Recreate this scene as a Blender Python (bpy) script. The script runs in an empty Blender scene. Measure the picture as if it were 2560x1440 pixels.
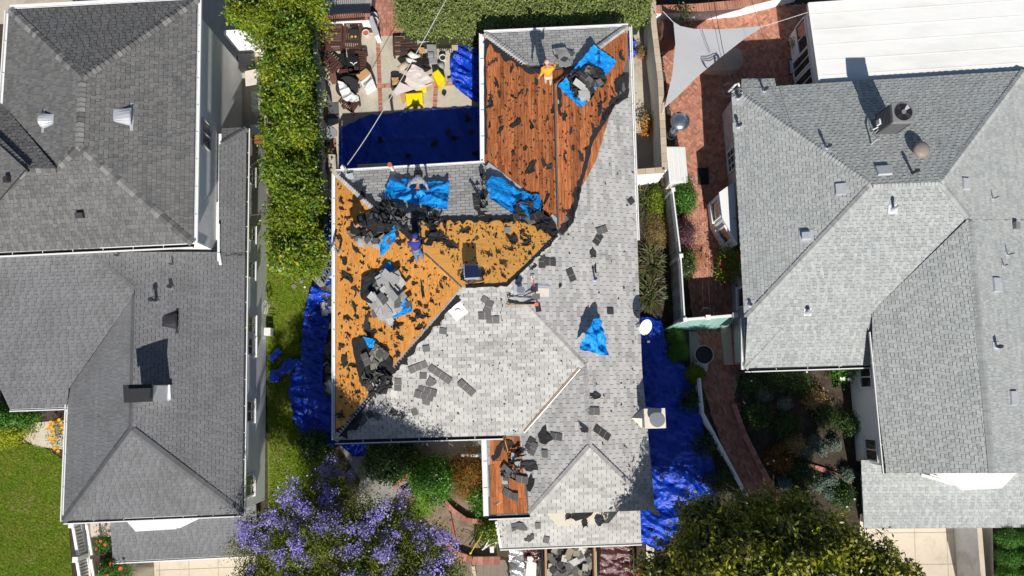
import bpy, bmesh, math, random
import numpy as np
from mathutils import Vector as V, Matrix, noise, Quaternion
from mathutils.geometry import delaunay_2d_cdt, tessellate_polygon
S = bpy.context.scene
# ---------------- camera ----------------
F, TH, H = 1950.0, math.radians(7.6), 36.5      # focal length in photo pixels, tilt off plumb, height of the drone
cam_d = bpy.data.cameras.new('drone_camera')
cam_d.sensor_width = 36.0
cam_d.lens = 36.0 * F / 2560.0
cam_d.clip_end = 400
cam = bpy.data.objects.new('drone_camera', cam_d)
S.collection.objects.link(cam)
cam.location = (0, 0, H)
cam.rotation_euler = (TH, 0, 0)
S.camera = cam
# ---------------- daylight ----------------
SUN_EL = math.radians(42)
w = bpy.data.worlds.new('World'); S.world = w; w.use_nodes = True
nt = w.node_tree
sky = nt.nodes.new('ShaderNodeTexSky'); sky.sky_type = 'NISHITA'; sky.sun_disc = False
sky.sun_elevation = SUN_EL; sky.sun_rotation = math.radians(180 - 8.5); sky.air_density = 1.0; sky.dust_density = 0.6
bg = nt.nodes['Background']; bg.inputs[1].default_value = 0.062
nt.links.new(sky.outputs[0], bg.inputs[0])
sd = bpy.data.lights.new('sun', 'SUN'); sd.energy = 5.0; sd.angle = math.radians(0.5); sd.color = (1, .955, .88)
so = bpy.data.objects.new('sun', sd); S.collection.objects.link(so)
ld = V((-.15 * math.cos(SUN_EL), math.cos(SUN_EL), -math.sin(SUN_EL)))
so.rotation_euler = ld.to_track_quat('-Z', 'Y').to_euler()
so.location = (0, -20, 40)
S.view_settings.view_transform = 'Standard'; S.view_settings.look = 'None'
S.view_settings.exposure = 0.1; S.view_settings.gamma = 1.0
try: S.view_settings.use_curve_mapping = False
except Exception: pass
S.cycles.max_bounces = 6; S.cycles.diffuse_bounces = 3; S.cycles.glossy_bounces = 3
S.cycles.transparent_max_bounces = 8; S.cycles.transmission_bounces = 4
# ---------------- geometry helpers ----------------
R = random.Random(7)
NR = np.random.default_rng(5)
CT, ST = math.cos(TH), math.sin(TH)
def ray(px, py):
    x, y = (px - 1280) / F, -(py - 720) / F
    return V((x, y * CT + ST, y * ST - CT))
CAM = V((0, 0, H))
def P(px, py, z=0.0):                      # a measured picture point turned into a place at height z
    d = ray(px, py); t = (z - H) / d.z
    return CAM + d * t
def PP(pts, z=0.0): return [P(a, b, z) for a, b in pts]
class Pl:                                   # a roof slope: eave line, height, pitch, a point it rises towards
    def __init__(s, a, b, z, pitch, to):
        A, B = P(*a, z), P(*b, z); s.O = A
        s.u = (B - A).normalized(); h = V((-s.u.y, s.u.x, 0))
        if (P(*to, z) - A).dot(h) < 0: h = -h
        s.v = (h + V((0, 0, pitch))).normalized()
        s.n = s.u.cross(s.v)
        if s.n.z < 0: s.n = -s.n
    def hit(s, px, py, off=0.0):
        d = ray(px, py); t = (s.O + s.n * off - CAM).dot(s.n) / d.dot(s.n)
        return CAM + d * t
    def uv(s, p): q = p - s.O; return (q.dot(s.u), q.dot(s.v))
    def pt(s, a, b, off=0.0): return s.O + s.u * a + s.v * b + s.n * off
    def z_at(s, x, y): return s.O.z - (s.n.x * (x - s.O.x) + s.n.y * (y - s.O.y)) / s.n.z
GP = Pl((0, 1000), (100, 1000), 0.0, 0.0, (0, 0))      # level ground as a plane
GP.u = V((1, 0, 0)); GP.v = V((0, 1, 0)); GP.n = V((0, 0, 1)); GP.O = V((0, 0, 0))
def level(z):
    q = Pl((0, 1000), (100, 1000), z, 0.0, (0, 0)); q.u = V((1, 0, 0)); q.v = V((0, 1, 0)); q.n = V((0, 0, 1)); q.O = V((0, 0, z)); return q
def inside(pt, poly):
    x, y = pt; c = False; n = len(poly)
    for i in range(n):
        x1, y1 = poly[i]; x2, y2 = poly[i - 1]
        if (y1 > y) != (y2 > y) and x < (x2 - x1) * (y - y1) / (y2 - y1) + x1: c = not c
    return c
def area2(p): return sum(p[i - 1][0] * p[i][1] - p[i][0] * p[i - 1][1] for i in range(len(p)))
def clip(sub, cp):                          # Sutherland-Hodgman, cp convex and counter-clockwise
    for i in range(len(cp)):
        a, b = cp[i - 1], cp[i]; ex, ey = b[0] - a[0], b[1] - a[1]; out = []
        sd_ = [(ex * (p[1] - a[1]) - ey * (p[0] - a[0])) for p in sub]
        for j in range(len(sub)):
            s0, s1 = sd_[j - 1], sd_[j]; p0, p1 = sub[j - 1], sub[j]
            if (s0 >= 0) != (s1 >= 0):
                t = s0 / (s0 - s1); out.append((p0[0] + t * (p1[0] - p0[0]), p0[1] + t * (p1[1] - p0[1])))
            if s1 >= 0: out.append(p1)
        sub = out
        if len(sub) < 3: return []
    return sub
COL = S.collection
class MB:
    def __init__(s): s.v = []; s.f = []; s.t = []; s.m = []
    def add(s, pts, faces, tone=0.0, m=0):
        b = len(s.v); s.v += [tuple(p) for p in pts]
        for f in faces: s.f.append([b + i for i in f]); s.t.append(tone); s.m.append(m)
        return s
    def prism(s, poly, vec, tone=0.0, m=0, ms=None, bottom=True):   # poly extruded by -vec; top = poly
        n = len(poly); nr = V((0, 0, 0))
        for i in range(1, n - 1): nr += (poly[i] - poly[0]).cross(poly[i + 1] - poly[0])
        if nr.dot(vec) < 0: poly = poly[::-1]
        lo = [p - vec for p in poly]
        fs = [[n + j for j in range(n)][::-1]] if bottom else []
        if n > 4:
            tri = tessellate_polygon([[p for p in poly]])
            b = len(s.v); s.v += [tuple(p) for p in list(poly) + lo]
            for t in tri:
                a, b_, c = (poly[i] for i in t)
                if (b_ - a).cross(c - a).dot(vec) < 0: t = t[::-1]
                s.f.append([b + i for i in t]); s.t.append(tone); s.m.append(m)
            sidef = [[j, (j + 1) % n, n + (j + 1) % n, n + j][::-1] for j in range(n)]
            for f in sidef: s.f.append([b + i for i in f]); s.t.append(tone); s.m.append(m if ms is None else ms)
            return s
        s.add(poly + lo, [list(range(n))] + fs, tone, m)
        b = len(s.v) - 2 * n
        for j in range(n):
            s.f.append([b + n + j, b + n + (j + 1) % n, b + (j + 1) % n, b + j]); s.t.append(tone); s.m.append(m if ms is None else ms)
        return s
    def box(s, c, size, rz=0.0, tone=0.0, m=0, rot=None):
        q = rot if rot is not None else Matrix.Rotation(rz, 3, 'Z'); x, y, z = (k / 2 for k in size); c = V(c)
        pts = [c + q @ V((a * x, b * y, d * z)) for d in (-1, 1) for a, b in ((-1, -1), (1, -1), (1, 1), (-1, 1))]
        return s.add(pts, [[3, 2, 1, 0], [4, 5, 6, 7], [0, 1, 5, 4], [1, 2, 6, 5], [2, 3, 7, 6], [3, 0, 4, 7]], tone, m)
    def beam(s, a, b, w_, h_, tone=0.0, m=0, up=None):
        a, b = V(a), V(b); d = b - a; L = d.length
        if L < 1e-6: return s
        x = d / L; up = V(up) if up is not None else V((0, 0, 1))
        if abs(x.dot(up.normalized())) > .98: up = V((0, 1, 0))
        y = up.cross(x).normalized(); z = x.cross(y)
        return s.box((a + b) / 2, (L, w_, h_), 0, tone, m, Matrix((x, y, z)).transposed())
    def tube(s, pts, rad, seg=8, tone=0.0, m=0, cap=True):
        pts = [V(p) for p in pts]; n = len(pts); b = len(s.v)
        rs = rad if isinstance(rad, (list, tuple)) else [rad] * n
        ref = None
        for i, p in enumerate(pts):
            d = (pts[min(i + 1, n - 1)] - pts[max(i - 1, 0)])
            d = d.normalized() if d.length > 1e-7 else V((0, 0, 1))
            if ref is None or abs(ref.dot(d)) > .95:
                ref = V((1, 0, 0)) if abs(d.x) < .8 else V((0, 1, 0))
            x = (ref - d * ref.dot(d)).normalized(); y = d.cross(x); ref = x
            for k in range(seg):
                a = 2 * math.pi * k / seg; s.v.append(tuple(p + (x * math.cos(a) + y * math.sin(a)) * rs[i]))
        for i in range(n - 1):
            for k in range(seg):
                k2 = (k + 1) % seg
                s.f.append([b + i * seg + k, b + i * seg + k2, b + (i + 1) * seg + k2, b + (i + 1) * seg + k]); s.t.append(tone); s.m.append(m)
        if cap:
            s.f.append([b + k for k in range(seg)][::-1]); s.t.append(tone); s.m.append(m)
            s.f.append([b + (n - 1) * seg + k for k in range(seg)]); s.t.append(tone); s.m.append(m)
        return s
    def disc(s, c, r, r2=None, h=0.02, seg=28, n=None, tone=0, m=0):
        n = V(n or (0, 0, 1)).normalized(); c = V(c)
        return s.tube([c, c + n * h], [r, r if r2 is None else r2], seg, tone, m)
    def build(s, name, mats, parent=None, smooth=False, label=None, cat=None, group=None, kind=None, bevel=0, mesh_only=False):
        me = bpy.data.meshes.new(name)
        vv = s.v; off = V((0, 0, 0))
        if parent is None and vv:
            a = np.array(vv); off = V((float(a[:, 0].mean()), float(a[:, 1].mean()), float(a[:, 2].min())))
            vv = (a - np.array(off)).tolist()
        me.from_pydata(vv, [], s.f)
        if not isinstance(mats, (list, tuple)): mats = [mats]
        for m in mats: me.materials.append(m)
        if len(mats) > 1: me.polygons.foreach_set('material_index', s.m)
        at = me.attributes.new('tone', 'FLOAT', 'FACE'); at.data.foreach_set('value', [float(t) for t in s.t])
        if smooth: me.polygons.foreach_set('use_smooth', [True] * len(me.polygons))
        me.update()
        o = bpy.data.objects.new(name, me); COL.objects.link(o)
        o.location = off
        if parent is not None: attach(o, parent)
        if bevel:
            b = o.modifiers.new('bevel', 'BEVEL'); b.width = bevel; b.segments = 2; b.limit_method = 'ANGLE'
        tag(o, label, cat, group, kind)
        return o
def attach(o, parent):
    o.parent = parent
    if parent.get('_at') is not None: o.matrix_parent_inverse = Matrix.Translation(-V(parent['_at']))
def tag(o, label=None, cat=None, group=None, kind=None):
    for k, v_ in (('label', label), ('category', cat), ('group', group), ('kind', kind)):
        if v_ is not None: o[k] = v_
def thing(name, loc, label, cat, group=None):
    o = bpy.data.objects.new(name, None); COL.objects.link(o); o.empty_display_size = .2
    o.location = loc; o['_at'] = tuple(loc); tag(o, label, cat, group); return o
def arrays(name, verts, faces, mats, tone=None, mi=None, parent=None, label=None, cat=None, group=None, kind=None, smooth=False):
    k = faces.shape[1]; me = bpy.data.meshes.new(name); off = np.zeros(3)
    if parent is None: off = np.array([verts[:, 0].mean(), verts[:, 1].mean(), verts[:, 2].min()])
    me.vertices.add(len(verts)); me.vertices.foreach_set('co', (verts - off).astype(np.float32).ravel())
    me.loops.add(faces.size); me.loops.foreach_set('vertex_index', faces.astype(np.int32).ravel())
    me.polygons.add(len(faces)); me.polygons.foreach_set('loop_start', (np.arange(len(faces)) * k).astype(np.int32))
    me.polygons.foreach_set('loop_total', np.full(len(faces), k, np.int32))
    for m in (mats if isinstance(mats, (list, tuple)) else [mats]): me.materials.append(m)
    if mi is not None: me.polygons.foreach_set('material_index', mi.astype(np.int32))
    if tone is not None:
        at = me.attributes.new('tone', 'FLOAT', 'FACE'); at.data.foreach_set('value', tone.astype(np.float32))
    if smooth: me.polygons.foreach_set('use_smooth', [True] * len(faces))
    me.update(calc_edges=True)
    o = bpy.data.objects.new(name, me); COL.objects.link(o); o.location = off.tolist()
    if parent is not None: attach(o, parent)
    tag(o, label, cat, group, kind); return o
# ---------------- materials ----------------
def mat(name, col, rough=.8, noi=(6, .15), bump=(60, .15), col2=None, st=(1.2, .5), metal=0.0, tone=1.0, sx=(1, 1, 1), spec=.3, transl=0.0, col3=None, st3=(3, .6), dist=.0):
    m = bpy.data.materials.new(name); m.use_nodes = True; n = m.node_tree; L = n.links.new
    bs = n.nodes['Principled BSDF']; geo = n.nodes.new('ShaderNodeNewGeometry')
    mp = n.nodes.new('ShaderNodeMapping'); mp.inputs['Scale'].default_value = sx; L(geo.outputs['Position'], mp.inputs[0])
    def nz(sc, det=4, ro=.6):
        t = n.nodes.new('ShaderNodeTexNoise'); t.inputs['Scale'].default_value = sc; t.inputs['Detail'].default_value = det; t.inputs['Roughness'].default_value = ro
        if dist: t.inputs['Distortion'].default_value = dist
        L(mp.outputs[0], t.inputs['Vector']); return t.outputs[0]
    def mth(op, a, b):
        q = n.nodes.new('ShaderNodeMath'); q.operation = op
        for i, x in enumerate((a, b)):
            if isinstance(x, (int, float)): q.inputs[i].default_value = x
            else: L(x, q.inputs[i])
        return q.outputs[0]
    def mix(fac, a, b):
        q = n.nodes.new('ShaderNodeMix'); q.data_type = 'RGBA'; L(fac, q.inputs[0])
        for i, x in ((6, a), (7, b)):
            if isinstance(x, tuple): q.inputs[i].default_value = (*x, 1)
            else: L(x, q.inputs[i])
        return q.outputs[2]
    def ramp(x, lo, hi):
        q = n.nodes.new('ShaderNodeMapRange'); q.inputs[1].default_value = lo; q.inputs[2].default_value = hi; L(x, q.inputs[0]); return q.outputs[0]
    c = col
    if col2: c = mix(ramp(nz(st[0]), st[1] - .08, st[1] + .12), c, col2)
    if col3: c = mix(ramp(nz(st3[0], 6, .7), st3[1] - .04, st3[1] + .06), c, col3)
    a = n.nodes.new('ShaderNodeAttribute'); a.attribute_name = 'tone'
    f = mth('ADD', mth('MULTIPLY', a.outputs['Fac'], tone), 1.0)
    f = mth('MULTIPLY', f, mth('ADD', mth('MULTIPLY', nz(noi[0], 5), noi[1] * 2.2), 1 - noi[1] * 1.1))
    q = n.nodes.new('ShaderNodeVectorMath'); q.operation = 'SCALE'
    if isinstance(c, tuple): q.inputs[0].default_value = c
    else: L(c, q.inputs[0])
    L(f, q.inputs[3]); L(q.outputs[0], bs.inputs['Base Color'])
    bs.inputs['Roughness'].default_value = rough; bs.inputs['Metallic'].default_value = metal
    bs.inputs['Specular IOR Level'].default_value = spec
    if bump and bump[1]:
        b = n.nodes.new('ShaderNodeBump'); b.inputs['Strength'].default_value = bump[1]; b.inputs['Distance'].default_value = .05 if name.startswith('tarp') else .02
        L(nz(bump[0], 3), b.inputs['Height']); L(b.outputs[0], bs.inputs['Normal'])
    if transl:
        tr = n.nodes.new('ShaderNodeBsdfTranslucent'); L(q.outputs[0], tr.inputs[0])
        mx = n.nodes.new('ShaderNodeMixShader'); mx.inputs[0].default_value = transl
        L(bs.outputs[0], mx.inputs[1]); L(tr.outputs[0], mx.inputs[2]); L(mx.outputs[0], n.nodes['Material Output'].inputs[0])
    return m
M = {}
def defm(k, *a, **kw): M[k] = mat(k, *a, **kw)
defm('shingle_centre', (.475, .465, .45), .95, (30, .22), (220, .5), col2=(.42, .412, .40), st=(1.1, .56), col3=(.28, .275, .27), st3=(1.7, .64))
defm('shingle_upper', (.17, .168, .166), .95, (26, .25), (220, .5), col2=(.135, .135, .136), st=(1.3, .6), col3=(.09, .09, .09), st3=(2.0, .66))
defm('shingle_left', (.18, .183, .192), .95, (26, .14), (220, .5), col2=(.155, .157, .162), st=(.7, .55), col3=(.13, .13, .132), st3=(2.2, .66))
defm('shingle_right', (.40, .42, .41), .95, (26, .12), (220, .5), col2=(.37, .395, .395), st=(.9, .55), col3=(.3, .31, .3), st3=(1.2, .68))
defm('underlay', (.035, .035, .037), .9, (8, .3), (40, .4))
defm('roof_underlay_grey', (.13, .13, .13), .95)  # grey underlay seen through the joints between the tabs
defm('plank', (.46, .165, .055), .75, (14, .5), (60, .3), col2=(.30, .08, .03), st=(2.2, .5), sx=(9, .8, 1), col3=(.62, .26, .09), st3=(4, .62))
defm('ply_orange', (.72, .32, .07), .75, (24, .5), (60, .3), col2=(.56, .2, .035), st=(2.0, .55), sx=(7, 1, 1), col3=(.80, .45, .16), st3=(3.5, .58))
defm('ply_tan', (.95, .46, .11), .8, (24, .5), (60, .3), col2=(.75, .33, .08), st=(2.0, .6), sx=(1, 7, 1), col3=(.25, .12, .05), st3=(1.6, .68))
defm('felt', (.027, .027, .029), .85, (12, .35), (70, .5))
defm('felt_grey', (.10, .10, .102), .9, (12, .3), (70, .5))
defm('white_paint', (.8, .8, .79), .5, (3, .05), (30, .05))
defm('cream_paint', (.72, .66, .55), .7, (3, .12), (30, .1), col2=(.5, .38, .25), st=(3, .66))
defm('stucco_white', (.87, .88, .89), .9, (5, .08), (45, .5))
defm('stucco_grey', (.5, .5, .5), .9, (4, .15), (45, .5), col2=(.36, .36, .35), st=(1.5, .6))
defm('roof_membrane', (.78, .78, .76), .7, (3, .06), (9, .12), col2=(.70, .70, .675), st=(.8, .55), col3=(.6, .57, .52), st3=(2.0, .7), sx=(.35, 1.5, 1))
defm('flashing', (.55, .57, .6), .45, (8, .15), (20, .1), metal=.3)
defm('galv', (.6, .62, .65), .35, (10, .1), None, metal=.8)
defm('steel', (.75, .76, .78), .22, (10, .06), None, metal=.95)
defm('black_plastic', (.02, .02, .022), .4, (10, .1), None)
defm('dark_metal', (.06, .06, .065), .45, (10, .2), None, metal=.4)
defm('ac_grey', (.22, .22, .23), .45, (10, .1), None)
defm('brown_dome', (.27, .23, .2), .5, (10, .1), None)
defm('terracotta', (.42, .13, .07), .8, (8, .2), (40, .2))
defm('glass', (.02, .025, .03), .08, (3, .1), None, spec=.8)
defm('glass_curtain', (.10, .10, .10), .15, (3, .1), None, spec=.8)
defm('brick', (.47, .22, .15), .85, (10, .25), (70, .3), col2=(.39, .155, .105), st=(2, .6))
defm('mortar', (.42, .34, .29), .95, (10, .2), (50, .3))
defm('brick_red', (.40, .165, .12), .85, (10, .3), (70, .3), col2=(.42, .24, .19), st=(4, .58))
defm('concrete', (.5, .455, .37), .9, (5, .15), (60, .2), col2=(.39, .35, .28), st=(.9, .58), col3=(.3, .27, .22), st3=(2.5, .7))
defm('concrete_beige', (.60, .52, .42), .9, (5, .1), (60, .15), col2=(.5, .43, .34), st=(1.2, .62))
defm('concrete_dark', (.3, .285, .26), .9, (5, .2), (60, .2), col2=(.2, .19, .17), st=(1.3, .55))
defm('soil', (.06, .045, .032), .95, (9, .4), (40, .8), col2=(.09, .07, .05), st=(2.5, .55))
defm('soil_light', (.27, .2, .145), .95, (9, .3), (40, .8), col2=(.18, .13, .1), st=(2.5, .55))
defm('gravel', (.34, .33, .32), .95, (30, .5), (45, 1))
defm('grass_bright', (.14, .21, .01), .9, (12, .5), (70, 1), col2=(.15, .20, .02), st=(1.6, .5), col3=(.24, .24, .06), st3=(1.1, .62))
defm('grass_blade', (.17, .27, .01), .6, (5, .45), None, transl=.3, col2=(.24, .28, .03), st=(1.2, .5), col3=(.34, .32, .1), st3=(.9, .6))
defm('leaf_hedge', (.13, .21, .014), .42, (3, .2), None, transl=.3, col2=(.24, .30, .02), st=(1.6, .5), spec=.45)
defm('leaf_top', (.19, .25, .06), .5, (3, .2), None, transl=.25, col2=(.29, .34, .12), st=(2.5, .52), spec=.35)
defm('leaf_dark', (.05, .10, .016), .4, (3, .25), None, transl=.25, spec=.5)
defm('leaf_bright', (.08, .22, .02), .4, (3, .25), None, transl=.3, spec=.5)
defm('leaf_fern', (.2, .36, .03), .5, (3, .25), None, transl=.35)
defm('leaf_orange', (.20, .14, .02), .5, (3, .3), None, transl=.2, col2=(.27, .1, .02), st=(3, .5))
defm('leaf_purple', (.10, .03, .045), .5, (3, .3), None, transl=.2, col2=(.16, .1, .11), st=(5, .5))
defm('leaf_magnolia', (.10, .125, .01), .38, (2, .2), None, transl=.2, col2=(.32, .31, .02), st=(1.0, .52), spec=.55)
defm('leaf_yellow', (.33, .36, .02), .5, (3, .2), None, transl=.3)
defm('leaf_jaca', (.09, .13, .012), .55, (2, .25), None, transl=.25, col2=(.19, .2, .02), st=(1.8, .5))
defm('leaf_grey', (.17, .23, .18), .8, (3, .15), None, transl=.15)
defm('leaf_flax', (.07, .1, .03), .45, (3, .25), None, transl=.2, col2=(.14, .11, .06), st=(3, .5))
defm('leaf_dry', (.34, .25, .11), .8, (3, .25), None, transl=.2)
defm('blossom', (.29, .24, .62), .6, (3, .12), None, transl=.25, col2=(.44, .39, .74), st=(5, .5))
defm('flower_red', (.7, .05, .08), .6, (3, .2), None, transl=.2)
defm('flower_pink', (.85, .3, .3), .6, (3, .2), None, transl=.2)
defm('flower_coral', (.85, .16, .07), .6, (3, .2), None, transl=.2)
defm('flower_orange', (.9, .42, .03), .6, (3, .2), None, transl=.2)
defm('flower_white', (.85, .85, .8), .6, (3, .1), None, transl=.2)
defm('bark', (.2, .165, .13), .9, (9, .3), (40, .6))
defm('tarp_blue', (.004, .055, .52), .27, (2.2, .45), (20, .6), spec=.5)  # base noise puts crease highlights and shade into the blue
defm('tarp_cyan', (.008, .36, .92), .36, (5, .3), (12, 1.0), spec=.4, dist=1.0, col2=(.005, .24, .8), st=(3, .5))
defm('tarp_silver', (.5, .5, .52), .25, (4, .2), (30, .4), metal=.5)
defm('tarp_maroon', (.09, .022, .024), .2, (4, .2), (26, .5), spec=.9)
defm('ink', (.004, .02, .16), .6, (4, .1), None)
defm('sail', (.52, .53, .55), .85, (3, .04), (200, .1), transl=.12)
defm('brown_fabric', (.17, .085, .06), .85, (5, .2), (20, .3))
defm('tan_fabric', (.5, .4, .3), .85, (5, .12), (20, .3))
defm('grey_fabric', (.11, .11, .115), .8, (5, .15), (30, .2))
defm('white_fabric', (.72, .71, .68), .85, (5, .1), (20, .3), col2=(.55, .52, .48), st=(2, .6))
defm('pink_white', (.7, .62, .58), .8, (5, .1), (20, .2), col2=(.6, .55, .5), st=(2, .6))
defm('brown_wood', (.09, .042, .033), .6, (12, .25), (40, .2))
defm('redwood', (.34, .13, .05), .75, (12, .3), (40, .2))
defm('beam_wood', (.42, .25, .13), .8, (12, .3), (40, .2))
defm('grey_wood', (.33, .32, .31), .9, (10, .3), (40, .4), col2=(.45, .45, .45), st=(5, .52), sx=(1, 1, .2))
defm('deck_wood', (.24, .2, .16), .85, (10, .25), (40, .3))
defm('teal_paint', (.25, .42, .38), .6, (6, .12), (30, .1))
defm('cardboard', (.5, .3, .13), .85, (5, .1), None)
defm('yellow_plastic', (.85, .68, .01), .4, (8, .1), None)
defm('white_plastic', (.78, .78, .77), .4, (8, .04), None)
defm('grey_plastic', (.28, .28, .29), .5, (8, .06), None)
defm('denim', (.12, .2, .32), .85, (12, .2), (60, .3))
defm('orange_cloth', (.95, .36, .03), .7, (6, .1), (30, .2))
defm('khaki', (.55, .48, .36), .85, (6, .1), (30, .2))
defm('grey_cloth', (.2, .22, .25), .85, (20, .3), (30, .4), col2=(.4, .42, .45), st=(9, .5))
defm('navy_cloth', (.035, .04, .24), .85, (6, .15), (30, .3))
defm('black_cloth', (.015, .015, .018), .85, (6, .2), (30, .3))
defm('skin', (.42, .23, .15), .55, (5, .05), None)
defm('hair', (.03, .022, .018), .7, (20, .2), None)
defm('cap_pink', (.8, .42, .3), .8, (6, .1), None)
defm('red_paint', (.62, .09, .05), .5, (6, .1), None)
defm('yellow_paint', (.7, .5, .03), .5, (6, .1), None)
defm('red_tape', (.5, .02, .02), .6, (6, .1), None)
defm('paper', (.42, .36, .3), .9, (3, .06), (10, .1))
defm('wire', (.02, .02, .02), .6, (6, .1), None)
defm('wire_light', (.5, .5, .5), .6, (6, .1), None)
defm('solar', (.015, .02, .06), .15, (6, .1), None, spec=.7)
defm('car_paint', (.02, .02, .022), .2, (6, .1), None, spec=.7)
# ---------------- roofs ----------------
def topx(p):
    q = V(p) - CAM
    x, y, z = q.x, q.y * CT + q.z * ST, -q.y * ST + q.z * CT
    return (1280 + F * x / -z, 720 - F * y / -z)
class House:
    def __init__(s, name, loc, label, cat='house'):
        s.root = thing(name, loc, label, cat); s.pieces = []; s.deck = MB()
    def roof_part(s, mats, label=None):
        s.roof = s.deck.build('roof', mats, s.root, label=label); return s.roof
    def face(s, pl, poly, mode=None, skip=None, dm=0, dz=.0, rowoff=0):
        w3 = [pl.hit(*q) for q in poly]
        top = [p + pl.n * (.012 + dz) for p in w3]
        s.deck.prism(top, pl.n * .07, 0, dm)
        if not mode: return
        uv = [pl.uv(p) for p in w3]
        if area2(uv) < 0: uv = uv[::-1]
        ex = mode['exp']; u0 = min(a for a, b in uv); u1 = max(a for a, b in uv); v0 = min(b for a, b in uv); v1 = max(b for a, b in uv)
        r0 = math.floor(v0 / ex); r1 = math.ceil(v1 / ex); g = mode['gap']
        for r in range(r0, r1):
            a = math.floor(u0 / .375) * .375 - .4 + (r % 2) * .1875 + R.uniform(-.01, .01)
            if mode['kind'] == 'arch': a += R.uniform(0, .3)
            rt = R.gauss(0, .02); thick = False
            while a < u1:
                rg_ = mode['rg']
                if mode['kind'] == 'tab': wd = mode['w']; th = mode['t']
                else:
                    thick = not thick; wd = R.choice((.13, .16, .19)) if thick else R.choice((.1, .15, .2)); th = mode['t'] if thick else .004
                    g, rg_ = (mode['gap'], mode['rg']) if thick else (.002, .001)
                cx, cy = a + wd / 2, (r + .5) * ex
                if v0 - ex < cy < v1 + ex and (skip is None or not skip(topx(pl.pt(cx, cy)))):
                    sub = [(a, r * ex + rg_), (a + wd - g, r * ex + rg_), (a + wd - g, (r + 1) * ex), (a, (r + 1) * ex)]
                    c = clip(sub, uv)
                    if c and abs(area2(c)) > .002:
                        full = len(c) == 4 and abs(abs(area2(c)) - 2 * (wd - g) * (ex - rg_)) < 1e-4
                        t = R.choice(mode['tones']) + rt
                        s.pieces.append((pl, c, r * ex, ex, th, t, full, wd - g, pl.pt(cx, cy, .012 + dz), mode['m'], dz))
                a += wd
    def shingles(s, mats, label=None):
        s.pieces.sort(key=lambda q: (not q[6], (q[8] - CAM).length))
        cache = {}; first = s.pieces[:300]; rest = s.pieces[300:]
        for pl, c, v0, ex, th, t, full, wd, ctr, mi, dz in first:
            tb = round(t / .06) * .06; key = (round(wd, 3), round(tb, 2), round(th, 4), mi, round(ex, 3))
            if key not in cache:
                b = MB(); x = wd / 2; y = ex / 2 - .004
                b.add([(-x, -y, 0), (x, -y, 0), (x, y, 0), (-x, y, 0), (-x, -y, th), (x, -y, th), (x, y, th * .2), (-x, y, th * .2)],
                      [[4, 5, 6, 7], [0, 1, 5, 4], [1, 2, 6, 5], [2, 3, 7, 6], [3, 0, 4, 7]], tb)
                me = bpy.data.meshes.new('shingle'); me.from_pydata(b.v, [], b.f); me.materials.append(mats[mi])
                at = me.attributes.new('tone', 'FLOAT', 'FACE'); at.data.foreach_set('value', b.t); cache[key] = me
            o = bpy.data.objects.new('shingle', cache[key]); COL.objects.link(o); o.parent = s.roof
            mw = Matrix((pl.u, pl.v, pl.n)).transposed().to_4x4(); mw.translation = ctr; o.matrix_local = mw
        b = MB()
        for pl, c, v0, ex, th, t, full, wd, ctr, mi, dz in rest:
            n = len(c)
            lo = [pl.pt(x, y, .012 + dz) for x, y in c]
            hi = [pl.pt(x, y, .012 + dz + th * (1 - .8 * (y - v0) / ex)) for x, y in c]
            if area2(c) < 0: lo = lo[::-1]; hi = hi[::-1]
            # orientation is repaired by the sign of the plane basis
            fl = pl.u.cross(pl.v).dot(pl.n) > 0
            tf = list(range(n, 2 * n)); fs = [tf if fl else tf[::-1]]
            for j in range(n):
                q = [j, (j + 1) % n, n + (j + 1) % n, n + j]; fs.append(q if fl else q[::-1])
            b.add(lo + hi, fs, t, mi)
        b.build('shingle', mats, s.roof, kind='stuff', label=label)
    def caps(s, pa, pb, a, b, m, w=.14, step=.145, skip=None, two=None, tones=(-.1, 0, .1)):
        A = (pa.hit(*a) + pb.hit(*a)) / 2; B = (pa.hit(*b) + pb.hit(*b)) / 2
        if A.z > B.z: A, B = B, A
        d = (B - A); Ln = d.length; d /= Ln
        sa = pa.n.cross(d).normalized(); sb = pb.n.cross(d).normalized()
        mid = (pa.n + pb.n)
        if sa.dot(pb.n) > 0: sa = -sa
        if sb.dot(pa.n) > 0: sb = -sb
        k = 0.0
        while k < Ln - .05:
            p = A + d * k; q = A + d * min(k + .21, Ln); L1 = .055; L0 = .02
            if skip is None or not skip(topx(p)):
                n1, n2 = pa.n, pb.n; nm = (n1 + n2).normalized()
                top = [p + sa * w + n1 * L1, p + nm * (L1 + .02), p + sb * w + n2 * L1, q + sb * w + n2 * L0, q + nm * (L0 + .015), q + sa * w + n1 * L0]
                bot = [p + sa * w, p, p + sb * w, q + sb * w, q, q + sa * w]
                mb = MB(); fs = [[0, 1, 4, 5], [1, 2, 3, 4], [6, 7, 1, 0], [7, 8, 2, 1], [8, 9, 3, 2], [9, 10, 4, 3], [10, 11, 5, 4], [11, 6, 0, 5]]
                if (top[1] - top[0]).cross(top[4] - top[1]).dot(nm) < 0: fs = [f[::-1] for f in fs]
                mb.add(top + bot, fs, R.choice(tones)); mb.build('ridge_cap', m, s.roof)
            k += step
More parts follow.
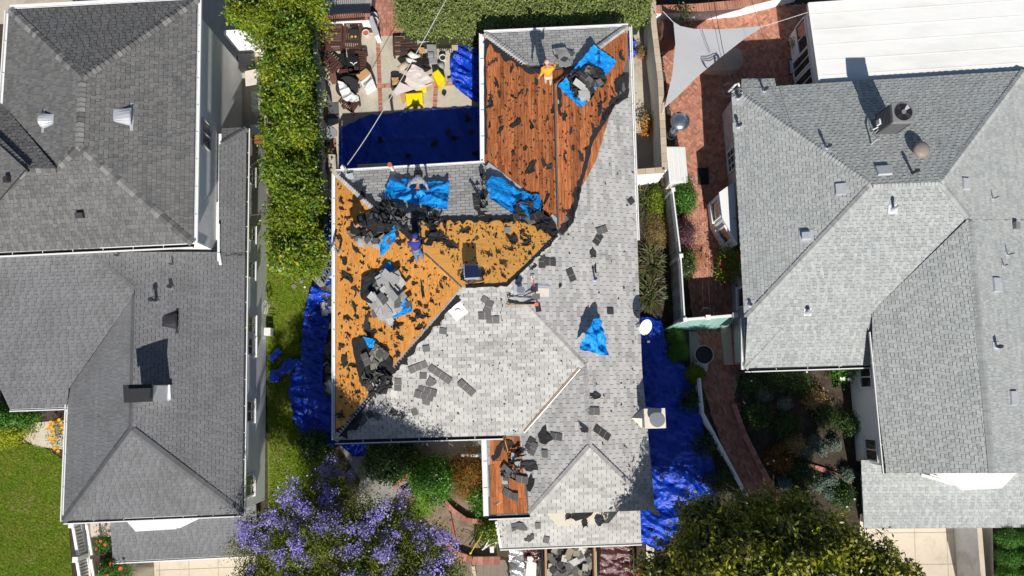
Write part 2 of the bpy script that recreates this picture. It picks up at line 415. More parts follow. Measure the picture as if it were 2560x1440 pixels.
    def gutter(s, a, b, z, side, w=.12, m=None, brackets=True, dark=False):
        A, B = P(*a, z), P(*b, z); d = (B - A).normalized(); o = V((d.y, -d.x, 0)) * side
        mb = MB(); up = V((0, 0, 1))
        mb.beam(A + o * w - up * .01, B + o * w - up * .01, .045, .1, up=up)
        mb.beam(A + o * .01 - up * .05, B + o * .01 - up * .05, .02, .1, m=1, up=up)
        mb.beam(A + o * w / 2 - up * .06, B + o * w / 2 - up * .06, w - .03, .012, m=1, up=up)
        n = int((B - A).length / 1.1)
        if brackets:
            for i in range(1, n): 
                p = A.lerp(B, i / n); mb.beam(p, p + o * w, .025, .012, up=up)
        return mb.build('gutter', [M['white_paint'], M['underlay'] if dark else M['white_paint']], s.root)
def inset(poly, d):
    n = len(poly); a = area2([(p.x, p.y) for p in poly]); out = []
    for i in range(n):
        p0, p1, p2 = poly[i - 1], poly[i], poly[(i + 1) % n]
        e1 = (p1 - p0); e1.z = 0; e1.normalize(); e2 = (p2 - p1); e2.z = 0; e2.normalize()
        s = 1 if a > 0 else -1
        n1 = V((-e1.y, e1.x, 0)) * s; n2 = V((-e2.y, e2.x, 0)) * s
        k = (n1 + n2); den = 1 + n1.dot(n2)
        out.append(p1 + k * (d / max(den, .3)))
    return out
class Wall:                                  # vertical plane through two plan points
    def __init__(s, a, b): s.a = V((a.x, a.y, 0)); s.b = V((b.x, b.y, 0)); s.d = (s.b - s.a).normalized(); s.n = V((s.d.y, -s.d.x, 0))
    def hit(s, px, py): d = ray(px, py); t = (s.a - CAM).dot(s.n) / d.dot(s.n); return CAM + d * t
def window(parent, wl, c, w_, h_, out=1, mull=1, hb=0, grid=None, sill=True, glass='glass', frame='white_paint', name='window'):
    n = wl.n * out; d = wl.d; up = V((0, 0, 1)); mb = MB(); fr = .07
    c = V(c) + n * .02
    for sx in (-1, 1): mb.beam(c + d * sx * (w_ / 2 - fr / 2) - up * h_ / 2, c + d * sx * (w_ / 2 - fr / 2) + up * h_ / 2, fr, .08, up=n)
    for sz in (-1, 1): mb.beam(c + up * sz * (h_ / 2 - fr / 2) - d * (w_ / 2 - fr), c + up * sz * (h_ / 2 - fr / 2) + d * (w_ / 2 - fr), .08, fr)
    if sill: mb.beam(c - up * (h_ / 2 + .03) - d * (w_ / 2 + .06) + n * .03, c - up * (h_ / 2 + .03) + d * (w_ / 2 + .06) + n * .03, .13, .05)
    for i in range(1, mull + 1):
        x = -w_ / 2 + w_ * i / (mull + 1); mb.beam(c + d * x - up * (h_ / 2 - fr), c + d * x + up * (h_ / 2 - fr), .04, .05, up=n)
    for i in range(1, hb + 1):
        z = -h_ / 2 + h_ * i / (hb + 1); mb.beam(c + up * z - d * (w_ / 2 - fr), c + up * z + d * (w_ / 2 - fr), .045, .03)
    f = mb.build(name, M[frame], parent)
    g = MB()
    for i in range(mull + 1):
        x0 = -w_ / 2 + w_ * i / (mull + 1) + .03; x1 = -w_ / 2 + w_ * (i + 1) / (mull + 1) - .03
        q = MB(); q.beam(c + d * x0 - n * .01, c + d * x1 - n * .01, .01, h_ - 2 * fr + .02)
        q.build('pane', M[glass], f)
    return f
def body(h, outline, z_top, z0, mt='stucco_white', ins=.4):
    pts = inset([P(a, b, z_top) for a, b in outline], ins)
    mb = MB(); mb.prism([V((p.x, p.y, z_top - .12)) for p in pts], V((0, 0, z_top - .12 - z0)))
    mb.build('wall', M[mt], h.root); return pts
TAB = dict(kind='tab', w=.375, exp=.156, gap=.022, rg=.005, t=.013, tones=(-.2, -.1, -.03, 0, .04, .08, .12), m=0)
ARL = dict(kind='arch', exp=.15, gap=.007, rg=.017, t=.02, tones=(-.06, -.03, 0, .03, .08), m=0)
ARU = dict(kind='arch', exp=.17, gap=.016, rg=.016, t=.017, tones=(-.16, -.07, 0, .06, .12), m=1)
ARR = dict(kind='arch', exp=.15, gap=.008, rg=.017, t=.02, tones=(-.13, -.06, -.02, .03, .06, .1), m=0)
def anyin(*polys): return lambda q: any(inside(q, p) for p in polys)
# ===== centre house =====
Z = 3.4
C = House('half_reroofed_house', P(1200, 800, 0), 'centre house with half stripped hip roof, orange plywood, bare planks and grey shingles')
cW = Pl((840, 432), (838, 1100), Z, .38, (1155, 718)); cN = Pl((840, 432), (1208, 410), Z, .38, (1155, 718))
cS = Pl((838, 1100), (1255, 1088), Z, .34, (1155, 718)); nW = Pl((1212, 410), (1210, 85), Z, .38, (1385, 300))
nN = Pl((1212, 85), (1568, 68), Z, .38, (1385, 210)); cE = Pl((1570, 66), (1600, 800), Z, .38, (1385, 400))
sW = Pl((1312, 1083), (1322, 1285), Z, .38, (1470, 1100)); sS = Pl((1325, 1285), (1637, 1275), Z, .38, (1475, 1118))
pS = Pl((1222, 1288), (1322, 1285), 2.75, .38, (1270, 1235)); gA = Pl((1250, 1368), (1603, 1355), .45, .33, (1400, 1290))
X_N = [(1030, 552), (1075, 560), (1085, 548), (1300, 545), (1330, 520), (1400, 575), (1275, 722), (1150, 730), (1030, 600)]
X_CE = [(1380, 200), (1500, 135), (1580, 70), (1568, 236), (1532, 258), (1512, 300), (1478, 350), (1462, 420), (1446, 470), (1425, 560), (1395, 600), (1380, 500)]
X_SW = [(1228, 1140), (1250, 1135), (1262, 1095), (1296, 1095), (1300, 1150), (1318, 1190), (1322, 1290), (1215, 1295)]
X_W = [(830, 425), (1160, 712), (1140, 745), (1000, 905), (870, 1062), (848, 1072), (842, 1085), (826, 1110)]
HB = MB()                                    # small hole sides come with the deck
C.face(cW, [(840, 432), (1155, 718), (838, 1100)], TAB, anyin(X_W))
C.face(cN, [(840, 432), (1208, 410), (1395, 580), (1270, 714), (1155, 718)], dict(TAB, rg=.02), anyin(X_N))  # wider row gaps: shade under north-facing butt edges put into the shape
C.face(cS, [(838, 1100), (1155, 718), (1270, 714), (1462, 915), (1312, 1083), (1255, 1088)], TAB)
C.face(nW, [(1212, 410), (1212, 85), (1385, 210), (1397, 575)])
C.face(nN, [(1212, 85), (1568, 68), (1385, 210)], dict(TAB, rg=.02), anyin([(1300, 168), (1490, 160), (1470, 230), (1330, 230)]))  # row gaps widened here too, standing in for butt edge shade
C.face(cE, [(1385, 210), (1568, 68), (1592, 577), (1395, 580)], TAB, anyin(X_CE))
C.face(cE, [(1395, 580), (1592, 577), (1604, 915), (1462, 915), (1270, 714)], TAB, anyin(X_CE))
C.face(cE, [(1462, 915), (1604, 915), (1637, 1275), (1475, 1118)], TAB)
C.face(sW, [(1312, 1083), (1462, 915), (1475, 1118), (1325, 1283)], TAB, anyin(X_SW))
C.face(sW, [(1217, 1090), (1312, 1083), (1325, 1283), (1222, 1288)], TAB, anyin(X_SW))
C.face(sS, [(1325, 1285), (1637, 1275), (1475, 1118)], TAB)
C.face(pS, [(1236, 1262), (1322, 1259), (1322, 1215), (1270, 1235)])
C.face(gA, [(1250, 1368), (1603, 1355), (1600, 1270), (1240, 1270)], TAB)
C.roof_part([M['roof_underlay_grey']])
C.shingles([M['shingle_centre']])
cm = M['shingle_centre']
C.caps(cN, cS, (1155, 718), (1270, 714), cm, skip=anyin([(1215, 700), (1240, 700), (1240, 730), (1215, 730)]))
C.caps(cW, cS, (838, 1100), (1155, 718), cm); C.caps(cN, cW, (840, 432), (990, 571), cm)
C.caps(cS, cE, (1270, 714), (1462, 915), cm, w=.12); C.caps(cN, cE, (1395, 585), (1270, 714), cm)
C.caps(sW, cE, (1462, 915), (1475, 1118), cm, w=.08); C.caps(sS, sW, (1325, 1285), (1475, 1118), cm); C.caps(sS, cE, (1637, 1275), (1475, 1118), cm)
C.caps(nN, nW, (1212, 85), (1316, 162), cm); C.caps(nN, cE, (1568, 68), (1470, 140), cm)
def boards(pl, poly, along, width, m, skip=None, maxlen=3.2, t=.02, name='plank', tones=(-.3, -.15, 0, 0, .12, .25), gap=.012):
    w3 = [pl.hit(*q) for q in poly]; uv = [pl.uv(p) for p in w3]
    if area2(uv) < 0: uv = uv[::-1]
    lo = [min(p[k] for p in uv) for k in (0, 1)]; hi = [max(p[k] for p in uv) for k in (0, 1)]
    ac = 1 - along; x = lo[ac]
    while x < hi[ac]:
        y = lo[along] - R.uniform(0, maxlen)
        while y < hi[along]:
            L_ = maxlen * R.uniform(.6, 1)
            if along == 1: sub = [(x, y), (x + width - gap, y), (x + width - gap, y + L_ - gap), (x, y + L_ - gap)]
            else: sub = [(y, x), (y + L_ - gap, x), (y + L_ - gap, x + width - gap), (y, x + width - gap)]
            c = clip(sub, uv)
            if c and abs(area2(c)) > .01 and (skip is None or not skip(c)):
                h = .016 + t + R.uniform(0, .004)
                mb = MB(); mb.prism([pl.pt(a, b, h) for a, b in c], pl.n * t, R.choice(tones) + R.gauss(0, .04)); mb.build(name, m, C.roof)
            y += L_
        x += width
mp_ = M['plank']
boards(nW, [(1212, 408), (1212, 87), (1383, 210), (1396, 572)], 0, .157, mp_)
boards(nN, [(1335, 180), (1450, 172), (1388, 214)], 0, .157, mp_)
boards(cE, [(1387, 212), (1566, 75), (1570, 250), (1490, 400), (1440, 565), (1398, 577)], 0, .157, mp_)
boards(cW, [(841, 434), (1153, 718), (841, 1096)], 0, 1.2, M['ply_orange'], None, 2.4, .013, 'plywood_sheet', (-.1, 0, 0, .06), .006)
boards(cN, [(1063, 548), (1398, 548), (1393, 583), (1268, 713), (1157, 717), (1030, 600)], 0, 1.2, M['ply_tan'], None, 2.4, .013, 'plywood_sheet', (-.1, 0, 0, .06), .006)
boards(sW, [(1226, 1092), (1300, 1092), (1320, 1282), (1227, 1284)], 0, .3, M['plank'], None, 1.8, .02, 'plank', (-.2, 0, .3, .5))
boards(pS, [(1240, 1262), (1320, 1259), (1321, 1218), (1272, 1236)], 0, .19, M['beam_wood'], None, 1.8, .02, 'plank', (-.1, 0, .3))
# valley flashing
def strip(pl, pts, w_, m, name, h=.02, parent=None, t=.01, **k):
    mb = MB(); q = [pl.hit(*p, h) for p in pts]
    for a, b in zip(q, q[1:]): mb.beam(a, b, w_, t, up=pl.n)
    return mb.build(name, m, parent if parent is not None else C.root, **k)
strip(nW, [(1218, 412), (1316, 487)], .26, M['flashing'], 'valley_flashing', h=.05, parent=C.roof, label='bare pale metal valley flashing')
strip(nW, [(1376, 540), (1400, 560)], .24, M['flashing'], 'valley_flashing', h=.07, parent=C.roof)
strip(cS, [(1451, 922), (1311, 1082)], .05, M['white_paint'], 'valley_flashing', h=.06, parent=C.roof)
strip(cS, [(1447, 919), (1309, 1078)], .03, M['beam_wood'], 'valley_trim', h=.05, parent=C.roof)
C.gutter((838, 434), (838, 1100), Z, 1); C.gutter((838, 1101), (1257, 1089), Z, 1, .14, dark=True); C.gutter((1210, 84), (1213, 408), Z, 1, .2)
C.gutter((1210, 83), (1570, 66), Z, -1, .1); C.gutter((1573, 66), (1592, 600), Z, -1, .1); C.gutter((840, 431), (1208, 409), Z, -1, .1)
C.gutter((1216, 1090), (1222, 1290), 2.75, 1, .2); C.gutter((1222, 1290), (1325, 1286), 2.75, 1, .14, dark=True); C.gutter((1250, 1369), (1604, 1356), .45, 1, .1)
g = MB()
for k, (x0, x1) in enumerate(((1250, 1286), (1291, 1320))): g.beam(P(x0, 1268, 2.86), P(x0, 1284, 2.78), .05, .1)
g.beam(P(1246, 1284, 2.74), P(1322, 1281, 2.74), .06, .1); g.build('rafter', M['white_paint'], C.root)
mb = MB(); mb.prism(PP([(1222, 1288), (1322, 1285), (1322, 1262), (1236, 1262)], 2.6), V((0, 0, .05))); mb.build('soffit', M['concrete'], C.root)
body(C, [(840, 434), (1208, 412), (1212, 88), (1568, 70), (1598, 800), (1635, 1272), (1325, 1283), (1322, 1090), (838, 1098)], Z - .03, 0, 'cream_paint', .45)
body(C, [(1250, 1366), (1600, 1353), (1598, 1200), (1245, 1200)], .45, -2.2, 'cream_paint', .2)
# porch post and handrail
mb = MB(); mb.beam(P(1153, 1139, 1.0), P(1215, 1140, 1.0), .1, .08); mb.beam(P(1153, 1137, .9), P(1215, 1135, .9), .06, .06); mb.beam(P(1155, 1139, 0), P(1155, 1139, 1.0), .09, .09); mb.build('handrail', M['white_paint'], C.root)
mb = MB(); mb.beam(P(1240, 1302, .9), P(1252, 1368, .55), .1, .16); mb.beam(P(1228, 1357, 0.2), P(1252, 1357, .2), .06, .1); mb.build('fascia', M['white_paint'], C.root)
# bay roof under the front hip, peeling
mb = MB(); mb.prism(PP([(1362, 1280), (1550, 1274), (1522, 1308), (1395, 1316)], 2.7), V((0, 0, .1))); bay = mb.build('bay_roof', M['cream_paint'], C.root, label='cream bay window roof with torn felt')
mb = MB(); mb.prism(PP([(1372, 1270), (1540, 1264), (1514, 1300), (1400, 1306)], 2.6), V((0, 0, 2.0))); mb.build('bay_wall', M['cream_paint'], C.root)
# chimney
mb = MB(); c0 = P(1632, 1050, 3.0); tz = 4.3
mb.box((P(1637, 1046, tz).x - .0, P(1637, 1046, tz).y, tz / 2), (.8, .74, tz), 0.03); ch = mb.build('chimney', M['stucco_grey'], C.root)
mb = MB(); q = P(1637, 1046, tz + .05); mb.box(q, (.86, .8, .08), .03); mb.build('chimney_cap', M['cream_paint'], ch)
mb = MB(); mb.tube([P(1641, 1048, tz + .08), P(1643, 1049, tz + .38)], .26, 24); mb.tube([P(1643, 1049, tz + .38), P(1643, 1049, tz + .44)], [.31, .28], 24, .1); mb.build('chimney_flue', M['galv'], ch)
mb = MB(); a = cE.hit(1579, 1045, .03); b_ = cE.hit(1604, 1022, .03) ; c_ = cE.hit(1604, 1070, .03); d_ = V((c0.x - .3, c0.y, a.z + .05))
mb.add([a, b_, c_, (b_ + c_) / 2 + V((.1, 0, .42))], [[0, 1, 3], [2, 0, 3], [1, 2, 3]]); mb.build('chimney_cricket', M['cream_paint'], ch)
# skylight shaft, vents
mb = MB(); 
def roofbox(pl, c, su, sv, h, m, name, parent, base=True, label=None, ins=1.0, mm=None):
    q = pl.hit(*c, 0); mb = MB(); lo = []; hi = []
    for a, b in ((-1, -1), (1, -1), (1, 1), (-1, 1)):
        p = q + pl.u * a * su / 2 + pl.v * b * sv / 2
        lo.append(p + pl.n * .01); hi.append(q + pl.u * a * su * ins / 2 + pl.v * b * sv * ins / 2 + pl.n * h)
    f = [[4, 5, 6, 7], [0, 1, 5, 4], [1, 2, 6, 5], [2, 3, 7, 6], [3, 0, 4, 7]]
    if pl.u.cross(pl.v).dot(pl.n) < 0: f = [k[::-1] for k in f]
    mb.add(lo + hi, f); o = mb.build(name, M[m], parent, label=label)
    if base:
        b2 = MB(); b2.prism([q + pl.u * a * (su / 2 + .12) + pl.v * b * (sv / 2 + .12) + pl.n * .04 for a, b in ((-1, -1), (1, -1), (1, 1), (-1, 1))], pl.n * .015); b2.build('flashing_skirt', M['flashing'], o if o.parent else None)
    return o
def pipe(pl, base, h, r, m, root, top=None, cap=None, plate=.22, lab=None, platem='flashing'):
    q = pl.hit(*base, .02); up = V((0, 0, 1)); t = q + up * h if top is None else P(*top, q.z + h)
    mb = MB(); mb.tube([q, t], r, 12); o = mb.build('vent_pipe', M[m], root, label=lab, smooth=False)
    if cap: k = MB(); k.tube([t - up * .02, t + up * cap[1]], [cap[0], cap[0] * .8], 16); k.build('pipe_cap', M[cap[2]], o)
    if plate:
        k = MB(); k.prism([q + pl.u * a * plate + pl.v * b * plate + pl.n * .02 for a, b in ((-1, -1), (1, -1), (1, 1), (-1, 1))], pl.n * .02); k.build('flashing_plate', M[platem], o)
        k = MB(); k.tube([q, q + up * .1], [r * 2, r * 1.1], 12); k.build('pipe_boot', M[platem], o)
    return o
o = roofbox(cN, (1178, 684), .56, .42, .42, 'flashing', 'solar_vent', C.root, label='square solar powered roof vent'); 
q = cN.hit(1178, 684); mb = MB(); tz = q.z + .52; mb.prism(PP([(1162, 664), (1196, 664), (1196, 693), (1162, 695)], tz), V((0, 0, .05))); sp = mb.build('solar_panel', M['solar'], o)
mb = MB(); mb.beam(P(1161, 697, tz - .03), P(1197, 695, tz - .03), .05, .08); mb.build('panel_frame', M['flashing'], o)
pipe(cE, (1301, 729), .45, .1, 'galv', C.root, cap=(.17, .12, 'galv'), plate=.3)
pipe(cE, (1487, 700), .5, .04, 'dark_metal', C.root, plate=.16, cap=(.06, .05, 'dark_metal'))
roofbox(cE, (1354, 731), .34, .62, .05, 'cream_paint', 'chimney_patch', C.root, label='weathered square roof patch')
mb = MB(); q = cN.hit(1235, 455); 
o = pipe(cN, (981, 424), .75, .07, 'white_plastic', C.root, cap=(.11, .06, 'terracotta'), plate=0, lab='white pipe with rust red cap')
mb = MB(); mb.prism(PP([(895, 420), (975, 414), (975, 407), (893, 411)], 3.0), V((0, 0, .04))); mb.build('lower_eave', M['shingle_centre'], C.root)
pipe(cN, (868, 436), .9, .035, 'galv', C.root, cap=(.09, .15, 'white_plastic'), plate=.0, lab='service mast with white weatherhead')
mb = MB(); q = cN.hit(872, 440, .03); mb.box(q + V((.05, -.05, .03)), (.34, .3, .04), .3); mb.box(q + V((-.1, .22, .5)), (.12, .3, .1), .6, m=0); mb.build('mast_flashing', M['flashing'], C.root)
# torn metal vent plates
def plate(pl, c, s_, ang, m, name, lab, cat='flashing', hump=.0, grp=None):
    q = pl.hit(*c, .04); mb = MB(); ca, sa = math.cos(ang), math.sin(ang); U = pl.u * ca + pl.v * sa; W = -pl.u * sa + pl.v * ca
    mb.prism([q + U * a * s_[0] / 2 + W * b * s_[1] / 2 for a, b in ((-1, -1), (1, -1), (1, 1), (-1, 1))], pl.n * .015)
    if hump: mb.tube([q, q + pl.n * hump], [.16, .1], 10)
    return mb.build(name, M[m], None, label=lab, cat=cat, group=grp)
plate(cS, (1145, 778), (.62, .58), .65, 'white_paint', 'metal_flashing_plate', 'square white metal flashing with a collar lying on the grey slope', hump=.09)
plate(cW, (968, 722), (.55, .3), .9, 'flashing', 'metal_flashing_plate', 'pale blue grey bent metal flashing on the largest grey shingle pile', hump=.1)
# ===== left house =====
Lh = House('left_two_storey_house', P(300, 800, 0), 'left two storey stucco house with dark grey hip roofs and white gutters')
ZU = 6.2
uN = Pl((25, 25), (492, 0), ZU, .4, (205, 195)); uE = Pl((492, 0), (482, 608), ZU, .38, (200, 300)); uS = Pl((482, 608), (0, 630), ZU, .38, (100, 420))
uW = Pl((25, 25), (8, 262), ZU, .365, (205, 190)); uXN = Pl((8, 262), (-100, 268), ZU, .39, (65, 422)); uXW = Pl((-125, 250), (-125, 640), ZU, .38, (65, 422))
up_ = dict(ARU)
up2 = dict(ARU, rg=.04, gap=.02); Lh.face(uN, [(25, 25), (492, 0), (206, 195)], up2); Lh.face(uE, [(492, 0), (482, 608), (197, 365), (206, 195)], up_)  # up2: wide dark row gaps stand in for butt edge shade on north slopes
Lh.face(uW, [(25, 25), (206, 195), (197, 365), (140, 420), (8, 262)], up_); Lh.face(uXN, [(8, 262), (140, 420), (65, 422), (-125, 250)], up2)
Lh.face(uXW, [(-125, 250), (65, 422), (-125, 640)], up_); Lh.face(uS, [(-125, 636), (100, 626), (140, 422), (65, 422)], up_); Lh.face(uS, [(100, 626), (482, 608), (197, 365), (140, 422)], up_)
ZL = 3.3
lE = Pl((617, 330), (605, 1283), ZL, .33, (330, 900)); lW = Pl((172, 980), (160, 1302), ZL, .375, (330, 1070)); lS = Pl((160, 1302), (605, 1283), ZL, .38, (330, 1075))
lP = Pl((25, 1022), (168, 1017), ZL, .27, (240, 640)); lN = Pl((560, 321), (617, 318), ZL, .38, (560, 357)); lG = Pl((283, 1403), (640, 1385), .4, .33, (400, 1300))
Lh.face(lE, [(547, 362), (617, 325), (612, 640), (547, 640)], ARL); Lh.face(lE, [(235, 630), (612, 630), (611, 715), (338, 715)], ARL)
Lh.face(lE, [(338, 715), (611, 715), (605, 1283), (330, 1075)], ARL); Lh.face(lW, [(172, 972), (335, 735), (330, 1075), (160, 1302)], ARL)
Lh.face(lP, [(-60, 632), (235, 610), (338, 715), (335, 738), (172, 972), (-60, 975)], ARL); Lh.face(lP, [(2, 973), (172, 972), (168, 1017), (25, 1022)], ARL)
Lh.face(lS, [(160, 1302), (605, 1283), (330, 1075)], ARL); Lh.face(lN, [(554, 321), (617, 318), (554, 360)], ARL); Lh.face(lG, [(272, 1260), (640, 1250), (645, 1385), (283, 1403)], ARL)
Lh.roof_part([M['underlay']]); Lh.shingles([M['shingle_left'], M['shingle_upper']])
su, sl = M['shingle_upper'], M['shingle_left']
for a, b, p, q in ((uN, uW, (25, 25), (206, 195)), (uN, uE, (492, 0), (206, 195)), (uE, uW, (206, 195), (197, 365)), (uE, uS, (482, 608), (197, 365)), (uW, uS, (140, 422), (197, 365)), (uXN, uS, (140, 422), (65, 422)), (uXN, uXW, (-20, 340), (65, 422)), (uXW, uS, (-20, 508), (65, 422))):
    Lh.caps(a, b, p, q, su, w=.16, step=.2, tones=(-.3, -.1, 0, .25, .45))
for a, b, p, q in ((lE, lW, (338, 735), (330, 1075)), (lE, lS, (605, 1283), (330, 1075)), (lW, lS, (160, 1302), (330, 1075)), (lE, lP, (235, 628), (338, 718)), (lN, lE, (617, 322), (554, 360))):
    Lh.caps(a, b, p, q, sl, w=.15, tones=(-.25, -.2, -.15))
Lh.gutter((25, 22), (492, -3), ZU, -1, .13); Lh.gutter((495, 0), (485, 608), ZU, -1, .13); Lh.gutter((-120, 638), (484, 610), ZU, 1, .14, dark=True); Lh.gutter((22, 25), (6, 264), ZU, 1, .13)
Lh.gutter((619, 322), (607, 1284), ZL, -1, .09, dark=True); Lh.gutter((160, 1304), (607, 1285), ZL, 1, .09, dark=True); Lh.gutter((171, 978), (158, 1304), ZL, 1, .09); Lh.gutter((25, 1023), (168, 1018), ZL, 1, .09); Lh.gutter((283, 1404), (645, 1386), .4, 1, .08)
ub = body(Lh, [(25, 27), (490, 2), (480, 606), (-120, 634), (-120, 262), (8, 262)], ZU, 0, 'stucco_white', .2)
lb = body(Lh, [(540, 330), (615, 326), (603, 1280), (162, 1300), (173, 1010), (27, 1020), (2, 700), (2, 640), (400, 640), (540, 500)], ZL - .03, 0, 'stucco_white', .05)
body(Lh, [(285, 1400), (640, 1384), (640, 1200), (275, 1200)], .4, -2.2, 'stucco_white', .2)
wl = Wall(ub[1], ub[2]); q = wl.hit(514, 336); window(Lh.root, wl, q, 1.2, 1.0, -1 if wl.n.x < 0 else 1, 1, glass='glass_curtain', frame='stucco_grey', sill=False)
wl = Wall(lb[1], lb[2]); sg = 1 if wl.n.x > 0 else -1
for (x, y, ww, hh) in ((626, 437, .8, .9), (627, 583, .7, .9), (626, 674, .75, .9), (627, 812, .8, 1.0), (627, 866, .8, 1.0), (624, 1028, .95, 1.0), (622, 1213, .95, 1.1)):
    q = wl.hit(x, y); window(Lh.root, wl, V((q.x, q.y, max(1.2, min(q.z, 2.5)))), ww, hh, sg, 1, glass='glass_curtain')
# bay over the garage roof
mb = MB(); mb.prism(PP([(305, 1290), (500, 1284), (438, 1323), (339, 1329)], 2.75), V((0, 0, .09))); mb.build('bay_roof', M['white_paint'], Lh.root)
bw = PP([(310, 1270), (480, 1265), (436, 1316), (342, 1322)], 2.65); mb = MB(); mb.prism(bw, V((0, 0, 2.2))); mb.build('bay_wall', M['stucco_white'], Lh.root)
mb = MB(); mb.beam(P(447, 1318, 2.3), P(505, 1290, 2.3), .1, .1); mb.beam(P(447, 1318, 1.4), P(505, 1290, 1.4), .1, .1); mb.beam(P(462, 1311, 2.3), P(462, 1311, 1.4), .06, .06); mb.build('bay_window_frame', M['white_paint'], Lh.root)
# white trim and downpipe under the upper storey
mb = MB(); q = V((ub[2].x + .02, ub[2].y, 0)); mb.beam(V((q.x, q.y, 4.5)), V((q.x, q.y, 6.0)), .06, .06); mb.beam(P(547, 560, 3.8), P(547, 652, 3.75), .1, .08); mb.beam(P(547, 632, 3.8), P(552, 662, 3.6), .1, .08); mb.build('downpipe', M['white_paint'], Lh.root)
def hood_vent(pl, c, dirv, w_, L_, h, m, lab, root, fin='black_plastic'):
    q = pl.hit(*c, .02); d = (pl.u * dirv[0] + pl.v * dirv[1]).normalized(); s_ = pl.n.cross(d); mb = MB(); seg = 8
    A = []; 
    for k in range(seg + 1):
        a = math.pi * k / seg; A.append(q + d * L_ / 2 + s_ * math.cos(a) * w_ / 2 + pl.n * math.sin(a) * h)
    B = [q - d * L_ / 2 + s_ * math.cos(math.pi * k / seg) * w_ * .32 for k in range(seg + 1)]
    mb.add(A + B, [[k, k + 1, seg + 2 + k, seg + 1 + k] for k in range(seg)] + [[k + seg + 1, k + seg + 2, k + 1, k] for k in range(0)])
    o = mb.build('dormer_vent', M[m], root, label=lab)
    f = MB(); f.add([p - d * .02 for p in A] + [q + d * (L_ / 2 - .02)], [[k, k + 1, seg + 1] for k in range(seg)]); f.build('vent_opening', M[fin], o)
    f = MB()
    for k in range(4): hh = h * (.15 + .2 * k); ww = w_ * math.sqrt(max(.05, 1 - (hh / h) ** 2)) / 2; c2 = q + d * (L_ / 2 + .005) + pl.n * hh; f.beam(c2 - s_ * ww, c2 + s_ * ww, .05, .02, up=pl.n)
    f.build('louvre', M[m], o)
    f = MB(); c2 = q + d * (L_ / 2 + .04) - pl.n * .0; f.beam(c2 - s_ * w_ * .75, c2 + s_ * w_ * .75, .12, .015, up=pl.n); f.build('flashing_skirt', M[m], o)
hood_vent(uW, (122, 300), (0, -1), .62, .5, .3, 'flashing', 'silver half round dormer vent west of the ridge', Lh.root)
hood_vent(uE, (305, 290), (0, -1), .75, .62, .34, 'flashing', 'silver half round dormer vent with louvres east of the ridge', Lh.root)
hood_vent(lE, (423, 802), (0, -1), .7, .55, .3, 'dark_metal', 'dark painted half round dormer vent', Lh.root)
def small_vents(root, pl, lst, m='dark_metal', pm='flashing'):
    for (x, y, h, r, cr, pl_) in lst: pipe(pl, (x, y), h, r, m, root, cap=(cr, .1, m) if cr else None, plate=pl_, platem=pm)
small_vents(Lh.root, lE, [(392, 752, .55, .06, .1, .16), (428, 718, .3, .07, 0, .12), (432, 662, .35, .03, 0, .1), (297, 640, .3, .04, 0, .12)], 'dark_metal', 'shingle_left')
roofbox(uS, (203, 537), .3, .22, .2, 'dark_metal', 'roof_vent', Lh.root, base=False); roofbox(uXW, (24, 450), .22, .22, .2, 'dark_metal', 'roof_vent', Lh.root, base=False)
# chimney with a flat metal hood
q = lE.hit(405, 981); cx, cy = q.x, q.y; tz = 6.0
hd = P(345, 984, tz)
mb = MB(); mb.box(((hd.x), hd.y, 3.5), (.95, .62, 4.6), .02); ch = mb.build('chimney', M['stucco_white'], Lh.root)
mb = MB(); mb.prism(PP([(307, 962), (383, 960), (380, 1004), (310, 1007)], tz - .05), V((0, 0, .06))); mb.prism(PP([(316, 972), (376, 970), (374, 995), (318, 996)], tz + .12), V((0, 0, .2))); mb.build('chimney_hood', M['dark_metal'], ch)
mb = MB(); q1 = lE.hit(405, 981, .3); mb.prism([lE.hit(*k, .25) for k in ((383, 963), (425, 962), (427, 998), (383, 1000))], V((0, 0, .3))); mb.build('chimney_saddle', M['white_paint'], ch)
# ===== right house =====
Rh = House('right_green_grey_roof_house', P(2100, 700, 0), 'right stucco house with pale green grey shingle roofs and a flat white roof')
ZR = 3.3
rN = Pl((1835, 222), (2560, 175), ZR, .38, (2250, 460)); rW = Pl((1830, 240), (1860, 790), ZR, .38, (2180, 462)); rS = Pl((1860, 922), (2175, 912), 2.6, .355, (2250, 460))
rP = Pl((1862, 795), (1862, 922), 2.6, .36, (1975, 800)); rF = Pl((2180, 912), (2215, 1183), ZR, .36, (2450, 900)); rX = Pl((2620, 455), (2680, 1183), ZR - .33, .38, (2450, 900)); rG = Pl((2160, 1320), (2560, 1318), .4, .33, (2300, 1200))
Rh.face(rN, [(1828, 222), (2560, 177), (2350, 455), (2180, 462)], dict(ARR, rg=.035))  # north slope: butt edge shade drawn as wider dark row gaps
Rh.face(rN, [(1853, 220), (1853, 198), (1936, 196), (1940, 215)], ARR)
Rh.face(rW, [(1828, 222), (2180, 462), (1868, 793), (1860, 793)], ARR)
Rh.face(rS, [(1868, 793), (2180, 462), (2350, 455), (2422, 545), (2180, 780)], ARR); Rh.face(rS, [(1975, 793), (1868, 793), (2180, 780), (2175, 912), (1862, 920)][1:], ARR)
Rh.face(rP, [(1862, 795), (1975, 800), (1862, 920)], ARR, dz=.02)
Rh.face(rF, [(2180, 780), (2422, 545), (2482, 1183), (2215, 1183), (2182, 905)], ARR)
Rh.face(rX, [(2350, 455), (2560, 175), (2595, 175), (2628, 551), (2425, 551)], ARR); Rh.face(rX, [(2425, 548), (2628, 548), (2680, 1183), (2480, 1183)], ARR)
Rh.face(rG, [(2152, 1150), (2620, 1150), (2620, 1318), (2160, 1322)], ARR)
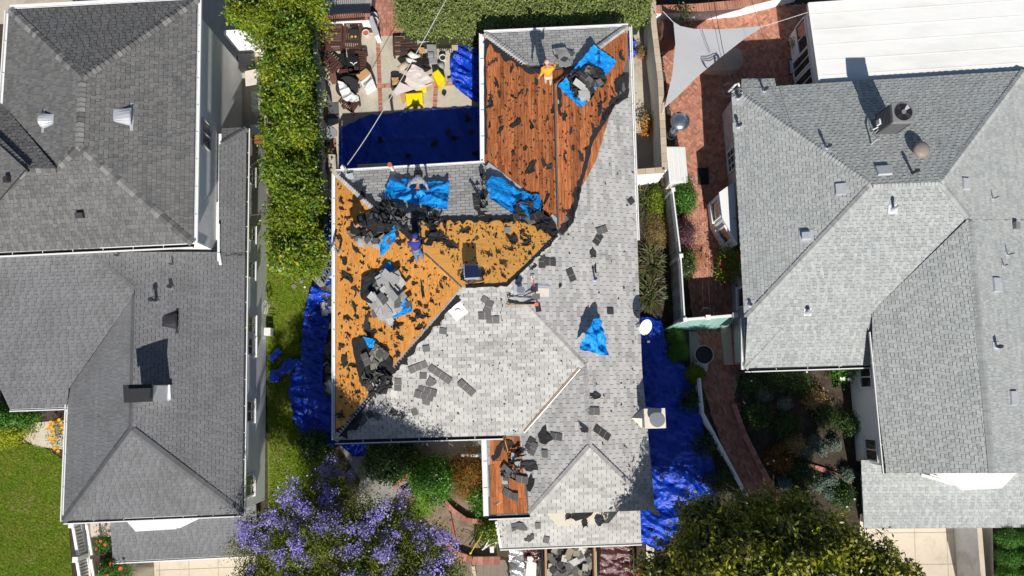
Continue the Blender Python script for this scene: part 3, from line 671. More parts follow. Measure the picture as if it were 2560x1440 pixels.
Rh.roof_part([M['underlay']]); Rh.shingles([M['shingle_right']]); sr = M['shingle_right']
for a, b, p, q in ((rN, rW, (1835, 226), (2180, 462)), (rN, rX, (2560, 178), (2352, 455)), (rN, rS, (2350, 455), (2182, 462)), (rW, rS, (1868, 793), (2180, 462)), (rP, rS, (1862, 920), (1975, 800)), (rS, rX, (2352, 456), (2422, 545)), (rF, rX, (2424, 550), (2481, 1183))):
    Rh.caps(a, b, p, q, sr, w=.14, step=.15, tones=(-.15, -.05, .05))
Rh.gutter((1860, 795), (1861, 924), 2.6, 1, .12); Rh.gutter((1862, 923), (2176, 913), 2.6, 1, .12, dark=True); Rh.gutter((2181, 830), (2215, 1184), ZR, 1, .12, dark=True)
rb = body(Rh, [(1830, 222), (2590, 195), (2660, 1180), (2216, 1180), (2182, 900), (1862, 915), (1855, 500)], 2.6, 0, 'stucco_grey', .22)
rb2 = body(Rh, [(2216, 1181), (2668, 1181), (2640, 700), (2184, 780)], ZR, 0, 'stucco_white', .2)
body(Rh, [(2160, 1318), (2700, 1316), (2700, 1180), (2152, 1180)], .4, -2.2, 'stucco_white', .15)
mb = MB(); mb.prism(PP([(2020, 10), (2620, -32), (2620, 172), (2050, 209)], 3.05), V((0, 0, .2))); fr = mb.build('flat_roof', M['roof_membrane'], Rh.root, label='flat white membrane roof')
for (y0, y1) in ((62, 30), (105, 75), (152, 130), (48, 20)):
    pass
for i in range(5):
    t = (i + .7) / 5.2; a = P(2020 + 30 * t, 10 + 199 * t, 3.056); b = P(2620, -32 + 204 * t, 3.056)
    mb = MB(); mb.beam(a, b, .05, .008); mb.build('membrane_seam', M['roof_membrane'], fr)
mb = MB(); mb.beam(P(2020, 9, 3.07), P(2048, 208, 3.07), .06, .1); mb.beam(P(2020, 9, 3.07), P(2620, -33, 3.07), .06, .1); mb.build('roof_edge', M['white_paint'], fr)
fb = inset([P(a, b, 3.0) for a, b in ((2022, 12), (2620, -30), (2620, 170), (2050, 207))], .12)
mb = MB(); mb.prism([V((p.x, p.y, 2.84)) for p in fb], V((0, 0, 2.84))); mb.build('wall', M['stucco_white'], Rh.root)
wl = Wall(fb[0], fb[3]); sg = -1 if wl.n.x > 0 else 1
for (x, y, ww, hh, z_) in ((2012, 85, 1.5, 1.2, 1.6), (2016, 145, .9, 2.1, 1.1), (2028, 190, .9, 2.1, 1.1)):
    q = wl.hit(x, y); window(Rh.root, wl, V((q.x, q.y, z_)), ww, hh, sg, 1, sill=False, name='window' if hh < 2 else 'glass_door')
# west wall: glazed door, bay window, side window
wl = Wall(rb[-1], rb[0]); sg = -1 if wl.n.x > 0 else 1
q = wl.hit(1816, 415); window(Rh.root, wl, V((q.x, q.y, 1.35)), 1.1, 2.0, sg, 2, 3, name='french_door', sill=False)
wl2 = Wall(rb[-2], rb[-1]); q = wl2.hit(1850, 745); window(Rh.root, wl2, V((q.x, q.y, 1.6)), .95, 1.1, -1 if wl2.n.x > 0 else 1, 0)
bp = [P(1838, 455, 2.35), P(1800, 482, 2.35), P(1808, 545, 2.35), P(1845, 610, 2.35)]
mb = MB(); mb.prism([p.copy() for p in bp], V((0, 0, 2.35))); mb.build('bay_wall', M['stucco_white'], Rh.root)
mb = MB(); mb.prism([p + V((-.06, 0, .06)) for p in bp], V((0, 0, .08))); mb.build('bay_roof', M['white_paint'], Rh.root)
for a, b, ww in ((bp[1], bp[2], .9), (bp[2], bp[3], .75)):
    wl = Wall(a, b); c = (a + b) / 2; window(Rh.root, wl, V((c.x, c.y, 1.5)), ww, 1.2, -1 if wl.n.x > 0 else 1, 0)
wl = Wall(rb2[3], rb2[0]); sg = -1 if wl.n.x > 0 else 1
for (x, y) in ((2172, 942), (2197, 1127)):
    q = wl.hit(x, y); window(Rh.root, wl, V((q.x, q.y, 1.7)), 1.0, 1.15, sg, 1)
mb = MB(); mb.prism(PP([(2345, 1176), (2548, 1176), (2505, 1221), (2405, 1226)], 2.75), V((0, 0, .09))); mb.build('bay_roof', M['white_paint'], Rh.root)
bw = PP([(2350, 1160), (2530, 1160), (2500, 1216), (2412, 1220)], 2.65); mb = MB(); mb.prism(bw, V((0, 0, 2.2))); mb.build('bay_wall', M['stucco_white'], Rh.root)
mb = MB(); mb.beam(P(2303, 1187, 1.3), P(2402, 1215, 1.3), .12, .08); mb.beam(P(2325, 1186, 2.2), P(2398, 1208, 2.2), .06, .06); mb.build('bay_window_sill', M['white_paint'], Rh.root)
# vents
small_vents(Rh.root, rN, [(2066, 370, .35, .05, .08, .2), (1910, 228, .35, .05, .08, .2), (2281, 433, .4, .06, .09, .0)], 'dark_metal')
small_vents(Rh.root, rW, [(1845, 317, .35, .05, .08, .22), (1844, 246, .35, .05, .08, .25), (1875, 762, .2, .06, .0, .2)], 'dark_metal')
small_vents(Rh.root, rS, [(2019, 780, .2, .08, .1, .16), (2232, 523, .5, .06, .08, .2)], 'flashing')
small_vents(Rh.root, rX, [(2482, 497, .4, .025, 0, .12), (2518, 637, .45, .025, 0, .14), (2508, 664, .3, .025, 0, .1), (2490, 867, .3, .06, .09, .2)], 'dark_metal')
for pl, c, su_, sv_, hh in ((rW, (2102, 473), .5, .42, .1), (rN, (2208, 428), .62, .45, .12), (rX, (2413, 460), .5, .4, .1), (rX, (2490, 712), .62, .42, .1), (rX, (2532, 995), .6, .4, .1)):
    roofbox(pl, c, su_, sv_, hh, 'flashing', 'roof_vent', Rh.root, base=False, label='low square pale metal roof vent', ins=.92)
roofbox(rX, (2535, 565), .3, .25, .2, 'ac_grey', 'roof_vent', Rh.root, base=False); roofbox(rW, (2016, 590), .28, .34, .2, 'flashing', 'roof_vent', Rh.root)
# mushroom vent
q = rN.hit(2296, 378); mb = MB(); mb.tube([q, q + V((0, 0, .22))], .16, 16); mb.tube([q + V((0, 0, .2)), q + V((0, 0, .24)), q + V((0, 0, .33)), q + V((0, 0, .38))], [.34, .36, .25, .08], 24)
mb.build('dome_vent', M['brown_dome'], Rh.root, smooth=True, label='brown round dome vent')
pts = [P(1822, 228, 3.4), P(1828, 222, 3.9), P(1838, 212, 4.4), P(1846, 208, 4.5), P(1848, 216, 4.3)]
mb = MB(); mb.tube(pts, .05, 10); mb.build('service_mast', M['white_plastic'], Rh.root)
# ---------------- terrain ----------------
LOW = -2.2
def sheet(name, pts, z, m, kind='structure', th=.004, **k):
    mb = MB(); mb.prism([V((p.x, p.y, z)) for p in pts], V((0, 0, th)), bottom=False); return mb.build(name, m, None, kind=kind, **k)
mb = MB(); mb.prism([V((x, y, LOW)) for x, y in ((-70, -70), (70, -70), (70, 80), (-70, 80))], V((0, 0, .5))); mb.build('ground', M['concrete_beige'], None, kind='structure')
terr = [(-900, -700), (3500, -700), (3500, 1900), (2494, 1900), (2482, 1290), (2140, 1285), (2140, 1900), (1640, 1900), (1628, 1335), (1242, 1335), (1242, 1392), (1190, 1398), (1140, 1385), (1100, 1340), (1060, 1420), (1040, 1900), (640, 1900), (640, 1262), (286, 1275), (286, 1440), (330, 1445), (345, 1900), (-900, 1900)]
mb = MB(); mb.prism([V((p.x, p.y, -.03)) for p in PP(terr)], V((0, 0, 2.3)), ms=1); mb.build('terrace_ground', [M['soil'], M['concrete']], None, kind='structure')
def S_(name, px, m, z=0, **k): return sheet(name, PP(px, z), z, M[m], **k)
def pebbly(*a): pass
S_('lawn', [(-200, 1105), (100, 1112), (160, 1150), (185, 1500), (-200, 1500)], 'grass_bright', .0)
S_('lawn', [(664, 560), (838, 560), (838, 1120), (800, 1180), (800, 1480), (672, 1480)], 'grass_bright', .0)
S_('patio', [(798, 84), (1010, 80), (1610, 66), (1660, 445), (1206, 440), (1206, 500), (800, 500)], 'concrete', .004)
S_('garden_bed', [(1592, 440), (1650, 440), (1790, 1400), (1592, 1400)], 'soil', -.004)
S_('patio', [(-200, -60), (775, -60), (775, 330), (660, 330), (660, 640), (500, 640), (480, 60), (-200, 60)], 'concrete', .0)
S_('path', [(40, 1060), (170, 1050), (172, 1125), (90, 1116), (40, 1085)], 'concrete_beige', .004)
S_('path', [(845, 1110), (1260, 1095), (1260, 1150), (1160, 1150), (1060, 1180), (990, 1240), (930, 1330), (880, 1330), (900, 1200)], 'concrete_dark', .004)
S_('planting_bed', [(1000, 1215), (1060, 1190), (1160, 1162), (1240, 1150), (1240, 1390), (1190, 1396), (1140, 1383), (1100, 1340), (1020, 1250)], 'soil_light', .004)
S_('planting_bed', [(1830, 905), (2150, 905), (2150, 1500), (1960, 1500), (1900, 1160), (1850, 1010)], 'soil', .004)
S_('patio_base', [(1640, 30), (2060, 8), (2060, 225), (1860, 245), (1860, 950), (1750, 950), (1725, 740), (1700, 430)], 'mortar', .004)
S_('path_base', [(1735, 828), (1872, 828), (1845, 960), (1830, 1000), (1862, 1100), (1905, 1180), (1965, 1290), (1880, 1290), (1800, 1100), (1755, 960)], 'mortar', .008)
S_('gravel_strip', [(1722, 828), (1742, 828), (1756, 940), (1728, 940)], 'gravel', .012)
S_('driveway', [(340, 1380), (640, 1380), (640, 1700), (350, 1700)], 'concrete_beige', LOW + .004)
for i, (a, b, w_) in enumerate([((398, 1405), (400, 1500), .02), ((472, 1400), (474, 1500), .02), ((545, 1396), (547, 1500), .02), ((390, 1426), (640, 1416), .02)]):
    mb = MB(); mb.beam(P(*a, LOW + .008), P(*b, LOW + .008), w_, .006); mb.build('driveway_joint', M['concrete_dark'], None, kind='structure')
S_('driveway', [(2165, 1310), (2445, 1310), (2460, 1700), (2165, 1700)], 'concrete_beige', LOW + .004)
for a, b in (((2286, 1320), (2292, 1500)), ((2366, 1320), (2374, 1500)), ((2180, 1333), (2438, 1330)), ((2180, 1412), (2448, 1410))):
    mb = MB(); mb.beam(P(*a, LOW + .008), P(*b, LOW + .008), .02, .006); mb.build('driveway_joint', M['concrete_dark'], None, kind='structure')
# ---------------- brick paving ----------------
def clipped(poly, cps):
    out = poly
    return out
def paving(root, poly_px, kind, m, z=.012, bl=.215, bw=.105, ang=0.0, name='brick', h=.03, gap=.014, maxn=300, label=None):
    poly = [(p.x, p.y) for p in PP(poly_px, z)]; cx = sum(p[0] for p in poly) / len(poly); cy = sum(p[1] for p in poly) / len(poly)
    ca, sa = math.cos(ang), math.sin(ang); r = max(math.hypot(p[0] - cx, p[1] - cy) for p in poly) + .3; out = []
    n = int(r / bw) + 2
    if kind == 'herring':
        for i in range(-n, n):
            for j in range(-n, n):
                k = (i + j) % 4
                if k == 0: out.append(((i + 1) * bw, (j + .5) * bw, 0))       # covers cells i, i+1
                elif k == 2: pass
                if (i - j) % 4 == 0: pass
        out = []
        for i in range(-n, n):
            for j in range(-n, n):
                q = (i - j) % 4
                if q == 0: out.append(((i + 1) * bw, (j + .5) * bw, 0))
                elif q == 3: out.append(((i + .5) * bw, (j + 0) * bw + bw * 0, 1)) if False else out.append(((i + .5) * bw, (j + 1) * bw, 1)) if q == 3 else None
        out = [o_ for o_ in out if o_]
    else:
        m_ = int(r / bl) + 2
        for j in range(-n, n):
            for i in range(-m_, m_): out.append(((i + .5 * (j % 2 if kind == 'run' else 0)) * bl, j * bw, 0))
    res = []
    for x, y, o in out:
        X = cx + x * ca - y * sa; Y = cy + x * sa + y * ca
        if inside((X, Y), poly): res.append((X, Y, ang + o * math.pi / 2))
    c = topx
    res.sort(key=lambda q: (V((q[0], q[1], z)) - CAM).length)
    ms = []
    for t in (-.25, -.12, -.04, .05, .15, .3):
        b = MB(); b.box((0, 0, -h / 2), (bl - gap, bw - gap, h), 0, t); me_o = b.build(name, m, root); ms.append(me_o.data); bpy.data.objects.remove(me_o)
    def place(q, i):
        o = bpy.data.objects.new(name, ms[R.randrange(6)]); COL.objects.link(o); attach(o, root) 
        if root.get('_at') is not None: o.matrix_parent_inverse = Matrix.Translation(-V(root['_at']))
        else: o.matrix_parent_inverse = Matrix.Translation(-root.location)
        o.location = (q[0], q[1], z + h * .4 + R.uniform(0, .003)); o.rotation_euler = (0, 0, q[2])
    for i, q in enumerate(res[:maxn]): place(q, i)
    if len(res) > maxn:
        b = MB()
        for q in res[maxn:]: b.box((q[0], q[1], z - h / 2 + h * .4 + R.uniform(0, .003)), (bl - gap, bw - gap, h), q[2], R.choice((-.25, -.12, -.04, .05, .15, .3)))
        vs = np.array(b.v); o = b.build(name, m, root, kind='stuff')
        if root.get('_at') is None: o.matrix_parent_inverse = Matrix.Translation(-root.location)
    return len(res)
def zone(name, loc): 
    o = bpy.data.objects.new(name, None); COL.objects.link(o); o.location = loc; o['_at'] = tuple(loc); o['kind'] = 'structure'; return o
ph = zone('brick_patio', P(1780, 300))
paving(ph, [(1640, 30), (2060, 8), (2060, 225), (1870, 245), (1860, 445), (1702, 445)], 'herring', M['brick'], .012, ang=math.radians(43))
pp_ = zone('brick_path', P(1790, 700))
paving(pp_, [(1698, 447), (1840, 447), (1870, 828), (1735, 828), (1725, 740)], 'run', M['brick'], .012, ang=math.radians(88))
pl_ = zone('brick_path', P(1850, 1050))
paving(pl_, [(1745, 830), (1868, 830), (1862, 940), (1832, 945), (1840, 1020), (1868, 1090), (1910, 1180), (1970, 1290), (1885, 1290), (1800, 1100), (1755, 960)], 'run', M['brick_red'], .016, ang=math.radians(110))
pt = zone('brick_path', P(965, 60)); S_('path_base', [(940, -40), (996, -40), (1010, 84), (938, 84)], 'mortar', .008)
paving(pt, [(940, -40), (998, -40), (1012, 84), (940, 84)], 'stack', M['brick_red'], .02, ang=math.radians(90))
bd = zone('brick_band', P(950, 200))
def band(a, b, w_, ang):
    A, B = P(*a), P(*b); d = (B - A).normalized(); n = V((-d.y, d.x, 0)) * w_ / 2
    paving(bd, [topx(A + n), topx(B + n), topx(B - n), topx(A - n)], 'stack', M['brick_red'], .012, ang=math.atan2(d.y, d.x) + math.pi / 2 if ang else math.atan2(d.y, d.x), maxn=90)
band((944, 82), (952, 285), .25, 1); band((1090, 210), (1086, 285), .22, 1); band((935, 216), (1150, 208), .22, 1); band((935, 86), (1010, 84), .25, 1); band((835, 345), (838, 470), .22, 1)
# ---------------- grass ----------------
def grass(name, poly_px, n, m, hgt=.05, z=0.0, wd=.012, kindl='stuff', flat=.6):
    poly = [(p.x, p.y) for p in PP(poly_px, z)]; x0, x1 = min(p[0] for p in poly), max(p[0] for p in poly); y0, y1 = min(p[1] for p in poly), max(p[1] for p in poly)
    pts = []
    while len(pts) < n:
        for x, y in zip(NR.uniform(x0, x1, n), NR.uniform(y0, y1, n)):
            if inside((x, y), poly): pts.append((x, y))
            if len(pts) >= n: break
    p = np.zeros((n, 3)); p[:, :2] = pts; p[:, 2] = z; a = NR.uniform(0, 2 * math.pi, n); l = NR.uniform(.5, 1.2, n) * hgt
    lean = np.stack([np.cos(a) * flat, np.sin(a) * flat, np.ones(n)], 1); s = np.stack([-np.sin(a), np.cos(a), a * 0], 1) * wd
    v = np.concatenate([p - s, p + s, p + lean * l[:, None]], 1).reshape(-1, 3); f = np.arange(3 * n).reshape(-1, 3)
    return arrays(name, v, f, M[m], NR.uniform(-.35, .35, n), kind='stuff')
grass('grass', [(-60, 1108), (100, 1114), (158, 1150), (183, 1480), (-60, 1480)], 26000, 'grass_blade', wd=.02, flat=1.2)
grass('grass', [(666, 640), (838, 640), (838, 1100), (800, 1180), (800, 1300), (676, 1300)], 32000, 'grass_blade', wd=.02, flat=1.2)
# ---------------- foliage ----------------
def leaves(name, clumps, nleaf, size, m, parent=None, aspect=.5, spread=.16, up=.55, tone=.3, seed=1, kind=None, mi_w=None, droop=0, **k):
    """clumps: array of (x,y,z,nx,ny,nz,scale); small folded leaf quads scattered round every twig"""
    rg = np.random.default_rng(seed); C_ = np.repeat(clumps, nleaf, 0); n = len(C_); sc = C_[:, 6]
    g = rg.normal(0, 1, (n, 3)) * spread * sc[:, None]; c = C_[:, :3] + g; nn = C_[:, 3:6] * up + rg.normal(0, .5, (n, 3)) + np.array([0, 0, .25]); nn /= np.linalg.norm(nn, axis=1)[:, None]
    t = rg.normal(0, 1, (n, 3)) + g * 3; t -= nn * (t * nn).sum(1)[:, None]; t /= np.linalg.norm(t, axis=1)[:, None]; b = np.cross(nn, t)
    L_ = size * rg.uniform(.7, 1.3, n)[:, None] * (.6 + .4 * sc[:, None]); W_ = L_ * aspect
    p0 = c; p1 = c + t * L_ * .5 + b * W_ * .5; p2 = c + t * L_ - nn * L_ * (.15 + droop); p3 = c + t * L_ * .5 - b * W_ * .5
    v = np.stack([p0, p1, p2, p3], 1).reshape(-1, 3); f = np.arange(4 * n).reshape(-1, 4)
    ct = np.repeat(rg.uniform(-tone, tone, len(clumps)), nleaf) + rg.uniform(-.2, .2, n)
    mi = None
    if mi_w is not None: mi = rg.choice(len(mi_w), len(clumps), p=mi_w); mi = np.repeat(mi, nleaf)
    return arrays(name, v, f, m, ct, mi, parent, kind=kind, **k)
def blob(c, r, n, seed=0, rough=.28, fs=.9, shell=.45, zmin=None, dens=None):
    """twig points in an uneven ellipsoid"""
    rg = np.random.default_rng(seed); d = rg.normal(0, 1, (n * 2, 3)); d /= np.linalg.norm(d, axis=1)[:, None]; d = d[d[:, 2] > -.35][:n]
    out = []
    for q in d:
        s = 1 + rough * noise.noise(V(q) * 2.2 / fs + V((seed, 0, 0))) * 2 + rough * .5 * noise.noise(V(q) * 5.5 + V((0, seed, 0))) * 2
        rad = s * (1 - shell * rg.random() ** 1.6)
        p = V((c[0] + q[0] * r[0] * rad, c[1] + q[1] * r[1] * rad, c[2] + q[2] * r[2] * rad))
        if zmin is not None and p.z < zmin: p.z = zmin + rg.random() * .2
        out.append((p.x, p.y, p.z, q[0], q[1], q[2], rg.uniform(.7, 1.3)))
    return np.array(out)
def hedge_box(poly_px, z0, z1, n, seed, bump=.35, fs=1.1, sides=.35, edge=.25):
    """twig points over the top and sides of a clipped hedge with an uneven skin"""
    poly = [(p.x, p.y) for p in PP(poly_px, z1)]; rg = np.random.default_rng(seed); x0, x1 = min(p[0] for p in poly), max(p[0] for p in poly); y0, y1 = min(p[1] for p in poly), max(p[1] for p in poly)
    out = []; k = 0
    while len(out) < n and k < n * 30:
        k += 1; x, y = rg.uniform(x0, x1), rg.uniform(y0, y1)
        wx = x + edge * noise.noise(V((x * 1.7, y * 1.7, seed))); wy = y + edge * noise.noise(V((x * 1.7, y * 1.7, seed + 9)))
        if not inside((wx, wy), poly): continue
        h = z1 + bump * (noise.noise(V((x * fs, y * fs, seed))) + .6 * noise.noise(V((x * fs * 3, y * fs * 3, seed + 3))))
        if rg.random() < sides: h = z0 + (h - z0) * rg.random() ** .5
        else: h -= abs(rg.normal(0, .12))
        out.append((x, y, h, 0, 0, 1, rg.uniform(.7, 1.3)))
    return np.array(out)
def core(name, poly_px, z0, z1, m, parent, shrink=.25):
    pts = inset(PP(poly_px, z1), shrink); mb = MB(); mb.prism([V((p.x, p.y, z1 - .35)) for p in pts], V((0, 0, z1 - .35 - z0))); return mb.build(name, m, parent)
def trunk(mb, a, b, r0, r1, wob=.15, n=6, seg=8):
    a, b = V(a), V(b); pts = [a.lerp(b, i / n) + V((R.uniform(-wob, wob), R.uniform(-wob, wob), 0)) * (0 if i in (0, n) else 1) for i in range(n + 1)]
    mb.tube(pts, [r0 + (r1 - r0) * i / n for i in range(n + 1)], seg); return pts
M['leaf_gap_shade'] = mat('leaf_gap_shade', (.03, .035, .012), .95)  # near-black solid blocks inside the crowns: shade of leaf gaps put into colour
# tall hedge trees in the left side yard (one tree per crown)
hed = [([(668, 95), (700, 70), (748, 85), (766, 150), (760, 250), (730, 285), (672, 270), (660, 180)], 4.4, 'tall yellow green hedge tree beside the wooden loungers, north end of the row', 11),
       ([(668, 250), (762, 245), (770, 340), (720, 368), (668, 345)], 4.2, 'hedge tree in the row beside the folded grey loungers', 12),
       ([(674, 345), (752, 350), (766, 460), (700, 470), (668, 430)], 4.0, 'hedge tree in the row just below the redwood beams', 13),
       ([(670, 440), (766, 440), (780, 585), (776, 630), (684, 630), (678, 560)], 4.1, 'broad bright hedge tree beside the orange plywood slope', 14),
       ([(684, 590), (790, 582), (790, 640), (762, 672), (704, 662)], 3.8, 'south end hedge tree with pale leaf tips above the lawn', 15)]
for poly, z1, lab, sd_ in hed:
    c = P(sum(p[0] for p in poly) / len(poly), sum(p[1] for p in poly) / len(poly), 0)
    t = thing('hedge_tree', c, lab, 'tree', 'hedge trees between the left and centre houses')
    cl = hedge_box(poly, 1.0, z1 + .25, 620, sd_, bump=1.25, fs=1.35, sides=.4, edge=.4)
    leaves('crown', cl, 30, .14, [M['leaf_hedge'], M['leaf_bright'], M['leaf_yellow']], t, seed=sd_, spread=.17, tone=.42, mi_w=[.8, .1, .1])
    mb = MB(); trunk(mb, c, c + V((.1, 0, 3.0)), .12, .05); 
    for k in range(6): trunk(mb, c + V((0, 0, 1.5)), c + V((R.uniform(-1, 1), R.uniform(-1, 1), 3.2)), .05, .015, .1, 4, 6)
    mb.build('trunk', M['bark'], t)
    core('shade_core', poly, 1.2, z1 - .9, M['leaf_gap_shade'], t, .5)
# top left trees
for poly, z1, lab, sd_ in [([(585, -30), (680, -30), (675, 30), (640, 70), (605, 72), (590, 40)], 4.4, 'bushy yellow green tree above the white garden wall', 21), ([(680, -40), (800, -40), (790, 5), (760, 25), (725, 65), (690, 50)], 4.0, 'spreading tree beside the black iron fence', 22)]:
    c = P(sum(p[0] for p in poly) / len(poly), sum(p[1] for p in poly) / len(poly), 0); t = thing('tree', c, lab, 'tree')
    leaves('crown', hedge_box(poly, 1.0, z1 + .2, 560, sd_, bump=1.2, fs=1.1, sides=.4, edge=.5), 26, .135, [M['leaf_hedge'], M['leaf_bright'], M['leaf_yellow']], t, seed=sd_, spread=.15, mi_w=[.75, .1, .15])
    mb = MB(); trunk(mb, c, c + V((.1, 0, 3)), .12, .05); mb.build('trunk', M['bark'], t); core('shade_core', poly, 1.2, z1 - .9, M['leaf_gap_shade'], t, .5)
# clipped hedge along the back of the centre yard
poly = [(972, -80), (1625, -95), (1622, 40), (1560, 50), (1500, 62), (1300, 62), (1180, 78), (1040, 80), (1000, 60)]
c = P(1300, 0, 0); t = thing('hedge', c, 'broad clipped grey green hedge behind the centre house', 'hedge')
leaves('foliage', hedge_box(poly, .3, 2.3, 4200, 31, bump=.22, fs=1.3, sides=.25, edge=.3), 20, .105, M['leaf_top'], t, seed=31, spread=.13, up=.9)
core('shade_core', poly, 0, 2.25, M['leaf_gap_shade'], t, .2)
def bush(px, py, r, zr, m, n, lsz, lab, seed, cat='shrub', name='shrub', z=0.0, nl=22, group=None, sq=1.0, flowers=None, asp=.5, spread=.12, rough=.28, shell=.45):
    c = P(px, py, z); t = thing(name, c, lab, cat, group); cl = blob((c.x, c.y, z + zr * .35), (r, r * sq, zr * .8), n, seed, zmin=z + .03, rough=rough, shell=shell)
    leaves('foliage', cl, nl, lsz, M[m], t, aspect=asp, seed=seed, spread=spread)
    if flowers:
        fm, nf, fs = flowers; i = np.random.default_rng(seed + 5).choice(len(cl), min(nf, len(cl)), replace=False); i = [k for k in i if cl[k, 5] > .1]
        for k in i:
            q = V(cl[k, :3]) + V(cl[k, 3:6]) * .08; mb = MB(); pn = 6
            for j in range(pn):
                a = 2 * math.pi * j / pn; d = V((math.cos(a), math.sin(a), .35)); e = V((-math.sin(a), math.cos(a), 0))
                mb.add([q, q + d * fs * .7 + e * fs * .4, q + d * fs, q + d * fs * .7 - e * fs * .4], [[0, 1, 2, 3][::-1]], R.uniform(-.1, .1))
            mb.add([q + V((math.cos(a_), math.sin(a_), .4)) * fs * .35 for a_ in (0, 1.57, 3.14, 4.71)], [[0, 1, 2, 3]], .1)
            mb.build('flower', M[fm], t)
    mb = MB(); trunk(mb, c, c + V((0, 0, zr * .6)), .03 + r * .03, .01, .04, 3, 6); mb.build('stem', M['bark'], t); return t
bush(985, 1138, 1.0, 1.9, 'leaf_dark', 520, .13, 'dense dark green round shrub under the gutter beside the crumpled tarp', 41, nl=24)
bush(1085, 1195, .95, 1.7, 'leaf_bright', 450, .10, 'glossy bright green shrub in the curved planting bed', 42, nl=24)
bush(1170, 1185, .78, 1.5, 'leaf_orange', 480, .06, 'rusty orange leaved shrub beside the stripped porch roof', 43, nl=26, sq=1.25)
bush(1205, 1240, .5, 1.0, 'leaf_bright', 160, .12, 'light green leafy shrub under the porch gutter', 44, sq=1.5)
bush(1225, 1325, .45, .8, 'leaf_hedge', 90, .12, 'straggly yellow green shrub beside the yellow handled tool', 45, nl=12)
bush(795, 1110, .6, 1.2, 'leaf_dark', 170, .10, 'small dark shrub beside the end of the long blue tarp', 46)
def ball(px, py, r, m, lab, seed, z=0, grp=None): bush(px, py, r, r * 1.5, m, 420, .05, lab, seed, 'shrub', 'ball_shrub', z, 26, grp, rough=.06, shell=.25, spread=.07)
ball(1684, 843, .42, 'leaf_bright', 'clipped round green shrub nearest the teal gate', 51, grp='clipped balls by the gate')
ball(1690, 880, .44, 'leaf_bright', 'clipped round green shrub, the lower of the pair beside the blue tarp', 52, grp='clipped balls by the gate')
ball(1733, 937, .4, 'leaf_hedge', 'yellow green round shrub below the large planter', 53)
for i, (x, y) in enumerate([(2508, 1343), (2553, 1342), (2510, 1392), (2556, 1390), (2512, 1434), (2558, 1436)]):
    ball(x, y, .42, 'leaf_bright', ['clipped green ball plant beside the driveway wall, ' + s for s in ('top left of the grid', 'top right of the grid', 'middle left of the grid', 'middle right of the grid', 'bottom left of the grid', 'bottom right of the grid')][i], 60 + i, grp='clipped balls in the driveway bed')
bush(50, 1045, .9, 1.2, 'leaf_bright', 330, .11, 'green shrub with a few red leaves under the left house eave', 71, sq=.5, flowers=('flower_red', 10, .06)); bush(30, 1075, 1.0, .9, 'leaf_yellow', 260, .1, 'feathery yellow green shrub at the edge of the left lawn', 72, sq=.6)
bush(155, 1085, .3, .9, 'leaf_hedge', 60, .07, 'orange flowering climber at the corner of the left house', 73, nl=12, flowers=('flower_orange', 26, .09), sq=2.4)
bush(300, 1425, .7, 1.0, 'leaf_bright', 240, .09, 'rose bush with coral and pink blooms below the left garage roof', 74, nl=14, z=-.4, sq=.7, flowers=('flower_coral', 26, .1))
bush(272, 1355, .3, .8, 'leaf_bright', 70, .08, 'small flowering plant beside the beige steps', 75, nl=12, z=-.3, flowers=('flower_coral', 8, .08))
bush(1700, 590, .5, 1.3, 'leaf_purple', 260, .07, 'dark purple leaved shrub beside the white lattice fence', 81); bush(1706, 500, .4, 1.0, 'leaf_bright', 220, .09, 'bright green shrub behind the white storage cupboard', 82, sq=2.0)
bush(1712, 660, .3, .9, 'leaf_dark', 120, .08, 'dark low shrub in the shade behind the fence', 83, sq=2.2)
bush(1820, 590, .45, 1.9, 'leaf_dark', 200, .09, 'tall dark shrub growing against the right house wall', 84, sq=1.3)
bush(1812, 665, .48, 1.8, 'leaf_hedge', 260, .09, 'climbing shrub with red blooms against the right house wall', 85, sq=1.9, flowers=('flower_red', 34, .08), nl=14)
bush(2092, 925, .5, 1.3, 'leaf_bright', 130, .09, 'rose bush with white blooms at the corner of the right house', 86, nl=14, flowers=('flower_white', 12, .09))
bush(1640, 510, .3, .6, 'leaf_hedge', 160, .08, 'loose green ground plants between house and fence', 87, sq=2.5); bush(1640, 580, .45, .6, 'leaf_dry', 220, .09, 'dry straw coloured grasses between house and fence', 88, sq=1.9, nl=26, asp=.15)
SG = ['large loose one by the upper path edge', 'round one right of the large loose one', 'top one of the middle cluster', 'right one of the middle cluster', 'left one of the middle cluster', 'far right one of the middle cluster', 'left of the lower pair near the wall', 'right of the lower pair near the wall', 'one nearest the right house wall', 'lowest left one by the magnolia', 'small one under the lower pair']
k = 0
for (x, y, r) in [(1905, 985, .33), (1958, 1010, .3), (2032, 1103, .28), (2048, 1123, .27), (2012, 1128, .3), (2082, 1112, .28), (2040, 1208, .32), (2072, 1200, .3), (2112, 1185, .32), (1960, 1208, .3), (2070, 1232, .2)]:
    bush(x, y, r * .8, .35, 'leaf_grey', 100, .075, 'grey green sage mound in the shaded bed, ' + SG[k], 100 + k, 'plant', 'sage_mound', 0, 22, 'grey green mounds in the shaded bed', rough=.15, spread=.07); k += 1
PR = ['at the top left corner of the shaded bed', 'under the middle of the right house gutter', 'along the upper path edging', 'right of the first round sage mound', 'in the middle of the shaded bed', 'near the right house window', 'between the two brick edgings', 'against the right house wall', 'at the edge of the magnolia shade', 'beside the curve of the path edging', 'left of the middle sage cluster', 'above the middle sage cluster', 'between blue tarp and path railing, upper', 'between blue tarp and path railing, middle', 'between blue tarp and path railing, lower', 'at the bottom right of the shaded bed']
k = 0
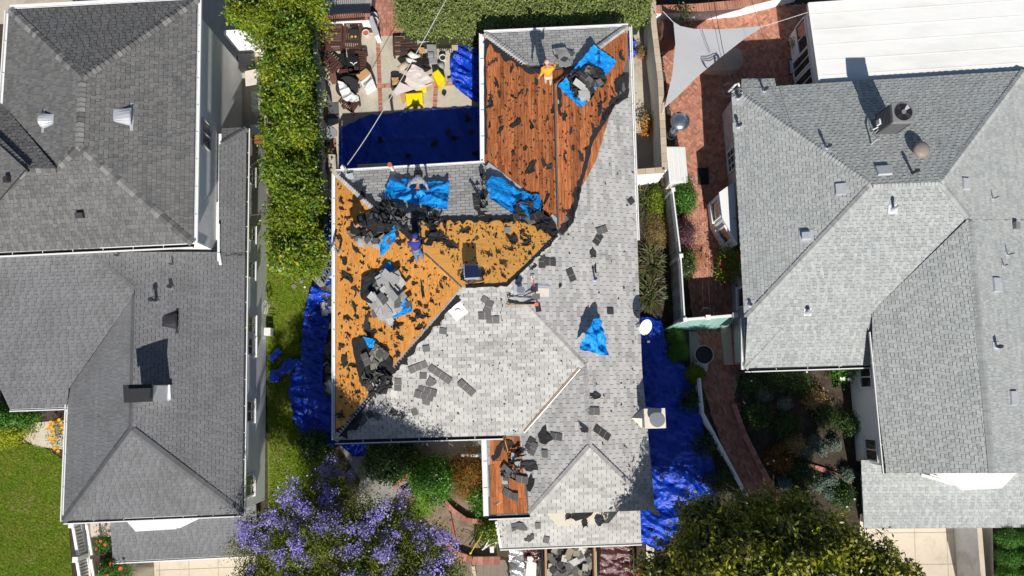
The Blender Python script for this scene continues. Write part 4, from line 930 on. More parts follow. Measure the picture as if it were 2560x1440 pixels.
for (x, y, r, m) in [(1870, 960, .45, 'leaf_dark'), (1930, 950, .5, 'leaf_dark'), (1890, 1040, .5, 'leaf_dark'), (1990, 960, .45, 'leaf_dark'), (1960, 1070, .5, 'leaf_dark'), (2060, 1040, .45, 'leaf_dark'), (2000, 1180, .45, 'leaf_dark'), (2120, 1060, .4, 'leaf_dark'), (1990, 1250, .5, 'leaf_dark'), (1945, 1140, .5, 'leaf_orange'), (1980, 1110, .35, 'leaf_dry'), (2030, 1000, .35, 'leaf_dry'), (1725, 1000, .4, 'leaf_dark'), (1760, 1110, .45, 'leaf_dark'), (1790, 1200, .5, 'leaf_dark'), (2100, 1240, .4, 'leaf_dark')]:
    bush(x, y, r * 1.25, .55, m, 170, .08, {'leaf_dark': 'low dark perennial clump, ', 'leaf_orange': 'rusty brown perennial clump, ', 'leaf_dry': 'dry tan grass clump, '}[m] + PR[k], 120 + k, 'plant', 'perennial', 0, 14, 'low perennials in the front garden', flowers=('flower_white', 3, .05) if k % 3 == 0 else None); k += 1
# flax clumps beside the centre house
def flax(px, py, n, L0, lab, seed, m='leaf_flax', wd=.035):
    rg = random.Random(seed); c = P(px, py, 0); t = thing('flax_clump', c, lab, 'plant'); mb = MB()
    for i in range(n):
        a = rg.uniform(0, 2 * math.pi); q = c + V((rg.uniform(-.25, .25), rg.uniform(-.5, .5), 0)); L_ = L0 * rg.uniform(.6, 1.15); e = rg.uniform(.3, 1.2); d = V((math.cos(a), math.sin(a), 0)); s = V((-d.y, d.x, 0)); pts = []
        for j in range(5):
            u = j / 4; p = q + d * L_ * u * math.cos(e) * (1 + .3 * u) + V((0, 0, L_ * (u * math.sin(e) - .45 * u * u))); p.z = max(p.z, .02); ww = wd * (1 - u ** 3) * .9 + .004; pts += [p - s * ww + V((0, 0, ww * .5)), p, p + s * ww + V((0, 0, ww * .5))]
        fs = []
        for j in range(4):
            for kk in range(2): b = j * 3 + kk; fs.append([b, b + 1, b + 4, b + 3])
        mb.add(pts, fs, rg.uniform(-.4, .5))
    mb.build('foliage', M[m], t)
flax(1628, 655, 170, 1.15, 'large clump of bronze green flax blades between house and fence', 1); flax(1622, 735, 160, 1.1, 'lower clump of flax blades above the right hand tarp', 2); flax(1615, 500, 100, .95, 'flax clump under the eave beside the white wall', 3)
flax(1196, 1330, 60, .5, 'tuft of thin green blades in the bare planting bed', 4, 'leaf_dark', .012)
# fern / banana leaves
c = P(1050, 1250, .2); t = thing('fern', c, 'bright yellow green fern fronds beside the purple tree', 'plant'); mb = MB()
for i in range(15):
    a = -2.4 + i * .3; d = V((math.cos(a), math.sin(a), 0)); s = V((-d.y, d.x, 0)); L_ = R.uniform(.6, .95)
    for j in range(14):
        u = j / 14; p = c + d * L_ * u + V((0, 0, .6 + .4 * u - .75 * u * u)); l = .17 * math.sin(math.pi * (.12 + .85 * u))
        for sg in (-1, 1): mb.add([p, p + s * sg * l + d * .05 - V((0, 0, .02)), p + s * sg * l * .9 + d * .085, p + d * .045], [[0, 1, 2, 3] if sg > 0 else [3, 2, 1, 0]], R.uniform(-.2, .2))
mb.build('fronds', M['leaf_fern'], t)
# jacaranda
c = P(795, 1345, 0); t = thing('jacaranda_tree', c, 'large jacaranda tree covered in purple blossom over the front garden', 'tree')
mb = MB(); fork = c + V((.2, .3, 3.0)); trunk(mb, c, fork, .26, .2, .06); mb.build('trunk', M['bark'], t)
jc = []
rg = random.Random(4)
for (x, y, z_) in [(640, 1300, 4.2), (700, 1250, 4.5), (760, 1215, 4.6), (820, 1195, 4.2), (860, 1280, 5.0), (720, 1330, 5.0), (800, 1310, 5.4), (900, 1250, 4.7), (960, 1270, 4.6), (1000, 1240, 4.0), (930, 1340, 5.2), (1020, 1340, 4.7), (1070, 1310, 4.2), (640, 1390, 4.2), (720, 1410, 4.9), (810, 1420, 5.3), (890, 1410, 5.2), (980, 1420, 5.0), (1060, 1410, 4.5), (1110, 1370, 3.8), (600, 1440, 3.8), (760, 1480, 4.8), (900, 1490, 4.8), (1030, 1490, 4.4), (830, 1165, 3.6), (680, 1570, 4.6), (800, 1600, 4.8), (920, 1590, 4.6), (740, 1680, 4.6), (860, 1700, 4.6)]:
    jc.append((P(x, y + 52, z_ * 1.05 + 1.9), rg.uniform(.55, .8)))
mb = MB()
for q, r in jc:
    m1 = fork.lerp(q, .5) + V((rg.uniform(-.3, .3), rg.uniform(-.3, .3), .2)); mb.tube([fork, m1, q - V((0, 0, .25))], [.1, .06, .02], 7)
    for k in range(5): mb.tube([m1.lerp(q, .5), q + V((rg.uniform(-1, 1), rg.uniform(-1, 1), rg.uniform(-.3, .2))) * r], [.03, .008], 5)
mb.build('branches', M['bark'], t)
G = np.concatenate([blob(tuple(q - V((0, 0, .15))), (r * 1.2, r * 1.2, r * .75), 130, 200 + i, rough=.6, shell=.6) for i, (q, r) in enumerate(jc)])
leaves('crown', G, 22, .12, [M['leaf_jaca'], M['leaf_hedge']], t, aspect=.3, spread=.16, seed=5, mi_w=[.85, .15])
rgn = np.random.default_rng(8); B = []
for i, (q, r) in enumerate(jc):
    for j in range(int(rgn.integers(2, 5))):
        a = rgn.uniform(0, 6.28); rr = r * 1.1 * math.sqrt(rgn.random()); bx, by, bz = q.x + math.cos(a) * rr, q.y + math.sin(a) * rr, q.z + r * .6 * (1 - (rr / r / 1.3) ** 2) + rgn.uniform(-.05, .2)
        for k in range(int(rgn.integers(3, 7))): B.append((bx + rgn.normal(0, .17), by + rgn.normal(0, .17), bz + rgn.normal(0, .08), 0, 0, 1, rgn.uniform(.5, 1.3)))
leaves('blossom', np.array(B), 85, .075, M['blossom'], t, aspect=.7, spread=.125, seed=6, tone=.3)
# magnolia
c = P(1950, 1420, 0); t = thing('magnolia_tree', c, 'large glossy dark green magnolia tree with white blooms at the front', 'tree')
mb = MB(); fork = c + V((0, 0, 2.2)); trunk(mb, c, fork, .3, .22, .05); mg = []; 
for (x, y, z_) in [(1660, 1400, 4.2), (1720, 1350, 4.7), (1790, 1310, 5.0), (1860, 1290, 5.2), (1950, 1300, 5.6), (2040, 1310, 5.4), (2110, 1330, 5.2), (2180, 1370, 4.9), (2240, 1410, 4.5), (1700, 1440, 4.8), (1790, 1390, 5.8), (1880, 1370, 6.3), (1980, 1380, 6.5), (2070, 1390, 6.2), (2150, 1430, 5.6), (1830, 1450, 6.3), (1950, 1470, 6.8), (2070, 1480, 6.3), (1740, 1500, 5.5), (2190, 1500, 5.2), (1900, 1245, 4.4), (1640, 1480, 4.2), (1900, 1560, 6.5), (2040, 1570, 6.2), (1760, 1250, 4.0), (2000, 1250, 4.4), (1820, 1620, 6.6), (1950, 1660, 6.8), (2090, 1660, 6.4), (2190, 1600, 5.8), (1880, 1740, 6.6), (2020, 1760, 6.4), (2140, 1730, 6.0), (1740, 1590, 6.0), (2240, 1520, 5.2), (1960, 1560, 6.6), (2250, 1680, 5.6)]:
    q = P(x, y + 48, z_ + 1.4); mg.append((q, rg.uniform(.75, .95))); mb.tube([fork, fork.lerp(q, .55) + V((0, 0, .3)), q], [.11, .06, .02], 7)
mb.build('trunk', M['bark'], t)
G = np.concatenate([blob(tuple(q - V((0, 0, .2))), (r * 1.0, r * 1.0, r * .9), 210, 300 + i, rough=.45, shell=.45) for i, (q, r) in enumerate(mg)])
leaves('crown', G, 15, .2, [M['leaf_magnolia'], M['leaf_yellow']], t, aspect=.42, spread=.12, seed=15, mi_w=[.9, .1], up=.8)
for i in range(16):
    q, r = rg.choice(mg); q = q + V((rg.uniform(-.7, .7), rg.uniform(-.7, .7), r * .75)); mb = MB()
    for j in range(8):
        a = j * .785; d = V((math.cos(a), math.sin(a), .5)); e = V((-math.sin(a), math.cos(a), 0)); mb.add([q, q + d * .08 + e * .05, q + d * .13, q + d * .08 - e * .05], [[3, 2, 1, 0]])
    mb.build('flower', M['flower_white'], t)
# ---------------- cloth and tarps ----------------
def cloth(name, poly, m, zf=None, pl=None, px=True, res=.07, amp=.05, fs=2.2, ridg=1.0, lift=.03, ang=0.0, stretch=1.0, seed=0, parent=None, edge_n=3, keep=0.0, lab=None, cat='tarp', group=None, smooth=True, folds=None, bj=.5):
    """a wrinkled sheet: poly in picture points on a plane, height from folded noise"""
    pl = pl or GP
    w3 = [pl.hit(*q, lift) for q in poly] if px else poly
    O = pl.O; uv = [((p - O).dot(pl.u), (p - O).dot(pl.v)) for p in w3]
    if area2(uv) < 0: uv = uv[::-1]
    rg = random.Random(seed); bd = []
    for i in range(len(uv)):
        a, b = V(uv[i]), V(uv[(i + 1) % len(uv)]); n = max(1, int((b - a).length / (res * 1.5)))
        nn = V((-(b - a).y, (b - a).x)).normalized() if (b - a).length > 0 else V((0, 0))
        for k in range(n):
            w_ = 0 if k == 0 else rg.uniform(-1, 1) * res * bj
            bd.append(a.lerp(b, k / n) + nn * w_)
    bp = [(p.x, p.y) for p in bd]; pts = list(bp); x0, x1 = min(p[0] for p in bp), max(p[0] for p in bp); y0, y1 = min(p[1] for p in bp), max(p[1] for p in bp)
    y = y0
    while y < y1:
        x = x0
        while x < x1:
            q = (x + rg.uniform(-.25, .25) * res, y + rg.uniform(-.25, .25) * res)
            if inside(q, bp): pts.append(q)
            x += res
        y += res
    nb = len(bp)
    r_ = delaunay_2d_cdt([V(p) for p in pts], [(i, (i + 1) % nb) for i in range(nb)], [], 1, 1e-5)
    ca, sa = math.cos(ang), math.sin(ang); vs = []
    cc = V(((x0 + x1) / 2, (y0 + y1) / 2))
    for q in r_[0]:
        X = (q.x * ca + q.y * sa) * fs; Y = (-q.x * sa + q.y * ca) * fs / stretch
        a = noise.noise(V((X, Y, seed))); b = noise.noise(V((X * 2.3 + 5, Y * 2.3, seed + 4))); c = noise.noise(V((X * 5.1, Y * 5.1, seed + 7)))
        h = ridg * ((1 - abs(a) * 3) * .55 + (1 - abs(b) * 3) * .3 + (1 - abs(c) * 3) * .15) + (1 - ridg) * a
        h = amp * (h + .6)
        if folds:
            for fx, fy, fa, fw, fh in folds:
                d_ = abs(-(q.x - cc.x - fx) * math.sin(fa) + (q.y - cc.y - fy) * math.cos(fa)); h += fh * max(0, 1 - d_ / fw) ** 1.5
        p = pl.O + pl.u * q.x + pl.v * q.y + pl.n * (lift + max(h, -lift * .6))
        if zf: p.z += zf(p)
        vs.append(p)
    fs_ = [list(f) for f in r_[2]]
    mb = MB(); 
    for f in fs_:
        if (vs[f[1]] - vs[f[0]]).cross(vs[f[2]] - vs[f[0]]).dot(pl.n) < 0: f.reverse()
    mb.add(vs, fs_, 0)
    return mb.build(name, M[m], parent, smooth=smooth, label=lab, cat=cat, group=group)
T = cloth
T('tarp', [(853, 322), (920, 290), (1040, 278), (1195, 268), (1212, 268), (1212, 428), (848, 428)], 'tarp_blue', amp=.09, fs=1.3, res=.08, seed=1, lift=.03, ang=.5, stretch=2.0, folds=[(0, 0, .06, .12, .08), (-1, .5, .9, .1, .08), (1.2, -.4, 2.3, .12, .07), (-2, -.3, 1.4, .1, .06), (2, .5, .4, .1, .06)], lab='large dark blue tarp lying flat in the shade on the patio')
T('tarp', [(1160, 100), (1190, 80), (1215, 78), (1215, 275), (1180, 258), (1140, 225), (1127, 195), (1127, 160), (1145, 125)], 'tarp_blue', amp=.3, fs=1.7, res=.05, ang=.9, stretch=2.2, seed=2, lab='bright blue crumpled tarp in the sun beside the north wing wall')
T('tarp', [(812, 545), (832, 530), (845, 530), (845, 690), (800, 700), (812, 660)], 'tarp_blue', amp=.3, fs=1.4, res=.06, seed=3, lab='narrow crumpled blue tarp above the ladder beside the orange roof slope')
T('tarp', [(788, 712), (835, 690), (835, 760), (822, 840), (812, 900), (812, 960), (845, 1010), (850, 1095), (838, 1115), (815, 1120), (768, 1095), (740, 1055), (726, 985), (730, 945), (756, 900), (762, 800), (778, 730)], 'tarp_blue', amp=.26, fs=1.7, res=.05, ang=1.2, stretch=1.8, seed=4, lab='long blue tarp running down the lawn beside the orange roof slope')
T('tarp', [(848, 1098), (925, 1098), (920, 1140), (885, 1140), (860, 1118)], 'tarp_blue', amp=.3, fs=1.8, res=.06, seed=5, lab='small crumpled blue tarp below the gutter beside the round shrub')
T('tarp', [(1600, 795), (1650, 793), (1660, 850), (1720, 930), (1750, 1010), (1757, 1090), (1788, 1180), (1788, 1260), (1760, 1300), (1690, 1330), (1650, 1378), (1592, 1350), (1600, 1260)], 'tarp_blue', amp=.24, fs=1.3, res=.055, ang=1.1, stretch=1.7, seed=6, lab='long deep blue tarp on the ground right of the chimney')
T('tarp', [(1570, 92), (1585, 95), (1590, 140), (1572, 160)], 'tarp_blue', amp=.25, fs=2, res=.06, seed=7, lab='small blue tarp behind the north east roof corner')
for i, (x, y, l, w_, a, lb) in enumerate([(690, 888, .62, .36, .9, 'rolled blue tarp bundle, smaller upper one on the lawn'), (714, 918, 1.0, .42, .85, 'rolled blue tarp bundle, longest of the four on the lawn'), (732, 915, .85, .36, .75, 'rolled blue tarp bundle nearest the long tarp'), (688, 940, .6, .5, 1.5, 'rolled blue tarp bundle, squat lowest one on the lawn')]):
    c = P(x, y, .14); mb = MB(); d = V((math.cos(a), math.sin(a), 0)); n = 12; seg = 14; pts = []
    for k in range(n + 1):
        u = k / n * 2 - 1; r = w_ / 2 * (1 - .25 * abs(u) ** 6) * (1 + .12 * noise.noise(V((u * 6, i, 0))))
        for j in range(seg):
            b = 2 * math.pi * j / seg; rr = r * (1 + .18 * noise.noise(V((u * 5, j * .9, i * 3)))); s = V((-d.y, d.x, 0)); pts.append(c + d * u * l / 2 + s * math.cos(b) * rr + V((0, 0, math.sin(b) * rr * .6 + .05)))
    fs = [[k * seg + j, k * seg + (j + 1) % seg, (k + 1) * seg + (j + 1) % seg, (k + 1) * seg + j] for k in range(n) for j in range(seg)] + [list(range(seg))[::-1], [n * seg + j for j in range(seg)]]
    mb.add(pts, fs, R.uniform(-.1, .1)); o = mb.build('tarp_bundle', M['tarp_blue'], None, smooth=False, label=lb, cat='tarp bundle', group='rolled blue tarps on the lawn')
# ---------------- walls and fences ----------------
def wallrun(pts, z0, z1, w_, m, capm, label, name='garden_wall', cat='wall', capw=.06, piece=None, px_z=None):
    root = thing(name, P(*pts[0], z0), label, cat); q = [P(a, b, z1) for a, b in pts]
    mb = MB()
    for a, b in zip(q, q[1:]):
        A = V((a.x, a.y, (z0 + z1) / 2)); B = V((b.x, b.y, (z0 + z1) / 2)); d = (B - A).normalized(); mb.beam(A - d * w_ / 2 * 0, B, w_, z1 - z0 - .05)
    mb.build('wall', M[m], root)
    for a, b in zip(q, q[1:]):
        L_ = (b - a).length; n = max(1, int(L_ / (piece or L_))); 
        for i in range(n):
            c = MB(); g = .006 if piece else 0; A = a.lerp(b, i / n); B = a.lerp(b, (i + 1) / n); d = (B - A).normalized(); c.beam(A + d * g, B - d * g, w_ + capw, .06, tone=R.uniform(-.12, .12)); c.build('coping_tile' if piece else 'coping', M[capm], root)
    return root
wallrun([(1632, -10), (1634, 60), (1651, 200), (1662, 425), (1590, 430)], 0, 2.1, .2, 'stucco_white', 'tan_fabric', 'tall white garden wall with tan tiled coping right of the centre house', piece=.38)
wallrun([(770, 46), (925, 42)], 0, .85, .28, 'stucco_white', 'brick_red', 'low white wall with brick coping behind the wooden loungers', piece=.12)
wallrun([(925, 42), (942, 88)], 0, .85, .2, 'stucco_white', 'stucco_grey', 'short grey return wall beside the two round pots')
wallrun([(780, 55), (797, 200), (800, 420), (805, 520)], 0, 1.2, .16, 'stucco_grey', 'stucco_grey', 'plain grey wall along the left edge of the patio')
wallrun([(1632, 24), (1740, 20), (1850, 10), (2000, -28)], 0, 1.0, .35, 'stucco_white', 'brick', 'white curved wall with brick coping behind the shade sail', piece=.12)
wallrun([(560, 82), (665, 78)], 0, 2.0, .16, 'stucco_white', 'stucco_white', 'white garden wall behind the top left tree')
wallrun([(2447, 1310), (2462, 1500)], -2.2, -.2, .16, 'stucco_grey', 'concrete_beige', 'concrete retaining wall beside the right driveway')
wallrun([(1625, 1350), (1625, 1460)], -2.2, .1, .3, 'cream_paint', 'cream_paint', 'cream wall beside the covered driveway load')
# curved brick edgings in the front garden
def edging(pts, lab, z=.0, w_=.2, h=.3, m='brick_red'):
    root = thing('brick_edging', P(*pts[0], z), lab, 'garden edging'); q = []
    P3 = [P(a, b, z + h) for a, b in pts]
    for i in range(len(P3) - 1):
        n = max(1, int((P3[i + 1] - P3[i]).length / .21))
        for k in range(n):
            A = P3[i].lerp(P3[i + 1], k / n); B = P3[i].lerp(P3[i + 1], (k + 1) / n); d = (B - A).normalized(); mb = MB(); mb.beam(A + d * .006 - V((0, 0, .04)), B - d * .006 - V((0, 0, .04)), w_, .08, tone=R.uniform(-.25, .25)); mb.build('brick', M[m], root)
    mb = MB()
    for A, B in zip(P3, P3[1:]): mb.beam(A - V((0, 0, h / 2 + .06)), B - V((0, 0, h / 2 + .06)), w_ - .03, h)
    mb.build('mortar_core', M['mortar'], root)
edging([(985, 1222), (1010, 1195), (1050, 1170), (1100, 1150), (1150, 1142), (1205, 1140)], 'curved low brick edging along the shaded path')
edging([(1100, 1240), (1130, 1275), (1165, 1300), (1220, 1308)], 'curved brick edging between the two bare planting beds')
edging([(1110, 1362), (1140, 1388), (1180, 1402), (1250, 1402)], 'curved brick edging above the front steps', w_=.35)
edging([(1835, 1010), (1862, 1085), (1900, 1160), (1945, 1240)], 'brick edging along the right garden path')
edging([(1960, 1170), (2010, 1160), (2060, 1175), (2130, 1205)], 'brick edging curving through the shaded garden bed', h=.1)
# front steps
t = thing('front_steps', P(1190, 1420, LOW), 'weathered timber front steps below the bare planting bed', 'steps')
for i in range(14):
    mb = MB(); a = P(1120 + i * 4.2, 1395 + i * .6, -.7); mb.beam(a, a + V((.35, -2.2, 0)), .085, .05, tone=R.uniform(-.2, .2)); mb.build('deck_board', M['deck_wood'], t)
for i in range(5):
    mb = MB(); x = 1190 + i * 17; a = P(x, 1400, -.8 - i * .2); mb.prism([a, P(x + 18, 1400, -.8 - i * .2), P(x + 20, 1500, -.8 - i * .2), P(x + 3, 1500, -.8 - i * .2)], V((0, 0, .9))); mb.build('tread', M['deck_wood'], t)
# white lattice fence on the right path
def rail_fence(a, b, z1, n, w_, lab, m='white_paint', posts=(0, 1), name='picket_fence', grey=None, z0=0.0, pick=.04, skirt=None):
    A, B = P(*a, z1), P(*b, z1); d = (B - A).normalized(); root = thing(name, V((A.x, A.y, z0)), lab, 'fence'); up = V((0, 0, 1)); side = V((-d.y, d.x, 0))
    for z in (z1 - .03, z1 - .55): mb = MB(); mb.beam(V((A.x, A.y, z)), V((B.x, B.y, z)), w_, .06); mb.build('rail', M[m], root)
    for i in range(n):
        p = A.lerp(B, (i + .5) / n); mb = MB(); mb.box((p.x, p.y, z1 - .3), (pick, pick, .5), math.atan2(d.y, d.x)); mb.build('picket', M[m], root)
    for u in posts:
        p = A.lerp(B, u); mb = MB(); mb.box((p.x, p.y, (z1 + z0) / 2 + .03), (.13, .13, z1 - z0 + .06), math.atan2(d.y, d.x)); mb.box((p.x, p.y, z1 + .08), (.17, .17, .05), math.atan2(d.y, d.x)); mb.build('post', M['white_paint'], root)
    if skirt:
        n2 = int((B - A).length / .14)
        for i in range(n2):
            p = A.lerp(B, i / n2); q = A.lerp(B, (i + 1) / n2); mb = MB(); mb.beam(V((p.x, p.y, (z1 - .6 + z0) / 2)) + d * .005, V((q.x, q.y, (z1 - .6 + z0) / 2)) - d * .005, .025, z1 - .6 - z0, tone=R.uniform(-.2, .2)); mb.build('board', M[skirt], root)
    return root
rail_fence((1682, 475), (1702, 640), 2.3, 34, .06, 'weathered white board fence with lattice top, upper length', skirt='grey_wood', posts=(0, 1))
rail_fence((1702, 640), (1712, 800), 2.3, 34, .06, 'weathered white board fence with lattice top, lower length', skirt='grey_wood', posts=(1,))
for i, (a, b) in enumerate([((182, 1312), (195, 1388)), ((192, 1398), (204, 1470))]):
    A, B = P(*a, 1.0), P(*b, .85 - .25 * i); root = thing('white_railing', P(*a, 0), ['white stair railing beside the beige steps, upper section', 'white stair railing beside the beige steps, lower section'][i], 'railing')
    for dx, z_ in ((0, 0), (.0, -.75)): mb = MB(); mb.beam(A + V((dx, 0, z_)), B + V((dx, 0, z_)), .12, .08); mb.build('rail', M['white_paint'], root)
    for k in range(9): p = A.lerp(B, (k + .5) / 9); mb = MB(); mb.box((p.x, p.y, p.z - .4), (.07, .07, .7)); mb.build('baluster', M['white_paint'], root)
    mb = MB(); mb.box((A.x, A.y, A.z - .4), (.16, .16, 1.0)); mb.box((A.x, A.y, A.z + .12), (.24, .24, .06)); mb.build('post', M['white_paint'], root)
    mb = MB(); A2, B2 = A + V((.62, 0, 0)), B + V((.62, 0, 0)); mb.beam(A2, B2, .1, .08); mb.build('handrail', M['white_paint'], root)
t = thing('front_stairs', P(250, 1330, 0), 'beige concrete stairs beside the white railing', 'steps')
for i in range(6):
    y = 1300 + i * 41; z = -.02 - i * .16 + .0; mb = MB(); mb.prism(PP([(222, y), (283, y - 2), (292, y + 41), (228, y + 43)], z + .02), V((0, 0, .6)), tone=-.02 * i); mb.build('tread', M['concrete_beige'], t)
mb = MB(); mb.beam(P(219, 1305, .12), P(232, 1470, -.1), .1, .3); mb.build('stair_curb', M['cream_paint'], t)
# white angled railing down the right path
for i, (a, b, lb) in enumerate([((1749, 948), (1757, 1028), 'white angled path railing, upper short length'), ((1757, 1032), (1868, 1240), 'white angled path railing, long lower length beside the brick path')]):
    A, B = P(*a, .95), P(*b, .95 - .5 * i); root = thing('path_railing', P(*a, 0), lb, 'railing')
    for dz_ in (0, -.35, -.75): mb = MB(); mb.beam(A + V((0, 0, dz_)), B + V((0, 0, dz_)), .1, .07); mb.build('rail', M['white_paint'], root)
    n = 1 + i * 3
    for k in range(n + 1): p = A.lerp(B, k / n); mb = MB(); mb.box((p.x, p.y, p.z - .45), (.1, .1, .95)); mb.build('post', M['white_paint'], root)
# teal gate
A, B = P(1705, 800, 1.75), P(1845, 788, 1.75); d = (B - A).normalized()
root = thing('garden_gate', V((A.x, A.y, 0)), 'pale teal garden gate with white posts across the brick path', 'gate')
mb = MB(); mb.beam(A, B, .12, .1); mb.build('rail', M['white_paint'], root)
for k in range(9):
    p, q = A.lerp(B, k / 9), A.lerp(B, (k + 1) / 9); mb = MB(); lo_ = lambda u: P(1655 + 160 * u, 826 - 6 * u, .15); mb.prism([p + d * .004 - V((0, 0, .06)), q - d * .004 - V((0, 0, .06)), lo_((k + 1) / 9) - d * .004, lo_(k / 9) + d * .004], V((0, .04, .03)), tone=R.uniform(-.08, .08)); mb.build('board', M['teal_paint'], root)
for u in (0.02, .45, .93): p = A.lerp(B, u); mb = MB(); mb.box((p.x, p.y, .95), (.16, .16, 1.9)); mb.box((p.x, p.y, 1.93), (.22, .22, .05)); mb.build('post', M['white_paint'], root)
# lattice panel lying over the path
root = thing('lattice_panel', P(1748, 650, .4), 'small rust red lattice panel lying across the path', 'trellis'); 
for k in range(8):
    for sg in (0, 1):
        a = P(1728 + k * 5.2, 630 if sg else 668, .4); b = P(1728 + (k + 3) * 5.2 if k < 5 else 1764, 668 if sg else 630, .4); mb = MB(); mb.beam(a + V((0, 0, .015 * sg)), b + V((0, 0, .015 * sg)), .022, .012); mb.build('lath', M['redwood'], root)
# black iron fence at the top
A, B = P(772, 40, 1.7), P(905, 30, 1.7); root = thing('iron_fence', V((A.x, A.y, .85)), 'black iron railing on the brick topped wall', 'fence')
for z_ in (1.7, 1.0): mb = MB(); mb.beam(V((A.x, A.y, z_)), V((B.x, B.y, z_)), .035, .035); mb.build('rail', M['dark_metal'], root)
for k in range(26): p = A.lerp(B, k / 25); mb = MB(); mb.box((p.x, p.y, 1.33), (.018, .018, .85)); mb.build('bar', M['dark_metal'], root)
S_('gravel_bed', [(770, -40), (935, -40), (925, 36), (772, 40)], 'gravel', .01)
# ---------------- shade sail ----------------
poly = [P(1683, 55, 2.6), P(1700, 66, 2.5), P(1735, 73, 2.45), P(1800, 74, 2.4), P(1860, 70, 2.35), P(1912, 65, 2.3), P(1860, 98, 2.3), P(1800, 145, 2.3), P(1740, 195, 2.3), P(1690, 245, 2.3), P(1661, 270, 2.3), P(1680, 190, 2.35), P(1688, 110, 2.45)]
lv = level(2.42)
sail = cloth('shade_sail', [topx(p) for p in poly], 'sail', pl=lv, amp=.05, fs=.5, ridg=.2, res=.12, lift=0, bj=0, seed=9, lab='pale grey triangular shade sail stretched over the brick patio', cat='shade sail')
mb = MB(); mb.tube([P(1657, 28, 2.5), P(1683, 55, 2.45)], .012, 6); mb.tube([P(1661, 270, 2.4), P(1656, 285, 2.2)], .012, 6); mb.tube([P(1912, 65, 2.4), P(2022, 30, 3.0)], .01, 6); mb.build('sail_cord', M['white_plastic'], None, label='thin cords holding the corners of the grey shade sail', cat='cord')
# overhead cables
def cable(pts, r, m, lab, sag=.3):
    q = []
    for (a, b) in zip(pts, pts[1:]):
        A, B = P(*a[:2], a[2]), P(*b[:2], b[2])
        for k in range(13): u = k / 12; p = A.lerp(B, u); p.z -= sag * 4 * u * (1 - u); q.append(p)
    mb = MB(); mb.tube(q, r, 5); mb.build('overhead_cable', M[m], None, label=lab, cat='cable')
cable([(868, 412, 4.2), (952, 285, 4.6), (1110, 8, 5.6), (1160, -90, 6)], .016, 'wire_light', 'overhead service cable running to the mast on the centre house', .1)
cable([(1832, 208, 4.6), (1800, 85, 5.2), (1780, -60, 6)], .014, 'wire', 'black overhead cable above the shade sail', .15)
cable([(1830, 212, 4.6), (1790, 80, 5.0), (1765, -60, 5.6)], .009, 'wire', 'thin black overhead cable beside the thicker one over the shade sail', .25)
cable([(1985, 330, 4.2), (1920, 120, 5.0), (1868, -40, 5.6)], .008, 'wire', 'thin cable crossing the shaded patio to the right house', .1)
mb = MB()
for k in range(3):
    c = P(1824 + k * 2, 222, 4.2 + .1 * k); mb.tube([c + V((math.cos(a * .4) * (.33 + .05 * k), math.sin(a * .4) * (.24 + .04 * k), .1 * math.sin(a))) for a in range(16)], .018, 5)
mb.build('cable_coil', M['wire'], None, label='loops of dark cable at the mast on the right house corner', cat='cable')
# ---------------- patio heater, cupboard ----------------
b = P(1677, 340, 0); root = thing('patio_heater', b, 'stainless steel patio heater with round dome reflector', 'patio heater')
mb = MB(); mb.tube([b, b + V((0, 0, .1))], [.24, .22], 24); mb.tube([b + V((0, 0, .1)), b + V((0, 0, .8))], .2, 24); mb.build('tank_housing', M['steel'], root, smooth=False)
mb = MB(); mb.tube([b + V((0, 0, .8)), b + V((0, 0, 1.95))], .035, 12); mb.tube([b + V((0, 0, 1.75)), b + V((0, 0, 2.05))], [.09, .13], 16); mb.build('pole', M['steel'], root)
mb = MB(); h = b + V((0, 0, 2.08)); mb.tube([h, h + V((0, 0, .03)), h + V((0, 0, .1)), h + V((0, 0, .15)), h + V((0, 0, .16))], [.44, .44, .25, .12, .04], 40); mb.build('reflector', M['steel'], root, smooth=True)
root = thing('storage_cupboard', P(1690, 415, 0), 'white outdoor storage cupboard with ribbed top beside the wall', 'cupboard')
mb = MB(); mb.prism(PP([(1665, 366), (1713, 366), (1720, 455), (1675, 458)], 1.1), V((0, 0, 1.1))); mb.build('body', M['white_plastic'], root, bevel=.02)
for k in range(8): mb = MB(); a, b2 = P(1668 + k * 6, 368, 1.115), P(1676 + k * 6, 455, 1.115); mb.beam(a, b2, .09, .02, tone=-.04 * (k % 2)); mb.build('lid_rib', M['white_plastic'], root)
# covered furniture under the sail
def lump(name, c, size, m, lab, seed, cat, rz=0, sq=3.5, wob=.12, seg=22):
    mb = MB(); n = 9; pts = []; c = V(c)
    for k in range(n + 1):
        u = k / n; z = size[2] * u; r = (1 - u ** sq) ** (1 / sq) if u < 1 else .02
        r = max(r, .02)
        for j in range(seg):
            a = 2 * math.pi * j / seg; ca, sa = math.cos(a), math.sin(a); e = (abs(ca) ** 4 + abs(sa) ** 4) ** -.25
            w_ = 1 + wob * noise.noise(V((ca * 2.2, sa * 2.2, u * 1.2 + seed))) * 2 + .05 * math.sin(a * 9 + seed) * (1 - u)
            x, y = ca * e * size[0] / 2 * r * w_, sa * e * size[1] / 2 * r * w_
            pts.append(c + V((x * math.cos(rz) - y * math.sin(rz), x * math.sin(rz) + y * math.cos(rz), z)))
    fs = [[k * seg + j, k * seg + (j + 1) % seg, (k + 1) * seg + (j + 1) % seg, (k + 1) * seg + j] for k in range(n) for j in range(seg)] + [[n * seg + j for j in range(seg)]]
    mb.add(pts, fs); return mb.build(name, M[m], None, smooth=True, label=lab, cat=cat)
lump('covered_grill', P(1662, 98, 0), (.95, 1.3, 1.2), 'brown_fabric', 'brown fabric cover over a grill beside the garden wall', 1, 'covered grill')
